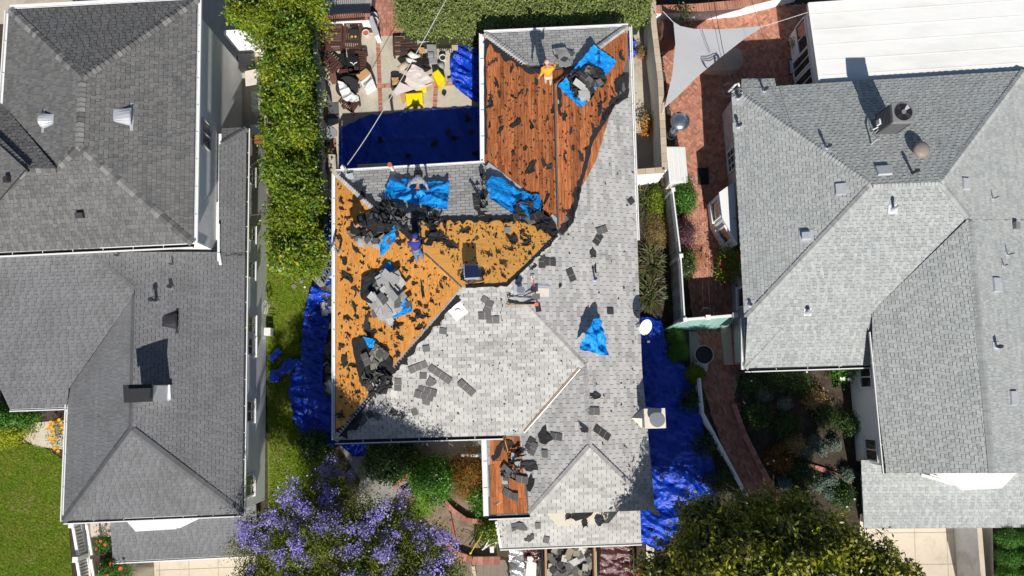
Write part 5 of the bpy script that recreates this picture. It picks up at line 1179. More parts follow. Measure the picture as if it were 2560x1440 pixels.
lump('covered_table', P(1800, 160, 0), (1.9, 1.2, .75), 'tan_fabric', 'tan fabric cover over a low table in the house shadow', 2, 'covered table', sq=9, wob=.03)
c = P(1693, 60, 0); t = thing('potted_tree', c, 'small dark leaved potted tree by the white curved wall', 'potted plant'); mb = MB(); mb.tube([c, c + V((0, 0, .4))], [.18, .25], 20); mb.build('pot', M['concrete_dark'], t); mb = MB(); trunk(mb, c + V((0, 0, .3)), P(1715, 42, 1.5), .03, .015); mb.build('trunk', M['bark'], t)
leaves('crown', blob(tuple(P(1718, 38, 1.6)), (.4, .5, .3), 26, 7, shell=.8), 10, .12, M['leaf_dark'], t, seed=7)
# small things on the right patio
def pot(px, py, r, h, m, lab, plant=None, z=0, fill='soil', rim=.03, group=None, plab=None):
    c = P(px, py, z); t = thing('plant_pot', c, lab, 'pot', group); mb = MB(); mb.tube([c, c + V((0, 0, h * .9)), c + V((0, 0, h))], [r * .75, r * .97, r], 24, cap=False); mb.tube([c + V((0, 0, h)), c + V((0, 0, h - .001))], [r, r - rim], 24, cap=False); mb.tube([c + V((0, 0, h)), c + V((0, 0, h * .75))], r - rim, 24, cap=False); mb.build('pot', M[m], t, smooth=False)
    mb = MB(); mb.disc(c + V((0, 0, h * .78)), r - rim, h=.01); mb.build('soil', M[fill], t)
    if plant: leaves('foliage', blob((c.x, c.y, c.z + h), (r * .9, r * .9, r * .9), plant[1], 3, shell=.7), plant[2], plant[3], M[plant[0]], t, seed=px, aspect=plant[4] if len(plant) > 4 else .5)
    return t
pot(1985, 118, .26, .4, 'white_plastic', 'pale pot with a round green plant beside the right house door', ('leaf_dark', 60, 14, .07))
pot(1754, 888, .44, .5, 'galv', 'large round grey planter filled with dark soil on the brick path', fill='felt')
pot(935, 47, .22, .3, 'white_plastic', 'round white pot, upper of the two by the brick steps', fill='concrete_dark'); pot(938, 64, .24, .45, 'white_plastic', 'taller round white pot, lower of the two by the brick steps', fill='gravel')
pot(917, 88, .17, .3, 'pink_white', 'small pale pink pot in the patio corner', fill='terracotta')
pot(1612, 305, .2, .3, 'white_plastic', 'white pot of dry orange leaves in the side passage', ('leaf_dry', 30, 14, .1)); pot(1614, 330, .22, .3, 'terracotta', 'terracotta pot with withered plant in the side passage', ('flower_orange', 18, 12, .08))
pot(1603, 140, .22, .32, 'terracotta', 'terracotta planter of dry twigs behind the north east roof corner', ('leaf_dry', 44, 16, .16, .08))
def slab(name, px, z, h, m, lab, cat, tone=0, bevel=.01, **k):
    mb = MB(); mb.prism(PP(px, z), V((0, 0, h)), tone); return mb.build(name, M[m], None, label=lab, cat=cat, bevel=bevel, **k)
slab('door_mat', [(1970, 146), (1995, 145), (1997, 186), (1972, 187)], .06, .02, 'grey_fabric', 'grey bordered door mat outside the right house', 'mat'); slab('door_mat_inner', [(1974, 151), (1991, 150), (1993, 182), (1976, 183)], .066, .004, 'flashing', 'pale blue centre panel of the bordered door mat', 'mat panel')
slab('door_mat', [(1743, 420), (1771, 419), (1773, 461), (1746, 462)], .05, .02, 'black_plastic', 'black rectangular door mat on the herringbone bricks', 'mat')
slab('speaker', [(1735, 905), (1772, 908), (1768, 928), (1742, 920)], .28, .28, 'cream_paint', 'small cream open box beside the large planter', 'box')
t = thing('porch_step', P(1820, 870, 0), 'tan papered porch step panels edged with red tape', 'porch step')
for a in ([(1801, 808), (1828, 808), (1835, 912), (1812, 914)], [(1829, 805), (1857, 803), (1858, 858), (1831, 860)], [(1831, 862), (1858, 860), (1860, 912), (1836, 912)]): mb = MB(); mb.prism(PP(a, .3), V((0, 0, .28))); mb.build('panel', M['paper'], t)
for a, b2 in (((1828, 806), (1836, 914)), ((1829, 860), (1859, 858)), ((1810, 914), (1862, 912))): mb = MB(); mb.beam(P(*a, .31), P(*b2, .31), .04, .012); mb.build('tape', M['red_tape'], t)
mb = MB(); c = P(1765, 790, .35); mb.tube([c + V((math.cos(a * .3) * .36, math.sin(a * .3) * .36, math.sin(a * .3) * .25)) for a in range(22)], .025, 8); mb.build('bicycle_wheel', M['galv'], None, label='metal hoop leaning behind the teal gate', cat='hoop')
# ---------------- patio furniture ----------------
def slatbed(px, py, L_, W_, rz, n, lab, along=False, back=0, h=.35, m='brown_wood', name='wooden_lounger'):
    c = P(px, py, 0); t = thing(name, c, lab, 'lounger' if 'lounger' in name else 'chair'); q = Matrix.Rotation(rz, 3, 'Z')
    for sx in (-1, 1): mb = MB(); mb.box(c + q @ V((sx * W_ / 2, 0, h)), (.07, L_, .09), rz); mb.build('side_rail', M[m], t)
    for sy in (-1, 1): mb = MB(); mb.box(c + q @ V((0, sy * L_ / 2, h)), (W_, .07, .09), rz); mb.build('end_rail', M[m], t)
    for sx in (-1, 1):
        for sy in (-1, 1): mb = MB(); mb.box(c + q @ V((sx * W_ / 2, sy * L_ * .48, h / 2)), (.075, .075, h), rz); mb.build('leg', M[m], t)
    for k in range(n):
        u = (k + .5) / n - .5; mb = MB()
        if along: mb.box(c + q @ V((u * W_ * .94, 0, h + .03)), (W_ / n * .62, L_ * .94, .025), rz, R.uniform(-.15, .2))
        else: mb.box(c + q @ V((0, u * L_ * .94, h + .03)), (W_ * .94, L_ / n * .62, .025), rz, R.uniform(-.15, .2))
        mb.build('slat', M[m], t)
    if back:
        for k in range(6):
            u = (k + .5) / 6 - .5; mb = MB(); mb.box(c + q @ V((u * W_ * .9, L_ * .5 + .1, h + back / 2)), (W_ / 6 * .62, .03, back), rz, R.uniform(-.15, .2)); mb.build('back_slat', M[m], t)
        mb = MB(); mb.box(c + q @ V((0, L_ * .5 + .1, h + back)), (W_, .05, .08), rz); mb.build('back_rail', M[m], t)
    return t
slatbed(836, 105, 1.3, .95, .03, 11, 'slatted brown wooden lounger, left one against the white wall', h=.5, back=.3)
slatbed(886, 100, 1.25, .8, -.03, 8, 'slatted brown wooden lounger with a glass lantern on it', along=True, h=.5)
slatbed(830, 165, 1.0, .6, .8, 7, 'brown wooden chair tipped over below the left lounger', name='wooden_chair', back=.5, h=.42)
slatbed(905, 160, .9, .5, .0, 7, 'brown slatted wooden chair behind the open black bin', name='wooden_chair', h=.4)
slatbed(880, 268, .6, .55, 1.0, 6, 'dark folding wooden chair below the covered round table', name='wooden_chair', back=.35, h=.4)
slatbed(870, 205, .9, .6, .1, 7, 'dark slatted chair in the shade above the covered table', name='wooden_chair', h=.38)
slatbed(1020, 125, .8, 1.3, .06, 5, 'brown wooden bench behind the white pillows', name='wooden_bench', h=.42)
def boxed(name, px, z, h, m, lab, cat, lid=None, tone=0):
    t = thing(name, P(*px[0], z - h), lab, cat); mb = MB(); mb.prism(PP(px, z), V((0, 0, h)), tone); mb.build('body', M[m], t, bevel=.015)
    if lid: mb = MB(); cx = sum(p[0] for p in px) / 4; cy = sum(p[1] for p in px) / 4; mb.prism(PP([(cx + (a - cx) * .86, cy + (b - cy) * .86) for a, b in px], z + .01), V((0, 0, .02))); mb.build('lid', M[lid], t)
    return t
t = boxed('lantern', [(871, 73), (893, 72), (896, 98), (878, 100)], .95, .35, 'dark_metal', 'black metal lantern with amber candles on the lounger', 'lantern'); mb = MB(); [mb.disc(P(880 + 9 * k, 92, .96), .055, h=.03, seg=14) for k in (0, 1)]; mb.build('candle', M['flower_orange'], t)
t = thing('black_bin', P(885, 175, 0), 'open black plastic storage bin between the wooden chairs', 'bin')
mb = MB(); bp_ = PP([(865, 146), (895, 142), (899, 182), (872, 186)], .65)
for a, b2 in zip(bp_, bp_[1:] + bp_[:1]): mb.beam(a - V((0, 0, .3)), b2 - V((0, 0, .3)), .03, .6)
mb.prism([V((p.x, p.y, .1)) for p in bp_], V((0, 0, .05))); mb.build('body', M['black_plastic'], t)
mb = MB(); mb.prism(PP([(864, 144), (894, 140), (897, 164), (868, 166)], .67), V((0, 0, .03))); mb.build('lid', M['black_plastic'], t); mb = MB(); c = P(884, 158, .68); mb.tube([c + V((-.16, .05, 0)), c + V((-.05, .0, 0)), c + V((0, -.1, 0)), c + V((.05, 0, 0)), c + V((.16, .05, 0))], .022, 6); mb.build('emblem', M['white_paint'], t, label='white horned emblem on the black lid')
boxed('cardboard_box', [(890, 187), (915, 170), (927, 182), (901, 200)], .55, .5, 'cardboard', 'brown cardboard box standing by the cooler', 'box')
t = boxed('cooler', [(900, 205), (927, 184), (938, 213), (914, 228)], .5, .5, 'white_plastic', 'white and grey cooler box below the cardboard box', 'cooler'); mb = MB(); mb.beam(P(909, 212, .515), P(930, 195, .515), .09, .02); mb.build('lid_stripe', M['grey_plastic'], t)
# round table with white cover
c = P(875, 232, 0); t = thing('covered_round_table', c, 'round patio table half covered by a crumpled white cloth', 'table'); mb = MB(); mb.disc(c + V((0, 0, .68)), .55, h=.04, seg=32); mb.build('tabletop', M['dark_metal'], t)
for a in (0, 1.57, 3.14, 4.71): mb = MB(); mb.tube([c + V((math.cos(a) * .4, math.sin(a) * .4, 0)), c + V((math.cos(a) * .3, math.sin(a) * .3, .68))], .02, 6); mb.build('leg', M['dark_metal'], t)
T('table_cover', [(846, 205), (862, 210), (880, 232), (898, 244), (900, 255), (880, 258), (858, 250), (850, 228)], 'white_fabric', pl=level(.75), amp=.12, fs=2.4, res=.05, ang=-.8, stretch=2, seed=11, lab='crumpled white cloth thrown over the round patio table', cat='cloth')
boxed('paper_bag_box', [(976, 192), (998, 191), (1000, 218), (977, 219)], .4, .4, 'dark_metal', 'dark crate holding brown paper bags on the brick band', 'crate'); T('paper_bag', [(979, 195), (996, 194), (998, 212), (982, 214)], 'cardboard', pl=level(.43), amp=.06, fs=3, res=.05, seed=12, lab='crumpled brown paper bags lying in the dark crate', cat='paper bags', smooth=False)
T('white_sheet', [(1030, 162), (1050, 170), (1072, 190), (1082, 202), (1040, 228), (1012, 206), (1020, 180)], 'pink_white', pl=level(.8), amp=.06, fs=1, res=.08, seed=13, lab='pale pinkish square board cover over piled furniture', cat='cover', smooth=False)
slab('white_board', [(983, 228), (1000, 205), (1040, 225), (1078, 212), (1082, 208), (1040, 222), (990, 238)], .7, .05, 'pink_white', 'long pale board lying under the square cover', 'board')
for px, lb, m_ in [([(1026, 126), (1040, 135), (1050, 142), (1030, 147), (1018, 136)], 'white square pillow on top of the heap by the bench', 'white_fabric'), ([(1012, 144), (1022, 145), (1042, 152), (1040, 158), (1020, 155)], 'small white pillow below the square one', 'white_fabric'), ([(993, 166), (1014, 152), (1024, 162), (1003, 178)], 'cream cushion at the left of the furniture heap', 'tan_fabric')]:
    c = P(sum(p[0] for p in px) / len(px), sum(p[1] for p in px) / len(px), .6); w3 = PP(px, .62); mb = MB(); top = [p for p in w3]; cen = c + V((0, 0, .14)); n = len(top); mb.add(top + [p.lerp(c, .35) + V((0, 0, .09)) for p in top] + [cen] + [p - V((0, 0, .06)) for p in top], [[i, (i + 1) % n, n + (i + 1) % n, n + i] for i in range(n)] + [[n + i, n + (i + 1) % n, 2 * n] for i in range(n)] + [[2 * n + 1 + i, 2 * n + 1 + (i + 1) % n, (i + 1) % n, i] for i in range(n)]); o = mb.build('pillow', M[m_], None, smooth=True, label=lb, cat='pillow')
    if area2([(p.x, p.y) for p in w3]) < 0: o.data.flip_normals()
for px, z_, lb, (cx_, cy_) in [([(1080, 183), (1095, 173), (1112, 195), (1096, 215)], .7, 'yellow plastic lid leaning beside the pale cover', (0, 0)), ([(1013, 234), (1056, 231), (1057, 258), (1017, 263)], .45, 'large yellow plastic storage lid nearest the shaded tarp', (0, 0)), ([(1038, 216), (1066, 212), (1066, 226), (1040, 228)], .3, 'yellow lid half hidden under the pale board', (0, 0))]:
    t = boxed('storage_tote', px, z_, z_ - .03, 'yellow_plastic', lb, 'storage bin', 'yellow_plastic')
boxed('cardboard_box', [(998, 232), (1012, 226), (1014, 248), (1006, 256)], .3, .3, 'cardboard', 'small open cardboard box beside the large yellow bin', 'box')
# grey utility cart, patio chairs
t = thing('utility_cart', P(1080, 130, 0), 'grey plastic utility cart with two looped handles', 'cart')
for z_, px in ((.75, [(1066, 110), (1090, 110), (1093, 140), (1070, 142)]), (.35, [(1068, 140), (1092, 140), (1094, 158), (1074, 160)])): mb = MB(); mb.prism(PP(px, z_), V((0, 0, .12))); mb.build('tray', M['grey_plastic'], t, bevel=.03)
for y, z_ in ((104, .95), (94, .9), (138, .8)): a = P(1066, y + 8, z_); mb = MB(); mb.tube([a, a + V((0, .25, .05)), a + V((.36, .25, .05)), a + V((.36, 0, 0))], .018, 8); mb.build('handle', M['dark_metal'], t)
t = thing('patio_chair', P(1110, 110, 0), 'black metal patio chair with curved slatted back', 'chair'); c = P(1111, 112, .42)
mb = MB(); mb.tube([c + V((math.cos(a * .35) * .3, math.sin(a * .35) * .32, 0)) for a in range(19)], .02, 8); mb.build('seat_frame', M['dark_metal'], t)
for k in range(6): mb = MB(); x = -.22 + k * .09; mb.beam(c + V((x, -.25, .0)), c + V((x * 1.1, .27, .05)), .05, .02); mb.build('slat', M['black_plastic'], t)
for sx in (-1, 1):
    for sy in (-1, 1): mb = MB(); mb.tube([c + V((sx * .24, sy * .24, -.42)), c + V((sx * .22, sy * .22, 0))], .015, 6); mb.build('leg', M['dark_metal'], t)
t = thing('side_chair', P(1136, 118, 0), 'small dark metal chair beside the crumpled blue tarp', 'chair'); c = P(1137, 118, .4); mb = MB(); mb.prism([c + V((x, y, 0)) for x, y in ((-.15, -.15), (.15, -.15), (.15, .15), (-.15, .15))], V((0, 0, .03))); mb.build('seat', M['tan_fabric'], t)
mb = MB(); [mb.tube([c + V((x, y, -.4)), c + V((x, y, .02))], .015, 6) for x in (-.16, .16) for y in (-.16, .16)]; mb.tube([c + V((-.17, .18, .3)), c + V((.17, .18, .3))], .02, 6); mb.build('frame', M['dark_metal'], t)
pot(1108, 150, .17, .3, 'white_plastic', 'empty white bucket below the slatted patio chair', fill='felt'); pot(1152, 82, .26, .4, 'galv', 'wire plant basket at the hedge edge beside the blue tarp', ('leaf_grey', 30, 12, .06))
slab('grey_board', [(1042, 66), (1090, 66), (1093, 100), (1043, 108)], .85, .04, 'flashing', 'pale grey table top standing by the hedge', 'table top'); slab('metal_box', [(1010, 84), (1038, 84), (1040, 104), (1014, 106)], .5, .5, 'dark_metal', 'dark grill box beside the pale grey table top', 'grill')
lump('grey_pot', P(1103, 168, 0), (.35, .35, .35), 'grey_plastic', 'small round grey pot beside the yellow lid', 5, 'pot')
slab('folded_table', [(788, 320), (830, 315), (842, 325), (842, 340), (820, 348), (800, 338)], .9, .05, 'grey_plastic', 'grey folding table top leaning at the end of the patio wall', 'table'); slab('folded_table', [(814, 258), (846, 256), (848, 295), (812, 296)], .05, .04, 'grey_fabric', 'dark grey panel lying flat on the patio', 'panel')
slab('glass_panel', [(792, 216), (818, 228), (816, 246), (794, 236)], .7, .04, 'grey_plastic', 'grey leaning chair back beside the wall', 'chair back'); slab('seat_board', [(794, 240), (816, 248), (812, 260), (794, 252)], .55, .06, 'white_plastic', 'small white panel beside the leaning grey chair', 'panel')
slab('wood_chest', [(790, 346), (824, 352), (832, 382), (795, 374)], .6, .5, 'brown_wood', 'brown slatted chest between hedge and patio', 'chest'); slab('planter_box', [(820, 385), (838, 386), (840, 425), (828, 432), (822, 424)], .5, .5, 'concrete', 'pale concrete planter beside the corner of the orange roof', 'planter')
T('hose_heap', [(800, 380), (818, 385), (822, 470), (806, 480)], 'brown_fabric', amp=.2, fs=2, res=.07, seed=14, lab='heap of brown branches and hose beside the patio wall', cat='debris heap', smooth=False)
lump('covered_globe', P(772, 198, 0), (.5, .5, 1.3), 'grey_fabric', 'dark wrapped round object beside the hedge', 8, 'wrapped object', wob=.2)
lump('white_sack', P(782, 318, 0), (.4, .35, .6), 'white_fabric', 'pale round sack beside the hedge', 9, 'sack', wob=.2)
# left yard between houses
boxed('air_conditioner', [(628, 228), (648, 228), (650, 280), (630, 280)], .7, .7, 'white_plastic', 'white outdoor air conditioning unit beside the left house', 'air conditioner'); slab('checked_mat', [(612, 178), (640, 172), (643, 210), (614, 215)], 1.0, .05, 'pink_white', 'pale checked awning panel beside the upper wall', 'awning')
slab('metal_shelf', [(625, 312), (650, 310), (652, 335), (627, 337)], .8, .03, 'white_plastic', 'white metal shelf frame below the air conditioner', 'shelf'); slab('black_bench', [(590, 138), (628, 135), (630, 170), (596, 172)], .6, .5, 'dark_metal', 'dark metal bench behind the left house', 'bench')
t = thing('pergola_beams', P(650, 350, 0), 'short rust red wooden beams between house and hedge', 'beams')
for k in range(3): mb = MB(); mb.beam(P(620, 343 + k * 7, 2.3), P(690, 338 + k * 7, 2.3), .09, .14, tone=-.1 * k); mb.build('beam', M['redwood'], t)
# driveway load in front of the garage
t = thing('debris_trailer', P(1425, 1410, LOW), 'wooden sided trailer heaped with torn grey shingles in the driveway', 'trailer')
for x, w_ in ((1363, .1), (1484, .09)): mb = MB(); mb.beam(P(x, 1352, -1.0), P(x + 2, 1500, -1.0), w_, .9); mb.build('side_board', M['beam_wood'], t)
mb = MB(); mb.prism(PP([(1365, 1352), (1484, 1352), (1486, 1500), (1367, 1500)], -1.5), V((0, 0, .4))); mb.build('bed', M['dark_metal'], t)
T('silver_sheet', [(1272, 1368), (1308, 1366), (1312, 1470), (1275, 1480)], 'tarp_silver', pl=level(-1.2), amp=.22, fs=2.0, res=.06, ang=1.4, stretch=2, seed=21, lab='crumpled silver plastic sheet beside the white cooler lid', cat='plastic sheet')
T('maroon_tarp', [(1500, 1362), (1580, 1358), (1584, 1470), (1496, 1480)], 'tarp_maroon', pl=level(-1.1), amp=.22, fs=1.6, res=.06, ang=1.3, stretch=2.4, seed=22, lab='glossy maroon tarp covering a load beside the cream wall', cat='tarp'); T('maroon_tarp', [(1304, 1366), (1350, 1364), (1345, 1405), (1310, 1400)], 'tarp_maroon', pl=level(-1.2), amp=.25, fs=2, res=.06, seed=23, lab='small crumpled maroon tarp above the white cooler lid', cat='tarp')
boxed('cooler', [(1318, 1392), (1342, 1390), (1340, 1450), (1312, 1450)], -.9, .5, 'white_plastic', 'white plastic cooler lid in the driveway load', 'cooler', 'white_plastic'); boxed('rubbish_bin', [(1330, 1375), (1352, 1372), (1354, 1395), (1334, 1398)], -1.0, .5, 'black_plastic', 'black rubbish bin beside the trailer side board', 'bin')
t = thing('parked_truck', P(1540, 1440, LOW), 'dark truck body around the maroon covered load', 'truck')
for x in (1354, 1496, 1585): mb = MB(); mb.beam(P(x, 1350, -1.2), P(x + 2, 1500, -1.2), .12, .7); mb.build('bed_wall', M['car_paint'], t)
boxed('red_crate', [(1590, 1420), (1612, 1418), (1614, 1460), (1592, 1462)], .1, .4, 'terracotta', 'rust red metal crate beside the cream wall', 'crate')
# tools in the planting bed
def tool(name, a, b, za, zb, hm, headm, lab, head=(.22, .25), z0=.03, grip=True, gm=None):
    A, B = P(*a, za), P(*b, zb); t = thing(name, A, lab, 'tool'); mb = MB(); mb.tube([A, B], .022, 8); mb.build('handle', M[hm], t); d = (A - B).normalized(); s = V((-d.y, d.x, 0)).normalized(); up = V((0, 0, 1))
    mb = MB(); q = A - d * .0; mb.add([q - s * head[0] / 2, q + s * head[0] / 2, q + d * head[1] + s * head[0] * .45, q + d * head[1] * 1.1, q + d * head[1] - s * head[0] * .45, q + up * .05], [[0, 5, 4], [5, 3, 4], [5, 2, 3], [5, 1, 2]]); mb.build('blade', M[headm], t)
    if grip: mb = MB(); q = B - d * .02; mb.tube([q + d * .1, q + s * .07, q - d * .02 + s * .07, q - d * .02 - s * .07, q - s * .07, q + d * .1], .016, 6); mb.build('grip', M[gm or hm], t)
    return t
tool('shovel', (1142, 1362), (1128, 1300), .1, .3, 'red_paint', 'dark_metal', 'red handled shovel lying on the petal strewn bed', gm='black_plastic'); tool('rake', (1178, 1380), (1212, 1325), .3, .3, 'yellow_paint', 'yellow_paint', 'yellow handled tool leaning across the curved edging', grip=False, head=(.1, .1))
for a, b, lb in (((1205, 1375), (1248, 1345), 'white painted stake lying beside the garage roof corner, longer one'), ((1210, 1372), (1230, 1335), 'white painted stake lying beside the garage roof corner, shorter one')): mb = MB(); mb.beam(P(*a, .1), P(*b, .15), .05, .04); mb.build('wooden_stake', M['white_paint'], None, label=lb, cat='stake')
slab('brick_block', [(1224, 1366), (1235, 1366), (1235, 1382), (1225, 1382)], .2, .15, 'white_plastic', 'small white tray at the corner of the planting bed', 'tray')
# ladder against the west eave
t = thing('ladder', P(806, 690, 0), 'aluminium ladder leaning on the west eave above the lawn', 'ladder'); A, B = P(800, 712, .05), P(845, 612, 4.0); s = V((.0, .0, 0)); d = (B - A).normalized(); s = V((-d.y, d.x, 0)).normalized() * .22
for sg in (-1, 1): mb = MB(); mb.beam(A + s * sg, B + s * sg, .05, .08); mb.build('rail', M['galv'], t)
for k in range(13): p = A.lerp(B, (k + .5) / 13); mb = MB(); mb.beam(p - s, p + s, .035, .035); mb.build('rung', M['galv'], t)
slab('metal_sheet', [(778, 695), (795, 690), (814, 712), (800, 718)], .5, .04, 'grey_plastic', 'brown grey sheet propped at the foot of the ladder', 'panel')
for i, (x, y, r) in enumerate([(735, 716, .12), (752, 702, .13), (762, 718, .05)]): c = P(x, y, .01); mb = MB(); mb.disc(c, r, h=.03, seg=12); mb.build('stepping_stone', M['concrete_dark' if i < 2 else 'white_plastic'], None, label=['flat round stone on the lawn, left of the pair', 'flat round stone on the lawn, right of the pair', 'small white disc on the lawn by the ladder'][i], cat='stone' if i < 2 else 'disc')
t = thing('garden_hose', P(672, 760, 0), 'coiled hose and tap fittings hanging at the left house wall', 'hose'); mb = MB(); c = P(668, 770, .6); mb.tube([c + V((.1 * math.cos(a * .5), .3 * math.sin(a * .5), .02 * a)) for a in range(26)], .018, 6); mb.build('hose', M['wire_light'], t); mb = MB(); mb.box(P(672, 830, .3), (.3, .35, .5)); mb.build('meter_box', M['white_plastic'], t)
for x, y in ((668, 790), (670, 805)): mb = MB(); mb.beam(P(x, y, .4), P(x + 16, y, .35), .03, .03); mb.build('tap_pipe', M['dark_metal'], t)
# satellite dish
q = cE.hit(1600, 812, .02); t = thing('satellite_dish', q, 'white satellite dish on the east edge of the centre roof', 'satellite dish'); c = P(1614, 818, 4.3); n = V((.35, -.5, .8)).normalized(); x = V((1, 0, 0)); x = (x - n * x.dot(n)).normalized(); y = n.cross(x); pts = [c - n * .06]; fs = []; seg = 28
for j, rr in enumerate((.15, .27, .36)):
    for k in range(seg): a = 2 * math.pi * k / seg; pts.append(c + x * math.cos(a) * rr * .8 + y * math.sin(a) * rr * 1.0 + n * (-.06 + .07 * (rr / .36) ** 2))
for k in range(seg): fs.append([0, 1 + k, 1 + (k + 1) % seg])
for j in range(2):
    for k in range(seg): fs.append([1 + j * seg + k, 1 + (j + 1) * seg + k, 1 + (j + 1) * seg + (k + 1) % seg, 1 + j * seg + (k + 1) % seg])
mb = MB(); mb.add(pts, fs); mb.build('dish', M['white_plastic'], t, smooth=True); mb = MB(); mb.tube([q, q + V((0, 0, .35)), c - n * .08], .025, 8); mb.build('mast', M['dark_metal'], t); mb = MB(); mb.tube([c - n * .03 - y * .3, c - y * .5 + n * .3], .015, 6); mb.tube([q + V((-.3, .35, .05)), q + V((-.3, .6, .06)), q + V((-.05, .6, .06))], .02, 6); mb.build('feed_arm', M['dark_metal'], t); mb = MB(); mb.box(c - y * .52 + n * .32, (.1, .08, .08)); mb.box(q + V((-.1, -.05, .06)), (.2, .14, .1), .3); mb.build('receiver', M['galv'], t)
# rooftop condenser
fp = [rN.hit(*k) for k in ((2196, 322), (2246, 318), (2248, 352), (2200, 356))]; cx = sum(p.x for p in fp) / 4; cy = sum(p.y for p in fp) / 4; q = P(2257, 281, 5.9)
cz0 = rN.z_at(cx, cy); t = thing('rooftop_air_conditioner', V((q.x, q.y, cz0)), 'large grey rooftop air conditioning condenser on the right roof', 'air conditioner'); X, Y = q.x, q.y; zt = 5.9; z0 = rN.z_at(X, Y) + .12
mb = MB(); mb.box((X, Y, (z0 + zt) / 2), (.84, .82, zt - z0), .02, m=0); mb.build('body', M['ac_grey'], t, bevel=.05)
for k in range(11):
    z_ = z0 + .1 + k * (zt - z0 - .25) / 11; mb = MB(); mb.box((X, Y, z_), (.87, .85, .02), .02); mb.build('louvre', M['dark_metal'], t)
mb = MB(); mb.box((X, Y, zt + .01), (.9, .88, .06), .02); mb.build('top_cover', M['ac_grey'], t, bevel=.03)
mb = MB(); mb.disc((X, Y, zt + .042), .36, h=.006, seg=40); mb.build('fan_opening', M['black_plastic'], t)
mb = MB(); mb.tube([V((X, Y, zt + .05)), V((X, Y, zt + .07))], [.37, .37], 40, cap=False); mb.build('fan_ring', M['ac_grey'], t)
for k in range(4):
    a = k * 1.5708 + .6; mb = MB(); d = V((math.cos(a), math.sin(a), 0)); e = V((-d.y, d.x, 0)); cc = V((X, Y, zt + .055)); mb.add([cc + d * .09, cc + d * .33 - e * .02, cc + d * .31 + e * .16 + V((0, 0, .02)), cc + d * .1 + e * .07 + V((0, 0, .02))], [[0, 1, 2, 3]], .0); mb.build('fan_blade', M['flashing' if k == 0 else 'dark_metal'], t)
mb = MB(); mb.disc((X, Y, zt + .08), .095, h=.02, seg=24); mb.build('fan_hub', M['ac_grey'], t)
mb = MB(); a = V((X - .46, Y - .2, z0 + .35)); e_ = rN.hit(2178, 360, .02); mb.tube([a, a + V((-.2, -.1, -.1)), e_ + V((.12, .1, .35)), e_], .035, 8); mb.tube([a + V((0, -.1, 0)), a + V((-.1, -.25, -.2)), e_ + V((.2, .1, .3))], .014, 6); mb.build('refrigerant_line', M['flashing'], t)
mb = MB(); mb.box((X - .48, Y - .05, z0 + .5), (.12, .22, .3)); mb.build('disconnect_box', M['white_plastic'], t)
for sx in (-1, 1):
    for sy in (-1, 1): gx, gy = X + sx * .38, Y + sy * .36; mb = MB(); mb.box((gx, gy, (rN.z_at(gx, gy) + z0) / 2 + .02), (.06, .06, max(.05, z0 - rN.z_at(gx, gy) + .06))); mb.build('leg', M['flashing'], t)

for i, (px, z_, h_, m_, lb, ct) in enumerate([([(797, 262), (812, 264), (812, 300), (800, 298)], .7, .6, 'brown_wood', 'dark brown folded chair against the wall beside the flat grey panel', 'chair'), ([(806, 236), (822, 234), (826, 250), (808, 252)], .5, .4, 'grey_fabric', 'grey storage tub below the leaning chair back', 'tub'), ([(822, 182), (838, 178), (843, 200), (826, 204)], .45, .4, 'brown_fabric', 'brown cushion stack beside the tipped wooden chair', 'cushions'), ([(812, 352), (826, 352), (826, 372), (812, 372)], .9, .2, 'black_plastic', 'black plastic tray on top of the slatted chest', 'tray'), ([(846, 134), (860, 132), (862, 150), (848, 152)], .7, .6, 'black_plastic', 'black stool between the loungers and the open bin', 'stool'), ([(1000, 118), (1014, 116), (1016, 130), (1002, 132)], .5, .5, 'dark_metal', 'small dark metal crate left of the wooden bench', 'crate'), ([(1046, 118), (1060, 118), (1062, 132), (1048, 132)], .55, .08, 'cardboard', 'flat cardboard box lying on the wooden bench', 'box'), ([(1058, 146), (1072, 150), (1070, 162), (1056, 160)], .5, .4, 'black_plastic', 'black plastic box under the utility cart', 'box'), ([(1118, 196), (1128, 194), (1130, 206), (1120, 207)], .2, .15, 'grey_plastic', 'small grey tin beside the sunlit crumpled tarp', 'tin')]): boxed('storage_item', px, z_, h_, m_, lb, ct)
# ---------------- torn felt still on the roof ----------------
def jag(pl, line, w_in, w_out, side, m='felt', name='felt_underlayment', step=7, lift=.05, seed=0, label=None):
    """ragged band along a picture polyline; side +1 throws the teeth to the left of travel"""
    rg = random.Random(seed); a_ = []; b_ = []
    for (p, q) in zip(line, line[1:]):
        L_ = math.hypot(q[0] - p[0], q[1] - p[1]); n = max(1, int(L_ / step)); nx, ny = (q[1] - p[1]) / L_, -(q[0] - p[0]) / L_
        for k in range(n):
            u = (k + rg.uniform(-.3, .3)) / n; x, y = p[0] + (q[0] - p[0]) * u, p[1] + (q[1] - p[1]) * u; t = w_out * (.55 + .9 * noise.noise(V((x * .06, y * .06, seed))) + .35 * rg.random()) * (1.5 if rg.random() < .15 else .8) + 1; t = max(t, 1)
            a_.append((x - nx * w_in * side * rg.uniform(.5, 1), y - ny * w_in * side * rg.uniform(.5, 1))); b_.append((x + nx * t * side, y + ny * t * side))
    poly = [pl.hit(*q, lift) for q in a_ + b_[::-1]]; mb = MB(); tri = tessellate_polygon([poly])
    fs = [list(t) for t in tri]
    for f in fs:
        if (poly[f[1]] - poly[f[0]]).cross(poly[f[2]] - poly[f[0]]).dot(pl.n) < 0: f.reverse()
    mb.add(poly, fs); return mb.build(name, M[m], C.roof, label=label)
jag(nW, [(1216, 98), (1262, 132), (1322, 172), (1385, 182)], 4, 17, -1, seed=1)
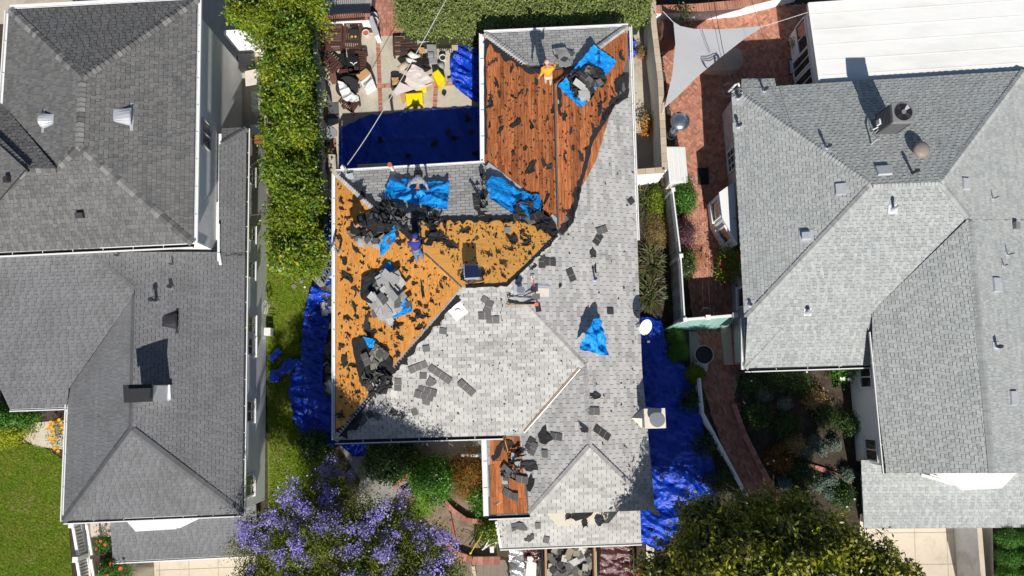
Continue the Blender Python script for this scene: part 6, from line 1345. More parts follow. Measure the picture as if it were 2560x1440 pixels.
jag(cE, [(1570, 180), (1568, 240), (1534, 262), (1512, 302), (1480, 352), (1464, 420), (1448, 470), (1427, 556), (1402, 584)], 5, 11, -1, seed=2, label='ragged black felt along the torn shingle edge')
jag(cE, [(1562, 235), (1532, 262), (1508, 305)], 4, 12, -1, seed=3, step=4); jag(cE, [(1450, 470), (1430, 552), (1400, 590)], 6, 20, -1, seed=4)
jag(nW, [(1394, 212), (1397, 250), (1399, 300)], 6, 9, 1, seed=5, step=12); jag(cE, [(1394, 212), (1397, 250), (1399, 300)], 4, 5, 1, seed=6, step=14)
jag(nW, [(1218, 405), (1260, 440), (1330, 500), (1396, 572)], 6, 16, -1, seed=7)
jag(nW, [(1213, 110), (1212, 250), (1214, 400)], 3, 6, 1, seed=8, step=16)
jag(cN, [(1062, 548), (1120, 546), (1200, 546), (1300, 544), (1385, 572)], 8, 13, -1, seed=9, label='torn black felt edge above the tan plywood')
jag(cN, [(1392, 586), (1330, 650), (1266, 710), (1158, 716)], 4, 7, 1, seed=10)
jag(cW, [(868, 1062), (930, 985), (1000, 905), (1080, 815), (1150, 735)], 5, 11, -1, seed=11, label='black felt strip beside the hip caps')
jag(cW, [(842, 1080), (868, 1066), (905, 1020)], 10, 22, -1, seed=12); jag(cW, [(850, 440), (900, 484), (985, 562), (1050, 620)], 3, 14, 1, seed=13)
jag(cN, [(1035, 560), (1040, 600), (1075, 612), (1085, 575), (1080, 550)], 8, 20, 1, seed=14); jag(sW, [(1228, 1150), (1245, 1140), (1258, 1100)], 6, 14, 1, seed=15)
# ---------------- loose scraps ----------------
def scrap(pl, px, py, L_, W_, ang, m='felt', lift=.05, seed=0, lab='', group=None, name='felt_scrap', cat='felt scrap', curl=.03, n=13, jagd=.45, parent=None, off=0.0):
    rg = random.Random(seed); q = pl.hit(px, py, lift + off); ca, sa = math.cos(ang), math.sin(ang); U = pl.u * ca + pl.v * sa; W = -pl.u * sa + pl.v * ca; pts = []
    cv = rg.uniform(-1, 1)
    for k in range(n):
        a = 2 * math.pi * k / n + rg.uniform(-.15, .15); r = 1 - jagd * rg.random() + (.35 if rg.random() < .15 else 0); x, y = math.cos(a) * r * L_ / 2, math.sin(a) * r * W_ / 2 + cv * (math.cos(a) * r) ** 2 * W_ * .4
        pts.append(q + U * x + W * y + pl.n * (curl * rg.random() * 1.5))
    c = q + pl.n * .012; b = [p - pl.n * .012 for p in pts]; mb = MB(); fl = (pts[1] - pts[0]).cross(c - pts[0]).dot(pl.n) > 0
    fs = [[k, (k + 1) % n, n] for k in range(n)] + [[n + 1 + k, n + 1 + (k + 1) % n, (k + 1) % n, k] for k in range(n)]
    if not fl: fs = [f[::-1] for f in fs]
    mb.add(pts + [c] + b, fs, rg.uniform(-.3, .6)); return mb.build(name, M[m], parent, label=lab, cat=cat, group=group)
def scatter(pl, poly, n, size, lab, group, seed, avoid=(), m='felt', angs=(1.3, .5)):
    rg = random.Random(seed); x0, x1 = min(p[0] for p in poly), max(p[0] for p in poly); y0, y1 = min(p[1] for p in poly), max(p[1] for p in poly); k = 0; pts = []; tries = 0
    while k < n and tries < 5000:
        tries += 1; x, y = rg.uniform(x0, x1), rg.uniform(y0, y1)
        if not inside((x, y), poly) or any(inside((x, y), a) for a in avoid) or any((x - a) ** 2 + (y - b) ** 2 < 90 for a, b in pts): continue
        pts.append((x, y)); s = size * (.35 + 1.7 * rg.random() ** 2.2); scrap(pl, x, y, s, s * rg.uniform(.18, .55), rg.gauss(*angs), m, .05, seed * 1000 + k, lab, group, n=rg.choice((11, 14, 17)), jagd=.62, curl=.05); k += 1
def crumbs(pl, poly, n, size, lab, seed):
    rg = random.Random(seed); mb = MB(); x0, x1 = min(p[0] for p in poly), max(p[0] for p in poly); y0, y1 = min(p[1] for p in poly), max(p[1] for p in poly)
    k = 0
    while k < n:
        x, y = rg.uniform(x0, x1), rg.uniform(y0, y1)
        if not inside((x, y), poly): continue
        k += 1; q = pl.hit(x, y, .045); a = rg.uniform(0, 6.28); s = size * (.3 + rg.random() ** 2 * 1.5); U = pl.u * math.cos(a) + pl.v * math.sin(a); W = pl.n.cross(U); pts = []
        for j in range(5): b = j * 1.257; rr = rg.uniform(.4, 1); pts.append(q + U * math.cos(b) * rr * s * .5 + W * math.sin(b) * rr * s * .25 + pl.n * rg.random() * .01)
        mb.add(pts, [[0, 1, 2, 3, 4]], rg.uniform(-.3, .6))
    mb.build('felt_crumbs', M['felt'], None, kind='stuff', label=lab, cat='felt crumbs')
crumbs(cW, [(845, 450), (1000, 590), (1140, 712), (1080, 800), (990, 900), (900, 1010), (850, 1060)], 700, .13, 'tiny black felt crumbs and splinters strewn over the orange plywood', 51)
crumbs(cN, [(1075, 560), (1300, 555), (1385, 590), (1265, 708), (1162, 712)], 420, .12, 'tiny black felt crumbs and splinters strewn over the tan plywood', 52)
crumbs(nW, [(1218, 110), (1330, 185), (1385, 220), (1395, 570), (1220, 405)], 420, .12, 'tiny dark crumbs strewn over the bare planks, west side', 53)
crumbs(cE, [(1390, 220), (1560, 90), (1560, 230), (1490, 320), (1400, 570)], 260, .12, 'tiny dark crumbs strewn over the bare planks, east side', 54)
crumbs(cS, [(860, 1085), (1140, 760), (1250, 730), (1440, 915), (1300, 1080)], 260, .09, 'small dark granule crumbs on the pale south slope', 55)
crumbs(cE, [(1410, 560), (1590, 300), (1600, 1200), (1480, 1110)], 160, .1, 'small dark crumbs on the grey east slope', 56)
PA = [(890, 540), (990, 540), (995, 640), (950, 650), (880, 610)]; PB = [(895, 690), (980, 640), (1040, 785), (950, 815)]; PC = [(872, 840), (950, 835), (1000, 940), (900, 985)]
scatter(cW, [(845, 480), (1000, 590), (1120, 705), (1080, 790), (990, 890), (900, 1000), (850, 1050)], 105, .3, 'torn scrap of black felt lying on the orange plywood slope', 'felt scraps on the orange plywood', 1, (PA, PB, PC))
scatter(cN, [(1080, 560), (1300, 555), (1380, 590), (1262, 705), (1165, 708), (1075, 620)], 62, .26, 'torn scrap of black felt lying on the tan plywood by the solar vent', 'felt scraps on the tan plywood', 2, ([(1150, 610), (1205, 610), (1205, 700), (1150, 700)],), angs=(.2, .7))
scatter(nW, [(1218, 110), (1330, 185), (1385, 220), (1392, 560), (1330, 490), (1220, 400)], 72, .32, 'torn scrap of black felt lying on the bare brown planks, west side', 'felt scraps on the west planks', 3, angs=(0, .5))
scatter(cE, [(1400, 250), (1440, 270), (1540, 190), (1560, 110), (1560, 220), (1490, 320), (1450, 400), (1420, 540), (1402, 560)], 34, .3, 'torn scrap of black felt lying on the bare brown planks, east side', 'felt scraps on the east planks', 4, ([(1393, 217), (1480, 113), (1541, 155), (1452, 272)],), angs=(0, .5))
for i, (pl, x, y, l, w_, a, lb) in enumerate([(cW, 918, 818, 1.35, .3, 0.1, 'long upright strip of black felt left of the black sheet pile'), (cW, 866, 690, .9, .3, 1.0, 'long black felt strip near the west eave above the split'), (cW, 1057, 728, .75, .16, .1, 'narrow black felt strip right of the large shingle pile'), (cW, 888, 770, .55, .18, .3, 'forked black felt scrap low on the west slope'), (cW, 862, 905, .6, .45, .2, 'dark felt clump near the west eave beside the black sheet'), (cN, 1185, 712, .9, .14, 0, 'flat felt strip along the ridge under the solar vent'), (cN, 1160, 690, .35, .5, .1, 'black felt patch left of the solar vent'), (cN, 1203, 685, .5, .5, .4, 'black felt patch right of the solar vent'), (cN, 1095, 595, .9, .6, .3, 'large spiky black felt sheet beside the man in blue'), (cN, 1125, 612, .7, .35, .5, 'spiky felt tongue reaching over the tan plywood'), (cN, 1280, 600, .75, .35, .9, 'felt scrap below the valley tarp'), (nW, 1290, 310, .7, .25, .9, 'felt strip high on the west planks'), (nW, 1228, 260, .5, .35, .3, 'rounded felt patch beside the west gutter'), (nW, 1330, 420, .75, .35, .5, 'wide felt clump near the valley flashing'), (nW, 1396, 250, 1.5, .22, 0, 'long straight felt strip running down the ridge of the bare planks'), (cE, 1545, 215, .9, .5, .2, 'large felt patch beside the north east eave')]):
    scrap(pl, x, y, l, w_, a, 'felt', .06, 500 + i, lb, None, 'felt_piece', 'felt piece', .05, 15)
# ---------------- loose shingles ----------------
for nm, tm in (('sh_dark', 'felt'), ('sh_grey', 'shingle_centre')): pass
defm('shingle_back', (.05, .05, .05), .9, (20, .3), (120, .4)); defm('shingle_dark', (.12, .12, .118), .95, (20, .3), (120, .4)); defm('shingle_tan', (.3, .27, .2), .95, (20, .2), (120, .4))
LAST = []
def strip_piece(pl, px, py, nt, ang, m, lift, lab, group, seed, tilt=.06, gapm='shingle_centre', name='loose_shingle', w_=.31, tw=.27):
    rg = random.Random(seed); q = pl.hit(px, py, lift); ca, sa = math.cos(ang), math.sin(ang); U = pl.u * ca + pl.v * sa; W = -pl.u * sa + pl.v * ca; n = (pl.n + U * rg.uniform(-tilt, tilt) + W * rg.uniform(-tilt, tilt)).normalized(); U = (U - n * U.dot(n)).normalized(); W = n.cross(U); mb = MB(); L_ = nt * tw; t0 = rg.uniform(-.15, .25)
    for k in range(nt):
        x = -L_ / 2 + k * tw + .006; c = [q + U * x - W * w_ / 2 * rg.uniform(.85, 1), q + U * (x + tw - .012) - W * w_ / 2 * rg.uniform(.9, 1), q + U * (x + tw - .012) + W * w_ / 2, q + U * x + W * w_ / 2]; mb.prism(c, n * .008, t0 + rg.uniform(-.06, .06))
    if nt > 1: mb.prism([q + U * a * L_ / 2 * .99 + W * b * w_ / 2 * .9 - n * .003 for a, b in ((-1, -1), (1, -1), (1, 1), (-1, 1))], n * .006, 0, 1)
    o = mb.build(name, [M[m], M[gapm]], None, label=lab, cat='shingle', group=group); LAST[:] = [o]; return o
def pile(pl, c, r, n, ms, ang, lab, group, seed, nt=(1, 2, 3), lift=.06, dz=.012, poly=None, awob=.4, cap=.35, join=None):
    rg = random.Random(seed); k = 0
    while k < n:
        x, y = c[0] + rg.uniform(-1, 1) * r[0], c[1] + rg.uniform(-1, 1) * r[1]
        if ((x - c[0]) / r[0]) ** 2 + ((y - c[1]) / r[1]) ** 2 > 1 or (poly and not inside((x, y), poly)): continue
        strip_piece(pl, x, y, rg.choice(nt), ang + rg.gauss(0, awob) + (math.pi / 2 if rg.random() < .12 else 0), rg.choice(ms), lift + min(k * dz, cap), lab, group, seed * 100 + k, .1); k += 1
        if join is not None: o = bpy.context.view_layer.objects.active if False else LAST[-1]; join.append(o)
bk, gy, dk, tn = 'shingle_back', 'shingle_centre', 'shingle_dark', 'shingle_tan'
# sheets under the piles first
T('roof_tarp', [(978, 450), (1030, 452), (1050, 458), (1072, 457), (1125, 458), (1120, 527), (1080, 520), (1040, 512), (965, 497), (962, 478)], 'tarp_cyan', pl=cN, amp=.09, fs=2.2, res=.055, ang=.2, stretch=1.8, seed=31, lift=.08, lab='bright blue printed tarp held by the man in grey on the north slope', folds=[(0, 0, -.3, .35, .12), (.4, .1, .5, .3, .1)])
R1 = bpy.context.scene.objects['roof_tarp']
T('roof_tarp', [(1230, 447), (1258, 453), (1292, 480), (1350, 497), (1352, 530), (1330, 560), (1300, 548), (1255, 522), (1228, 503), (1213, 468)], 'tarp_cyan', pl=cN, amp=.16, fs=1.6, res=.055, ang=-.7, stretch=2.5, seed=32, lift=.08, lab='bright blue tarp bunched along the metal valley flashing')
R3 = T('roof_tarp', [(1482, 113), (1541, 155), (1503, 205), (1452, 272), (1393, 217), (1430, 178)], 'tarp_cyan', pl=cE, amp=.07, fs=2.4, res=.055, seed=33, lift=.09, lab='bright blue printed tarp under the dark shingle pile near the orange shirted man')
T('roof_tarp', [(992, 562), (993, 600), (955, 645), (948, 612)], 'tarp_cyan', pl=cW, amp=.1, fs=2, res=.05, seed=34, lift=.14, lab='triangular blue tarp corner below the man in black')
T('roof_tarp', [(966, 658), (978, 655), (1008, 730), (1033, 778), (962, 804), (930, 760), (900, 735)], 'tarp_cyan', pl=cW, amp=.05, fs=2.4, res=.06, seed=35, lift=.07, lab='blue tarp under the largest grey shingle pile on the orange plywood')
T('roof_tarp', [(911, 842), (943, 850), (938, 872), (924, 868)], 'tarp_cyan', pl=cW, amp=.1, fs=2.5, res=.05, seed=36, lift=.2, lab='small blue tarp corner folded over the black sheet')
T('roof_tarp', [(1490, 798), (1499, 822), (1505, 855), (1513, 892), (1490, 888), (1446, 876), (1450, 850), (1466, 812), (1478, 800)], 'tarp_cyan', pl=cE, amp=.3, fs=1.9, res=.05, ang=1.2, stretch=1.6, seed=37, lift=.12, lab='lone crumpled bright blue tarp standing up on the east slope', zf=lambda p: .25)
T('felt_sheet', [(880, 852), (912, 842), (945, 855), (985, 905), (982, 935), (955, 962), (905, 966), (892, 925)], 'felt', pl=cW, amp=.04, fs=1.4, res=.08, seed=38, lift=.08, lab='black felt sheet under the lower left shingle pile', cat='felt sheet', smooth=False)
T('felt_sheet', [(905, 700), (930, 680), (965, 690), (972, 720), (930, 760), (905, 745)], 'felt', pl=cW, amp=.08, fs=2, res=.08, seed=39, lift=.14, lab='crumpled black felt at the upper left of the largest pile', cat='felt sheet', smooth=False)
T('felt_sheet', [(895, 545), (940, 520), (985, 548), (1000, 590), (950, 612), (905, 600)], 'felt', pl=cW, amp=.06, fs=2, res=.08, seed=40, lift=.08, lab='black felt spread under the shingles beside the man in black', cat='felt sheet', smooth=False)
T('felt_sheet', [(930, 945), (965, 925), (985, 945), (970, 985), (925, 992)], 'felt', pl=cW, amp=.12, fs=2, res=.08, seed=41, lift=.1, lab='bunched black felt at the hip above the shaded corner', cat='felt sheet', smooth=False)
T('felt_sheet', [(1330, 520), (1375, 548), (1396, 585), (1385, 600), (1350, 575), (1318, 560)], 'felt', pl=cN, amp=.1, fs=2, res=.08, seed=42, lift=.08, lab='black felt bunched at the top of the valley flashing', cat='felt sheet', smooth=False)
T('felt_sheet', [(1440, 180), (1470, 165), (1505, 180), (1512, 205), (1500, 225), (1470, 215), (1450, 250), (1430, 235), (1415, 200)], 'felt', pl=cE, amp=.16, fs=1.8, res=.07, seed=43, lift=.12, lab='black felt heap on the north east tarp', cat='felt sheet', smooth=False)
pile(cE, (1468, 200), (42, 38), 17, (bk, bk, bk, dk), .6, 'dark upturned shingle in the heap on the north east tarp', 'shingles on the north east tarp', 1, lift=.16); pile(cE, (1455, 225), (10, 22), 6, (gy,), 1.5, 'pale grey shingle near the bottom of the north east heap', 'pale shingles in the north east heap', 2, (1, 2), .42); pile(nN, (1408, 140), (20, 18), 12, (gy, gy, dk), .7, 'grey shingle in the small heap right of the orange shirted man', 'shingles in the small north heap', 3, (1, 2))
pile(cW, (975, 740), (50, 62), 46, (gy, gy, gy, gy, dk), .6, 'pale grey shingle in the largest heap on the orange plywood', 'shingles in the largest heap', 4, (1, 2, 3), .12, poly=[(940, 700), (985, 668), (1028, 770), (965, 798), (935, 800), (925, 760)], awob=.25)
pile(cW, (935, 606), (44, 18), 14, (gy, gy, dk, tn), .5, 'grey shingle fragment at the feet of the man in black', 'shingles by the man in black', 5, (1, 1, 2), .12); pile(cN, (968, 540), (34, 34), 9, (bk, bk, dk), 1.0, 'dark torn shingle strewn right of the man in black', 'dark shingles right of the man in black', 6, (1, 2, 3), .1)
pile(cN, (1055, 552), (40, 26), 5, (bk, dk, bk), .3, 'dark shingle strewn between the two men on the hip', 'dark shingles on the hip', 7, (1, 2), .06); pile(cN, (1205, 490), (16, 46), 6, (bk, dk, bk), 1.4, 'dark shingle strewn left of the valley tarp', 'dark shingles left of the valley tarp', 8, (1, 2), .05)
pile(cN, (1320, 520), (34, 26), 9, (bk, bk, dk, tn), -.5, 'dark shingle lying on the valley tarp', 'shingles on the valley tarp', 9, (1, 2, 3), .2); pile(cW, (938, 895), (34, 22), 10, (dk, tn, gy), .25, 'mixed shingle on the black felt sheet', 'shingles on the black sheet', 10, (1, 2), .16); pile(cW, (950, 960), (34, 26), 9, (bk, dk, gy), .8, 'shingle in the heap at the hip above the shaded corner', 'shingles at the hip', 11, (1, 2), .14)
pile(cS, (935, 1030), (60, 34), 9, (dk, gy, bk), .5, 'loose shingle lying in the tree shadow at the south west corner', 'loose shingles in the tree shadow', 12, (1, 1, 2), .04, .004); pile(cS, (1010, 1000), (40, 60), 10, (gy, dk, gy), .3, 'small loose shingle scrap on the pale south slope', 'scraps on the south slope', 13, (1,), .04, .0)
for i, (pl, x, y, nt, a, m_, lb) in enumerate([(cS, 1045, 918, 3, .35, dk, 'dark shingle strip lying near the hip on the pale south slope'), (cS, 1100, 936, 4, -.66, dk, 'long dark shingle strip lying diagonally on the south slope'), (cS, 1166, 970, 3, -.78, dk, 'dark shingle strip lowest right of the diagonal group'), (cS, 1068, 978, 3, -.3, dk, 'upper of two parallel dark strips on the south slope'), (cS, 1060, 990, 3, -.3, dk, 'lower of two parallel dark strips on the south slope'), (cS, 995, 962, 2, 1.5, dk, 'upright dark shingle pair beside the hip'), (cS, 1213, 750, 1, .9, dk, 'dark shingle tab right of the white flashing plate'), (cS, 1222, 768, 2, 1.2, dk, 'tilted dark shingle below the small tab'), (cS, 1212, 790, 2, 0, dk, 'flat dark shingle pair on the south slope'), (cS, 1232, 800, 2, 0, dk, 'dark shingle overlapping the flat pair'), (cS, 1108, 828, 1, 1.4, dk, 'single upright dark tab high on the south slope'), (cS, 1066, 872, 1, 1.7, dk, 'single dark tab below the square hole'), (cS, 1058, 940, 1, 1.5, dk, 'single dark tab between the strips'), (cS, 1066, 1005, 1, 1.3, dk, 'single dark tab hanging below the parallel strips'),
    (cE, 1505, 575, 2, 1.2, dk, 'upright dark strip on the east slope'), (cE, 1495, 598, 2, .6, bk, 'dark shingle below the upright strip on the east slope'), (cE, 1428, 688, 2, -.4, bk, 'dark shingle pair left of the pipe with the long shadow'), (cE, 1375, 655, 2, 1.6, bk, 'upright dark shingle near the hip caps'), (cE, 1355, 654, 2, 0, bk, 'dark shingle lying left of the upright one'), (cE, 1578, 503, 1, -.7, bk, 'dark tab close to the east gutter'), (cE, 1526, 778, 1, 0, bk, 'small dark square shingle above the lone tarp'), (cE, 1506, 1083, 3, -1.0, bk, 'dark shingle strip right of the south ridge'), (sW, 1326, 1110, 2, -.5, bk, 'dark shingle pair on the west face of the front wing'), (sW, 1332, 1122, 2, -.5, dk, 'dark shingle below the dark pair on the front wing'), (sW, 1390, 1092, 2, 1.4, dk, 'upright dark shingle on the front wing'), (sW, 1362, 1135, 1, 1.5, dk, 'small upright dark tab on the front wing'), (cE, 1485, 1028, 2, 1.6, dk, 'brown black tab beside the south ridge'), (gA, 1345, 1315, 1, 0, dk, 'dark tab on the garage roof below the bay'), (gA, 1366, 1350, 1, -.3, dk, 'dark tab near the garage gutter')]):
    strip_piece(pl, x, y, nt, a, m_, .06 + .012 * (i % 3), lb, None, 900 + i, .05)
for i, (pl, x, y, l, w_, a, m_, lb) in enumerate([(cS, 1078, 955, .5, .5, 0, 'felt_grey', 'blue grey felt patch between the diagonal strips'), (cE, 1483, 635, .45, .4, .3, 'felt', 'ragged felt scrap on the east slope below the dark strips'), (cE, 1490, 990, .3, .6, 0, 'felt', 'upright felt scrap beside the south ridge'), (cE, 1460, 1075, .3, .5, .2, 'felt', 'felt scrap left of the south ridge end'), (sW, 1360, 1095, .7, .7, .5, 'felt', 'large ragged felt sheet on the front wing west face'), (sW, 1322, 1165, .55, .9, 0, 'felt', 'tall ragged felt sheet beside the stripped porch corner'), (sW, 1325, 1210, .7, .35, -.3, 'felt', 'felt scrap below the tall ragged sheet'), (sW, 1270, 1112, .6, .7, .4, 'felt', 'dark felt at the top of the stripped porch corner'), (gA, 1297, 1316, 1.0, .45, .1, 'felt_grey', 'grey felt sheet flat on the garage roof'), (gA, 1326, 1345, .5, .3, .6, 'felt_grey', 'crumpled grey felt near the garage gutter'), (cE, 1488, 672, .5, .12, 0, 'felt', 'small felt bar above the thin pipe'), (cE, 1560, 720, .1, .1, 0, 'felt', 'tiny felt speck near the east gutter'), (cE, 1400, 715, .2, .12, .7, 'felt', 'small felt scrap right of the solar vent ridge'), (cE, 1330, 665, .4, .3, .8, 'felt', 'felt scrap beside the hip caps above the pipe')]):
    scrap(pl, x, y, l, w_, a, m_, .05, 700 + i, lb, None, 'felt_piece', 'felt piece', .04, 14)
blv = level(2.74)
for i, (x, y, l, w_, a) in enumerate([(1455, 1290, 1.1, .4, .2), (1462, 1308, .35, .4, 0), (1500, 1302, .45, .5, .1), (1420, 1292, .3, .2, .4)]): scrap(blv, x, y, l, w_, a, 'felt', .03, 800 + i, ['wide torn felt sheet on the cream bay roof', 'square dark felt tab on the cream bay roof, left of the pair', 'square dark felt tab on the cream bay roof, right of the pair', 'small felt scrap at the left of the cream bay roof'][i], None, 'felt_piece', 'felt piece', .03, 12)
pile(sW, (1284, 1190), (26, 60), 11, (dk, gy, dk), 1.3, 'grey shingle in the heap on the stripped porch corner', 'shingles on the porch corner', 14, (1, 2), .06); 
gl = level(.0)
for (pl, c, rr, n, sz, a, lb, gp, sd_) in [(cN, (968, 532), (40, 34), 17, .75, 1.0, 'long torn black shingle shred right of the man in black', 'shreds right of the man in black', 31), (cN, (1062, 552), (52, 24), 13, .5, .2, 'torn black shred on the hip between the two men', 'shreds between the men', 32), (cN, (1205, 490), (24, 54), 11, .5, 1.2, 'torn black shred left of the valley tarp', 'shreds left of the valley tarp', 33), (cN, (1325, 520), (40, 26), 12, .5, -.6, 'torn black shred on the valley tarp', 'shreds on the valley tarp', 34), (cW, (945, 955), (36, 28), 14, .6, .8, 'torn black shred at the hip above the shaded corner', 'shreds at the hip', 35), (cE, (1465, 205), (44, 40), 12, .7, .4, 'torn black felt shred on the north east heap', 'shreds on the north east heap', 36), (sW, (1285, 1165), (26, 60), 12, .45, 1.2, 'torn dark shred on the stripped porch corner', 'shreds on the porch corner', 37)]:
    rg = random.Random(sd_)
    for k in range(n):
        q = rg.uniform(0, 6.28); u = math.sqrt(rg.random()); s_ = sz * rg.uniform(.5, 1.3)
        scrap(pl, c[0] + rr[0] * u * math.cos(q), c[1] + rr[1] * u * math.sin(q), s_, s_ * rg.uniform(.2, .6), a + rg.gauss(0, .5), rg.choice(('felt', 'felt', 'shingle_back', 'shingle_dark', 'shingle_dark')), .1 + k * .008, sd_ * 100 + k, lb, gp, 'shingle_shred', 'shingle shred', .14, 11, .5)
pile(gl, (822, 760), (16, 70), 30, (dk, gy, bk), .4, 'broken shingle in the rubble between the long tarp and the house', 'rubble between tarp and house', 15, (1, 1, 2), .05, .012, cap=.3); pile(gl, (826, 930), (14, 80), 30, (dk, gy, bk), .4, 'broken shingle in the lower rubble beside the orange slope', 'lower rubble beside the house', 16, (1, 1, 2), .05, .012, cap=.3)
tl = level(-1.35); JN = []; pile(tl, (1425, 1402), (54, 45), 75, (dk, gy, bk, dk, tn), .4, 'torn shingle heaped in the driveway trailer', 'shingles in the trailer', 17, (1, 1, 2), .05, .008, awob=1.2, cap=.45, join=JN); pile(tl, (1425, 1440), (54, 40), 45, (dk, gy, bk, dk, tn), .4, 'torn shingle heaped in the driveway trailer', 'shingles in the trailer', 18, (1, 1, 2), .05, .008, awob=1.2, cap=.45, join=JN)
pile(tl, (1325, 1420), (45, 50), 22, (dk, bk), .4, 'dark debris around the cooler lid in the driveway', 'debris by the cooler lid', 19, (1, 2), .1, .01)
mb = MB(); mats_ = []
for o in JN:
    for mt_ in o.data.materials:
        if mt_ not in mats_: mats_.append(mt_)
    tn_ = [a.value for a in o.data.attributes['tone'].data]
    b0 = len(mb.v); mb.v += [tuple(v_.co + o.location) for v_ in o.data.vertices]
    for p_ in o.data.polygons: mb.f.append([b0 + i_ for i_ in p_.vertices]); mb.t.append(tn_[p_.index]); mb.m.append(mats_.index(o.data.materials[p_.material_index]))
    bpy.data.objects.remove(o)
mb.build('shingle_debris', mats_, None, kind='stuff', label='heap of torn grey shingles filling the driveway trailer', cat='debris')
for i, (x, y) in enumerate([(770, 800), (755, 850), (790, 860), (1140, 206), (1195, 215), (1110, 232), (1640, 1280), (1165, 290), (1170, 298), (1135, 345), (1085, 360), (1120, 330), (1020, 390), (1180, 330), (950, 350), (1190, 385)]): scrap(gl, x, y, .4, .3, i, 'felt', .28 if i not in (5,) else .06, 850 + i, 'torn black scrap lying on a blue ground tarp or patio', 'scraps dropped to the ground', n=9)
# square hole, green patch, nails
mb = MB(); mb.prism([cW.hit(*q, .05) for q in ((989, 880), (1000, 880), (1000, 892), (989, 892))], cW.n * .004); mb.build('square_hole', M['felt'], C.roof, label='small square dark hole in the plywood')
mb = MB(); mb.prism([cE.hit(*q, .06) for q in ((1394, 249), (1403, 249), (1404, 259), (1395, 259))], cE.n * .01); mb.build('patch', M['teal_paint'], C.roof, label='small green square patch')
strip_piece(cN, 1269, 575, 1, 0, 'flashing', .07, 'small pale metal square lying on the tan plywood', None, 990, name='metal_square')
# tools on the ridge
def shovel(name, pl, a, b, hm, bm, lab, la=.12, lb=.12, head=(.24, .32), grip='black_plastic'):
    A, B = pl.hit(*a, la), pl.hit(*b, lb); t = thing(name, A, lab, 'tool'); mb = MB(); mb.tube([A, B], .022, 8); mb.build('handle', M[hm], t); d = (A - B).normalized(); s = pl.n.cross(d).normalized()
    mb = MB(); q = A; mb.prism([q - s * .05, q + s * .05, q + d * .08 + s * head[0] / 2, q + d * head[1] + s * head[0] / 2, q + d * head[1] - s * head[0] / 2, q + d * .08 - s * head[0] / 2], pl.n * .012); mb.build('blade', M[bm], t)
    mb = MB(); q = B - d * .02; mb.tube([q + d * .12, q + s * .07 + d * .02, q - d * .03 + s * .07, q - d * .03 - s * .07, q - s * .07 + d * .02, q + d * .12], .017, 6); mb.build('grip', M[grip], t); return t
shovel('shovel', cE, (1344, 760), (1332, 693), 'red_paint', 'dark_metal', 'red handled shovel with a white grip lying beside the weathered square patch', grip='white_plastic')
shovel('shovel', cS, (1330, 741), (1272, 740), 'wire', 'dark_metal', 'black D handled roofing shovel lying across the ridge', la=.2, lb=.15); shovel('shovel', cS, (1336, 761), (1272, 762), 'beam_wood', 'red_paint', 'light wooden handled shovel with a red head on the south slope', la=.2, lb=.12, head=(.14, .16), grip='beam_wood')
mb = MB(); mb.beam(cS.hit(1276, 742, .1), cS.hit(1332, 745, .14), .03, .02); mb.build('metal_rod', M['steel'], None, label='bright thin metal rod beside the black shovel', cat='rod')
mb = MB(); mb.beam(cS.hit(1270, 752, .1), cS.hit(1286, 757, .1), .09, .02); mb.beam(cS.hit(1286, 757, .1), cS.hit(1338, 757, .1), .09, .02); mb.build('dark_flashing_strip', M['felt'], None, label='bent dark strip lying above the wooden handled shovel', cat='strip')
t = thing('pitchfork', sW.hit(1275, 1130), 'orange handled shingle fork with green grip on the stripped porch corner', 'tool'); A, B = sW.hit(1274, 1145, .12), sW.hit(1263, 1102, .12); mb = MB(); mb.tube([A, B], .022, 8); mb.build('handle', M['orange_cloth'], t); d = (A - B).normalized(); s = sW.n.cross(d).normalized()
for k in range(5): mb = MB(); q = A + s * (-.1 + k * .05); mb.tube([A, q + d * .1, q + d * .42], .009, 5); mb.build('tine', M['dark_metal'], t)
mb = MB(); q = B; mb.tube([q, q + s * .07 - d * .1, q - s * .07 - d * .1, q], .018, 6); mb.build('grip', M['leaf_fern'], t)
# ---------------- printed words on the roof tarps ----------------
from mathutils.bvhtree import BVHTree
def words(txt, pl, px, py, size, ang, target, name='printed_words', m='ink'):
    cu = bpy.data.curves.new('t', 'FONT'); cu.body = txt; cu.size = size; cu.align_x = 'CENTER'; cu.align_y = 'CENTER'; cu.resolution_u = 2; cu.offset = size * .03; to = bpy.data.objects.new('t', cu); COL.objects.link(to)
    dg = bpy.context.evaluated_depsgraph_get(); me = bpy.data.meshes.new_from_object(to.evaluated_get(dg)); bpy.data.objects.remove(to)
    u = V((1, 0, 0)); u = (u - pl.n * u.dot(pl.n)).normalized(); v = pl.n.cross(u); ca, sa = math.cos(ang), math.sin(ang); q = pl.hit(px, py, .1)
    tm = target.data; off = target.location; bv = BVHTree.FromPolygons([tuple(v_.co + off) for v_ in tm.vertices], [tuple(p.vertices) for p in tm.polygons])
    for v_ in me.vertices:
        x, y = v_.co.x * ca - v_.co.y * sa, v_.co.x * sa + v_.co.y * ca; p = q + u * x + v * y; h = bv.ray_cast(p + pl.n * 1.0, -pl.n); v_.co = (h[0] if h[0] else p) + pl.n * .012
    me.materials.clear(); me.materials.append(M[m]); o = bpy.data.objects.new(name, me); COL.objects.link(o); o.parent = target; o.matrix_parent_inverse = Matrix.Translation(-target.location)
words('snow Buttercup', cN, 1072, 489, .17, .52, R1); words('Buttercup', cN, 1000, 481, .14, .12, R1); words('AE', cN, 1112, 503, .15, .6, R1); words('TSBG-30', cE, 1496, 148, .2, 1.6, R3); words('0', cE, 1414, 238, .2, 1.6, R3)
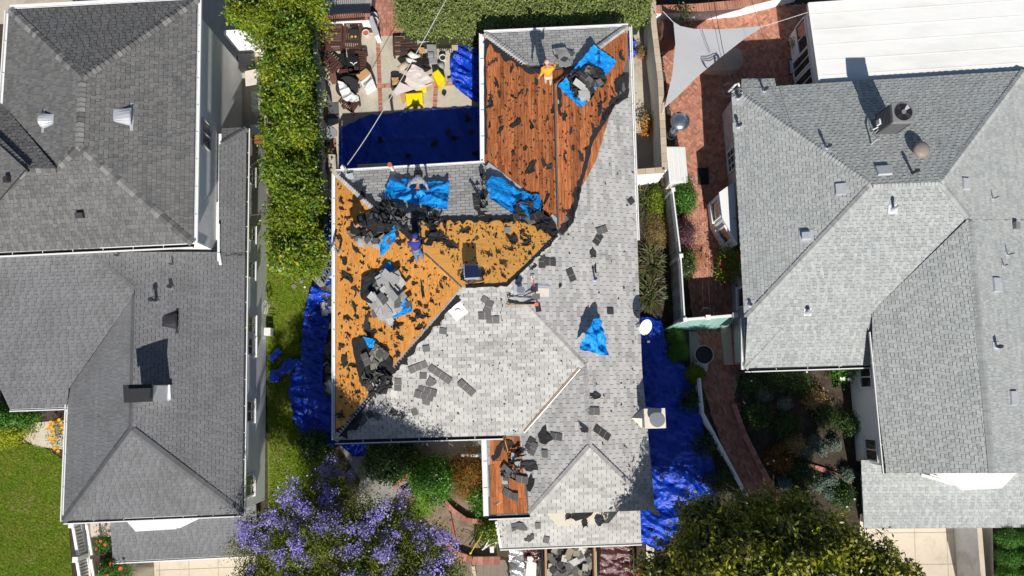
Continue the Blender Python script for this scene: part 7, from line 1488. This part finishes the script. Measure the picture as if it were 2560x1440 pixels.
# ---------------- people ----------------
def skinmesh(name, chains, root, m, parent, sub=2, label=None):
    """one continuous surface grown over a posed skeleton; chains = lists of (key, point, radius)"""
    idx = {}; vs = []; rs = []; es = []
    for ch_ in chains:
        prev = None
        for key, p, r in ch_:
            if key not in idx: idx[key] = len(vs); vs.append(V(p)); rs.append(r)
            if prev is not None and (prev, idx[key]) not in es: es.append((prev, idx[key]))
            prev = idx[key]
    me = bpy.data.meshes.new(name); me.from_pydata([tuple(v) for v in vs], es, []); o = bpy.data.objects.new(name, me); COL.objects.link(o)
    sk = o.modifiers.new('skin', 'SKIN'); sk.use_smooth_shade = True; d = me.skin_vertices[0].data
    for i, r in enumerate(rs): d[i].radius = (r, r) if not isinstance(r, tuple) else r; d[i].use_root = (i == idx[root]); d[i].use_loose = False
    su = o.modifiers.new('subdivision', 'SUBSURF'); su.levels = sub; su.render_levels = sub
    me.materials.append(M[m]); attach(o, parent); 
    if label: o['label'] = label
    return o
def person(loc, lab, J, shirt, trousers, shoe, cap=None, capcol=None, hairm='hair', hood=False, face=(0, -1)):
    """J: joint name -> world point"""
    t = thing('person', loc, lab, 'person'); g = {k: V(v) for k, v in J.items()}; mid = lambda a, b, u=.5: g[a].lerp(g[b], u)
    sp = mid('pelvis', 'neck', .5); ax = (g['neck'] - g['pelvis']).normalized()
    rt = (g['shR'] - g['shL']).normalized()
    ch_ = [[('pelvis', g['pelvis'], .13), ('spine', sp, .125), ('chest', mid('pelvis', 'neck', .8), .145), ('neck', g['neck'], .062), ('skull', g['head'] - (g['head'] - g['neck']).normalized() * .05, .08), ('head', g['head'], .095), ('crown', g['head'] + (g['head'] - g['neck']).normalized() * .07, .075)]]
    for s in 'LR':
        hd = (g['hand' + s] - g['el' + s]).normalized(); sd_ = hd.cross(V((0, 0, 1))); sd_ = sd_.normalized() if sd_.length > .01 else V((1, 0, 0)); dn = hd.cross(sd_).normalized()
        w_ = g['hand' + s]; ch_.append([('chest', g['neck'], 0), ('sh' + s, g['sh' + s], .066), ('el' + s, g['el' + s], .046), ('wr' + s, w_, .03), ('pm' + s, w_ + hd * .06, .034)])
        for k, (o_, L_) in enumerate(((-.032, .075), (-.011, .088), (.011, .084), (.032, .068))): ch_.append([('pm' + s, 0, 0), ('f%s%d' % (s, k), w_ + hd * .1 + sd_ * o_, .0105), ('g%s%d' % (s, k), w_ + hd * (.1 + L_ * .6) + sd_ * o_ * 1.15 + dn * .018, .0095), ('h%s%d' % (s, k), w_ + hd * (.09 + L_ * .8) + sd_ * o_ * 1.15 + dn * .045, .0085)])
        ch_.append([('wr' + s, 0, 0), ('t%s0' % s, w_ + hd * .045 - sd_ * .045, .012), ('t%s1' % s, w_ + hd * .085 - sd_ * .062 + dn * .02, .0105)])
        ch_.append([('pelvis', 0, 0), ('hip' + s, g['pelvis'] + rt * (.09 if s == 'R' else -.09) - ax * .03, .1), ('kn' + s, g['kn' + s], .064), ('an' + s, g['an' + s], .042), ('toe' + s, g['toe' + s], .035)])
    skinmesh('body', ch_, 'pelvis', 'skin', t)
    sh_ = [[('pelvis', g['pelvis'] + ax * .02, .165), ('spine', sp, .185), ('chest', mid('pelvis', 'neck', .8), .195), ('neck', g['neck'] - ax * .01, .085)]]
    for s in 'LR': sh_.append([('chest', 0, 0), ('sh' + s, g['sh' + s], .1), ('el' + s, g['el' + s], .075), ('wr' + s, g['el' + s].lerp(g['hand' + s], .88), .048)])
    skinmesh('shirt', sh_, 'pelvis', shirt, t)
    tr = []
    for s in 'LR': tr.append([('pelvis', g['pelvis'] - ax * .02, .15), ('hip' + s, g['pelvis'] + rt * (.09 if s == 'R' else -.09) - ax * .04, .118), ('kn' + s, g['kn' + s], .083), ('an' + s, g['an' + s] + V((0, 0, .03)), .062)])
    skinmesh('trousers', tr, 'pelvis', trousers, t)
    for s in 'LR': skinmesh('shoe', [[('h', g['an' + s] - (g['toe' + s] - g['an' + s]) * .25 - V((0, 0, .02)), .05), ('m', g['an' + s].lerp(g['toe' + s], .5) - V((0, 0, .01)), .05), ('t', g['toe' + s], .042)]], 'm', shoe, t)
    hz = (g['head'] - g['neck']).normalized(); fr_ = V((face[0], face[1], 0)); fr_ = (fr_ - hz * fr_.dot(hz)); fr_ = fr_.normalized() if fr_.length > .05 else V((0, -1, 0)); sx = fr_.cross(hz)
    mb = MB(); c = g['head']
    mb.tube([c + fr_ * .08 - hz * .005, c + fr_ * .118 - hz * .02], [.014, .018], 8); mb.build('nose', M['skin'], t)
    for sg in (-1, 1):
        mb = MB(); mb.tube([c + sx * sg * .092, c + sx * sg * .108], [.03, .024], 10); mb.build('ear', M['skin'], t); mb = MB(); mb.tube([c + fr_ * .084 + sx * sg * .034 + hz * .01, c + fr_ * .096 + sx * sg * .034 + hz * .01], [.012, .009], 8); mb.build('eye', M['hair'], t)
    mb = MB(); mb.tube([c + fr_ * .085 + sx * .025 - hz * .055, c + fr_ * .085 - sx * .025 - hz * .055], .007, 6); mb.build('mouth', M['terracotta'], t)
    # cap, hood or hair: a shell over the crown
    def shell(name, m, r, lo, k=1.0):
        mb = MB(); n = 6; seg = 20; pts = []
        for i in range(n + 1):
            b = lo + (math.pi / 2 - lo) * i / n
            for j in range(seg): a = 2 * math.pi * j / seg; pts.append(c + (sx * math.cos(a) * .92 + fr_ * math.sin(a) * 1.1) * r * math.cos(b) + hz * (r * math.sin(b) * k + .015))
        mb.add(pts, [[i * seg + j, i * seg + (j + 1) % seg, (i + 1) * seg + (j + 1) % seg, (i + 1) * seg + j] for i in range(n) for j in range(seg)]); mb.build(name, M[m], t, smooth=True)
    if hood: shell('hood', capcol, .135, -.7)
    elif cap:
        shell('cap', capcol, .118, .0); mb = MB(); mb.prism([c + hz * .02 + fr_ * .1 + sx * .08, c + hz * .015 + fr_ * .19 + sx * .05, c + hz * .015 + fr_ * .19 - sx * .05, c + hz * .02 + fr_ * .1 - sx * .08], V((0, 0, .008))); mb.build('cap_brim', M[capcol], t)
    else: shell('hair', hairm, .106, .25)
    return t
def stand(zf, feet, pel, nk, hd, shw, els, hands, toes=(0, .14)):
    J = {}; 
    for s, f in zip('LR', feet): q = zf(*f); J['an' + s] = q + V((0, 0, .07)); J['toe' + s] = q + V((toes[0], toes[1], .045))
    z0 = (J['anL'].z + J['anR'].z) / 2 - .07
    J['pelvis'] = P(*pel[:2], z0 + pel[2]); J['neck'] = P(*nk[:2], z0 + nk[2]); J['head'] = P(*hd[:2], z0 + hd[2]); up = (J['neck'] - J['pelvis']).normalized()
    sv = V((shw[0], shw[1], 0)).normalized() * .205
    for s, g in zip('LR', (-1, 1)): J['sh' + s] = J['neck'] + sv * g - up * .07; J['el' + s] = P(*els[0 if s == 'L' else 1][:2], z0 + els[0 if s == 'L' else 1][2]); J['hand' + s] = P(*hands[0 if s == 'L' else 1][:2], z0 + hands[0 if s == 'L' else 1][2]); h = J['pelvis'] + sv * g * .5; J['kn' + s] = h.lerp(J['an' + s], .5) + V((toes[0], toes[1], 0)) * .45
    return J
J = stand(lambda x, y: nW.hit(x, y, .03) if x < 1380 else cE.hit(x, y, .03), [(1364, 208), (1376, 212)], (1370, 189, .9), (1368, 168, 1.42), (1367, 156, 1.6), (1, .1), [(1356, 180, 1.12), (1384, 172, 1.2)], [(1349, 191, .95), (1388, 157, 1.2)])
person(nW.hit(1370, 210), 'man in bright orange shirt, khaki trousers and pink cap at the north ridge', J, 'orange_cloth', 'khaki', 'khaki', cap=1, capcol='cap_pink', face=(0, 1))
J = stand(lambda x, y: cN.hit(x, y, .05), [(1039, 455), (1053, 456)], (1046, 437, .88), (1045, 457, 1.12), (1044, 471, 1.05), (-1, .05), [(1064, 458, .85), (1024, 458, .85)], [(1068, 470, .6), (1020, 466, .6)], (0, -.14))
person(cN.hit(1046, 450), 'man in grey patterned shirt bending over a printed blue tarp', J, 'grey_cloth', 'black_cloth', 'black_cloth', hairm='hair', face=(0, -1))
J = stand(lambda x, y: cW.hit(x, y, .05), [(1044, 655), (1057, 648)], (1041, 627, .88), (1034, 602, 1.25), (1037, 590, 1.38), (1, .15), [(1027, 612, .95), (1046, 608, .95)], [(1046, 616, .8), (1049, 600, .85)])
person(cW.hit(1050, 650), 'man in navy blue hoodie and blue jeans leaning on a long handled shovel', J, 'navy_cloth', 'denim', 'terracotta', hood=True, capcol='navy_cloth', face=(.2, 1))
shovel('shovel', cN, (1049, 620), (1048, 556), 'leaf_grey', 'dark_metal', 'long handled shovel held upright by the man in navy blue', la=.3, lb=.9, grip='wire')
J = stand(lambda x, y: cW.hit(x, y, .08), [(893, 604), (905, 597)], (883, 585, .85), (890, 566, 1.22), (901, 559, 1.4), (.6, -.8), [(884, 562, 1.0), (908, 571, .85)], [(903, 567, .65), (914, 572, .55)], (.12, .08))
person(cW.hit(895, 600), 'man in black shirt and grey trousers bending beside torn shingles', J, 'black_cloth', 'grey_fabric', 'black_cloth', cap=1, capcol='black_cloth', face=(1, .3))
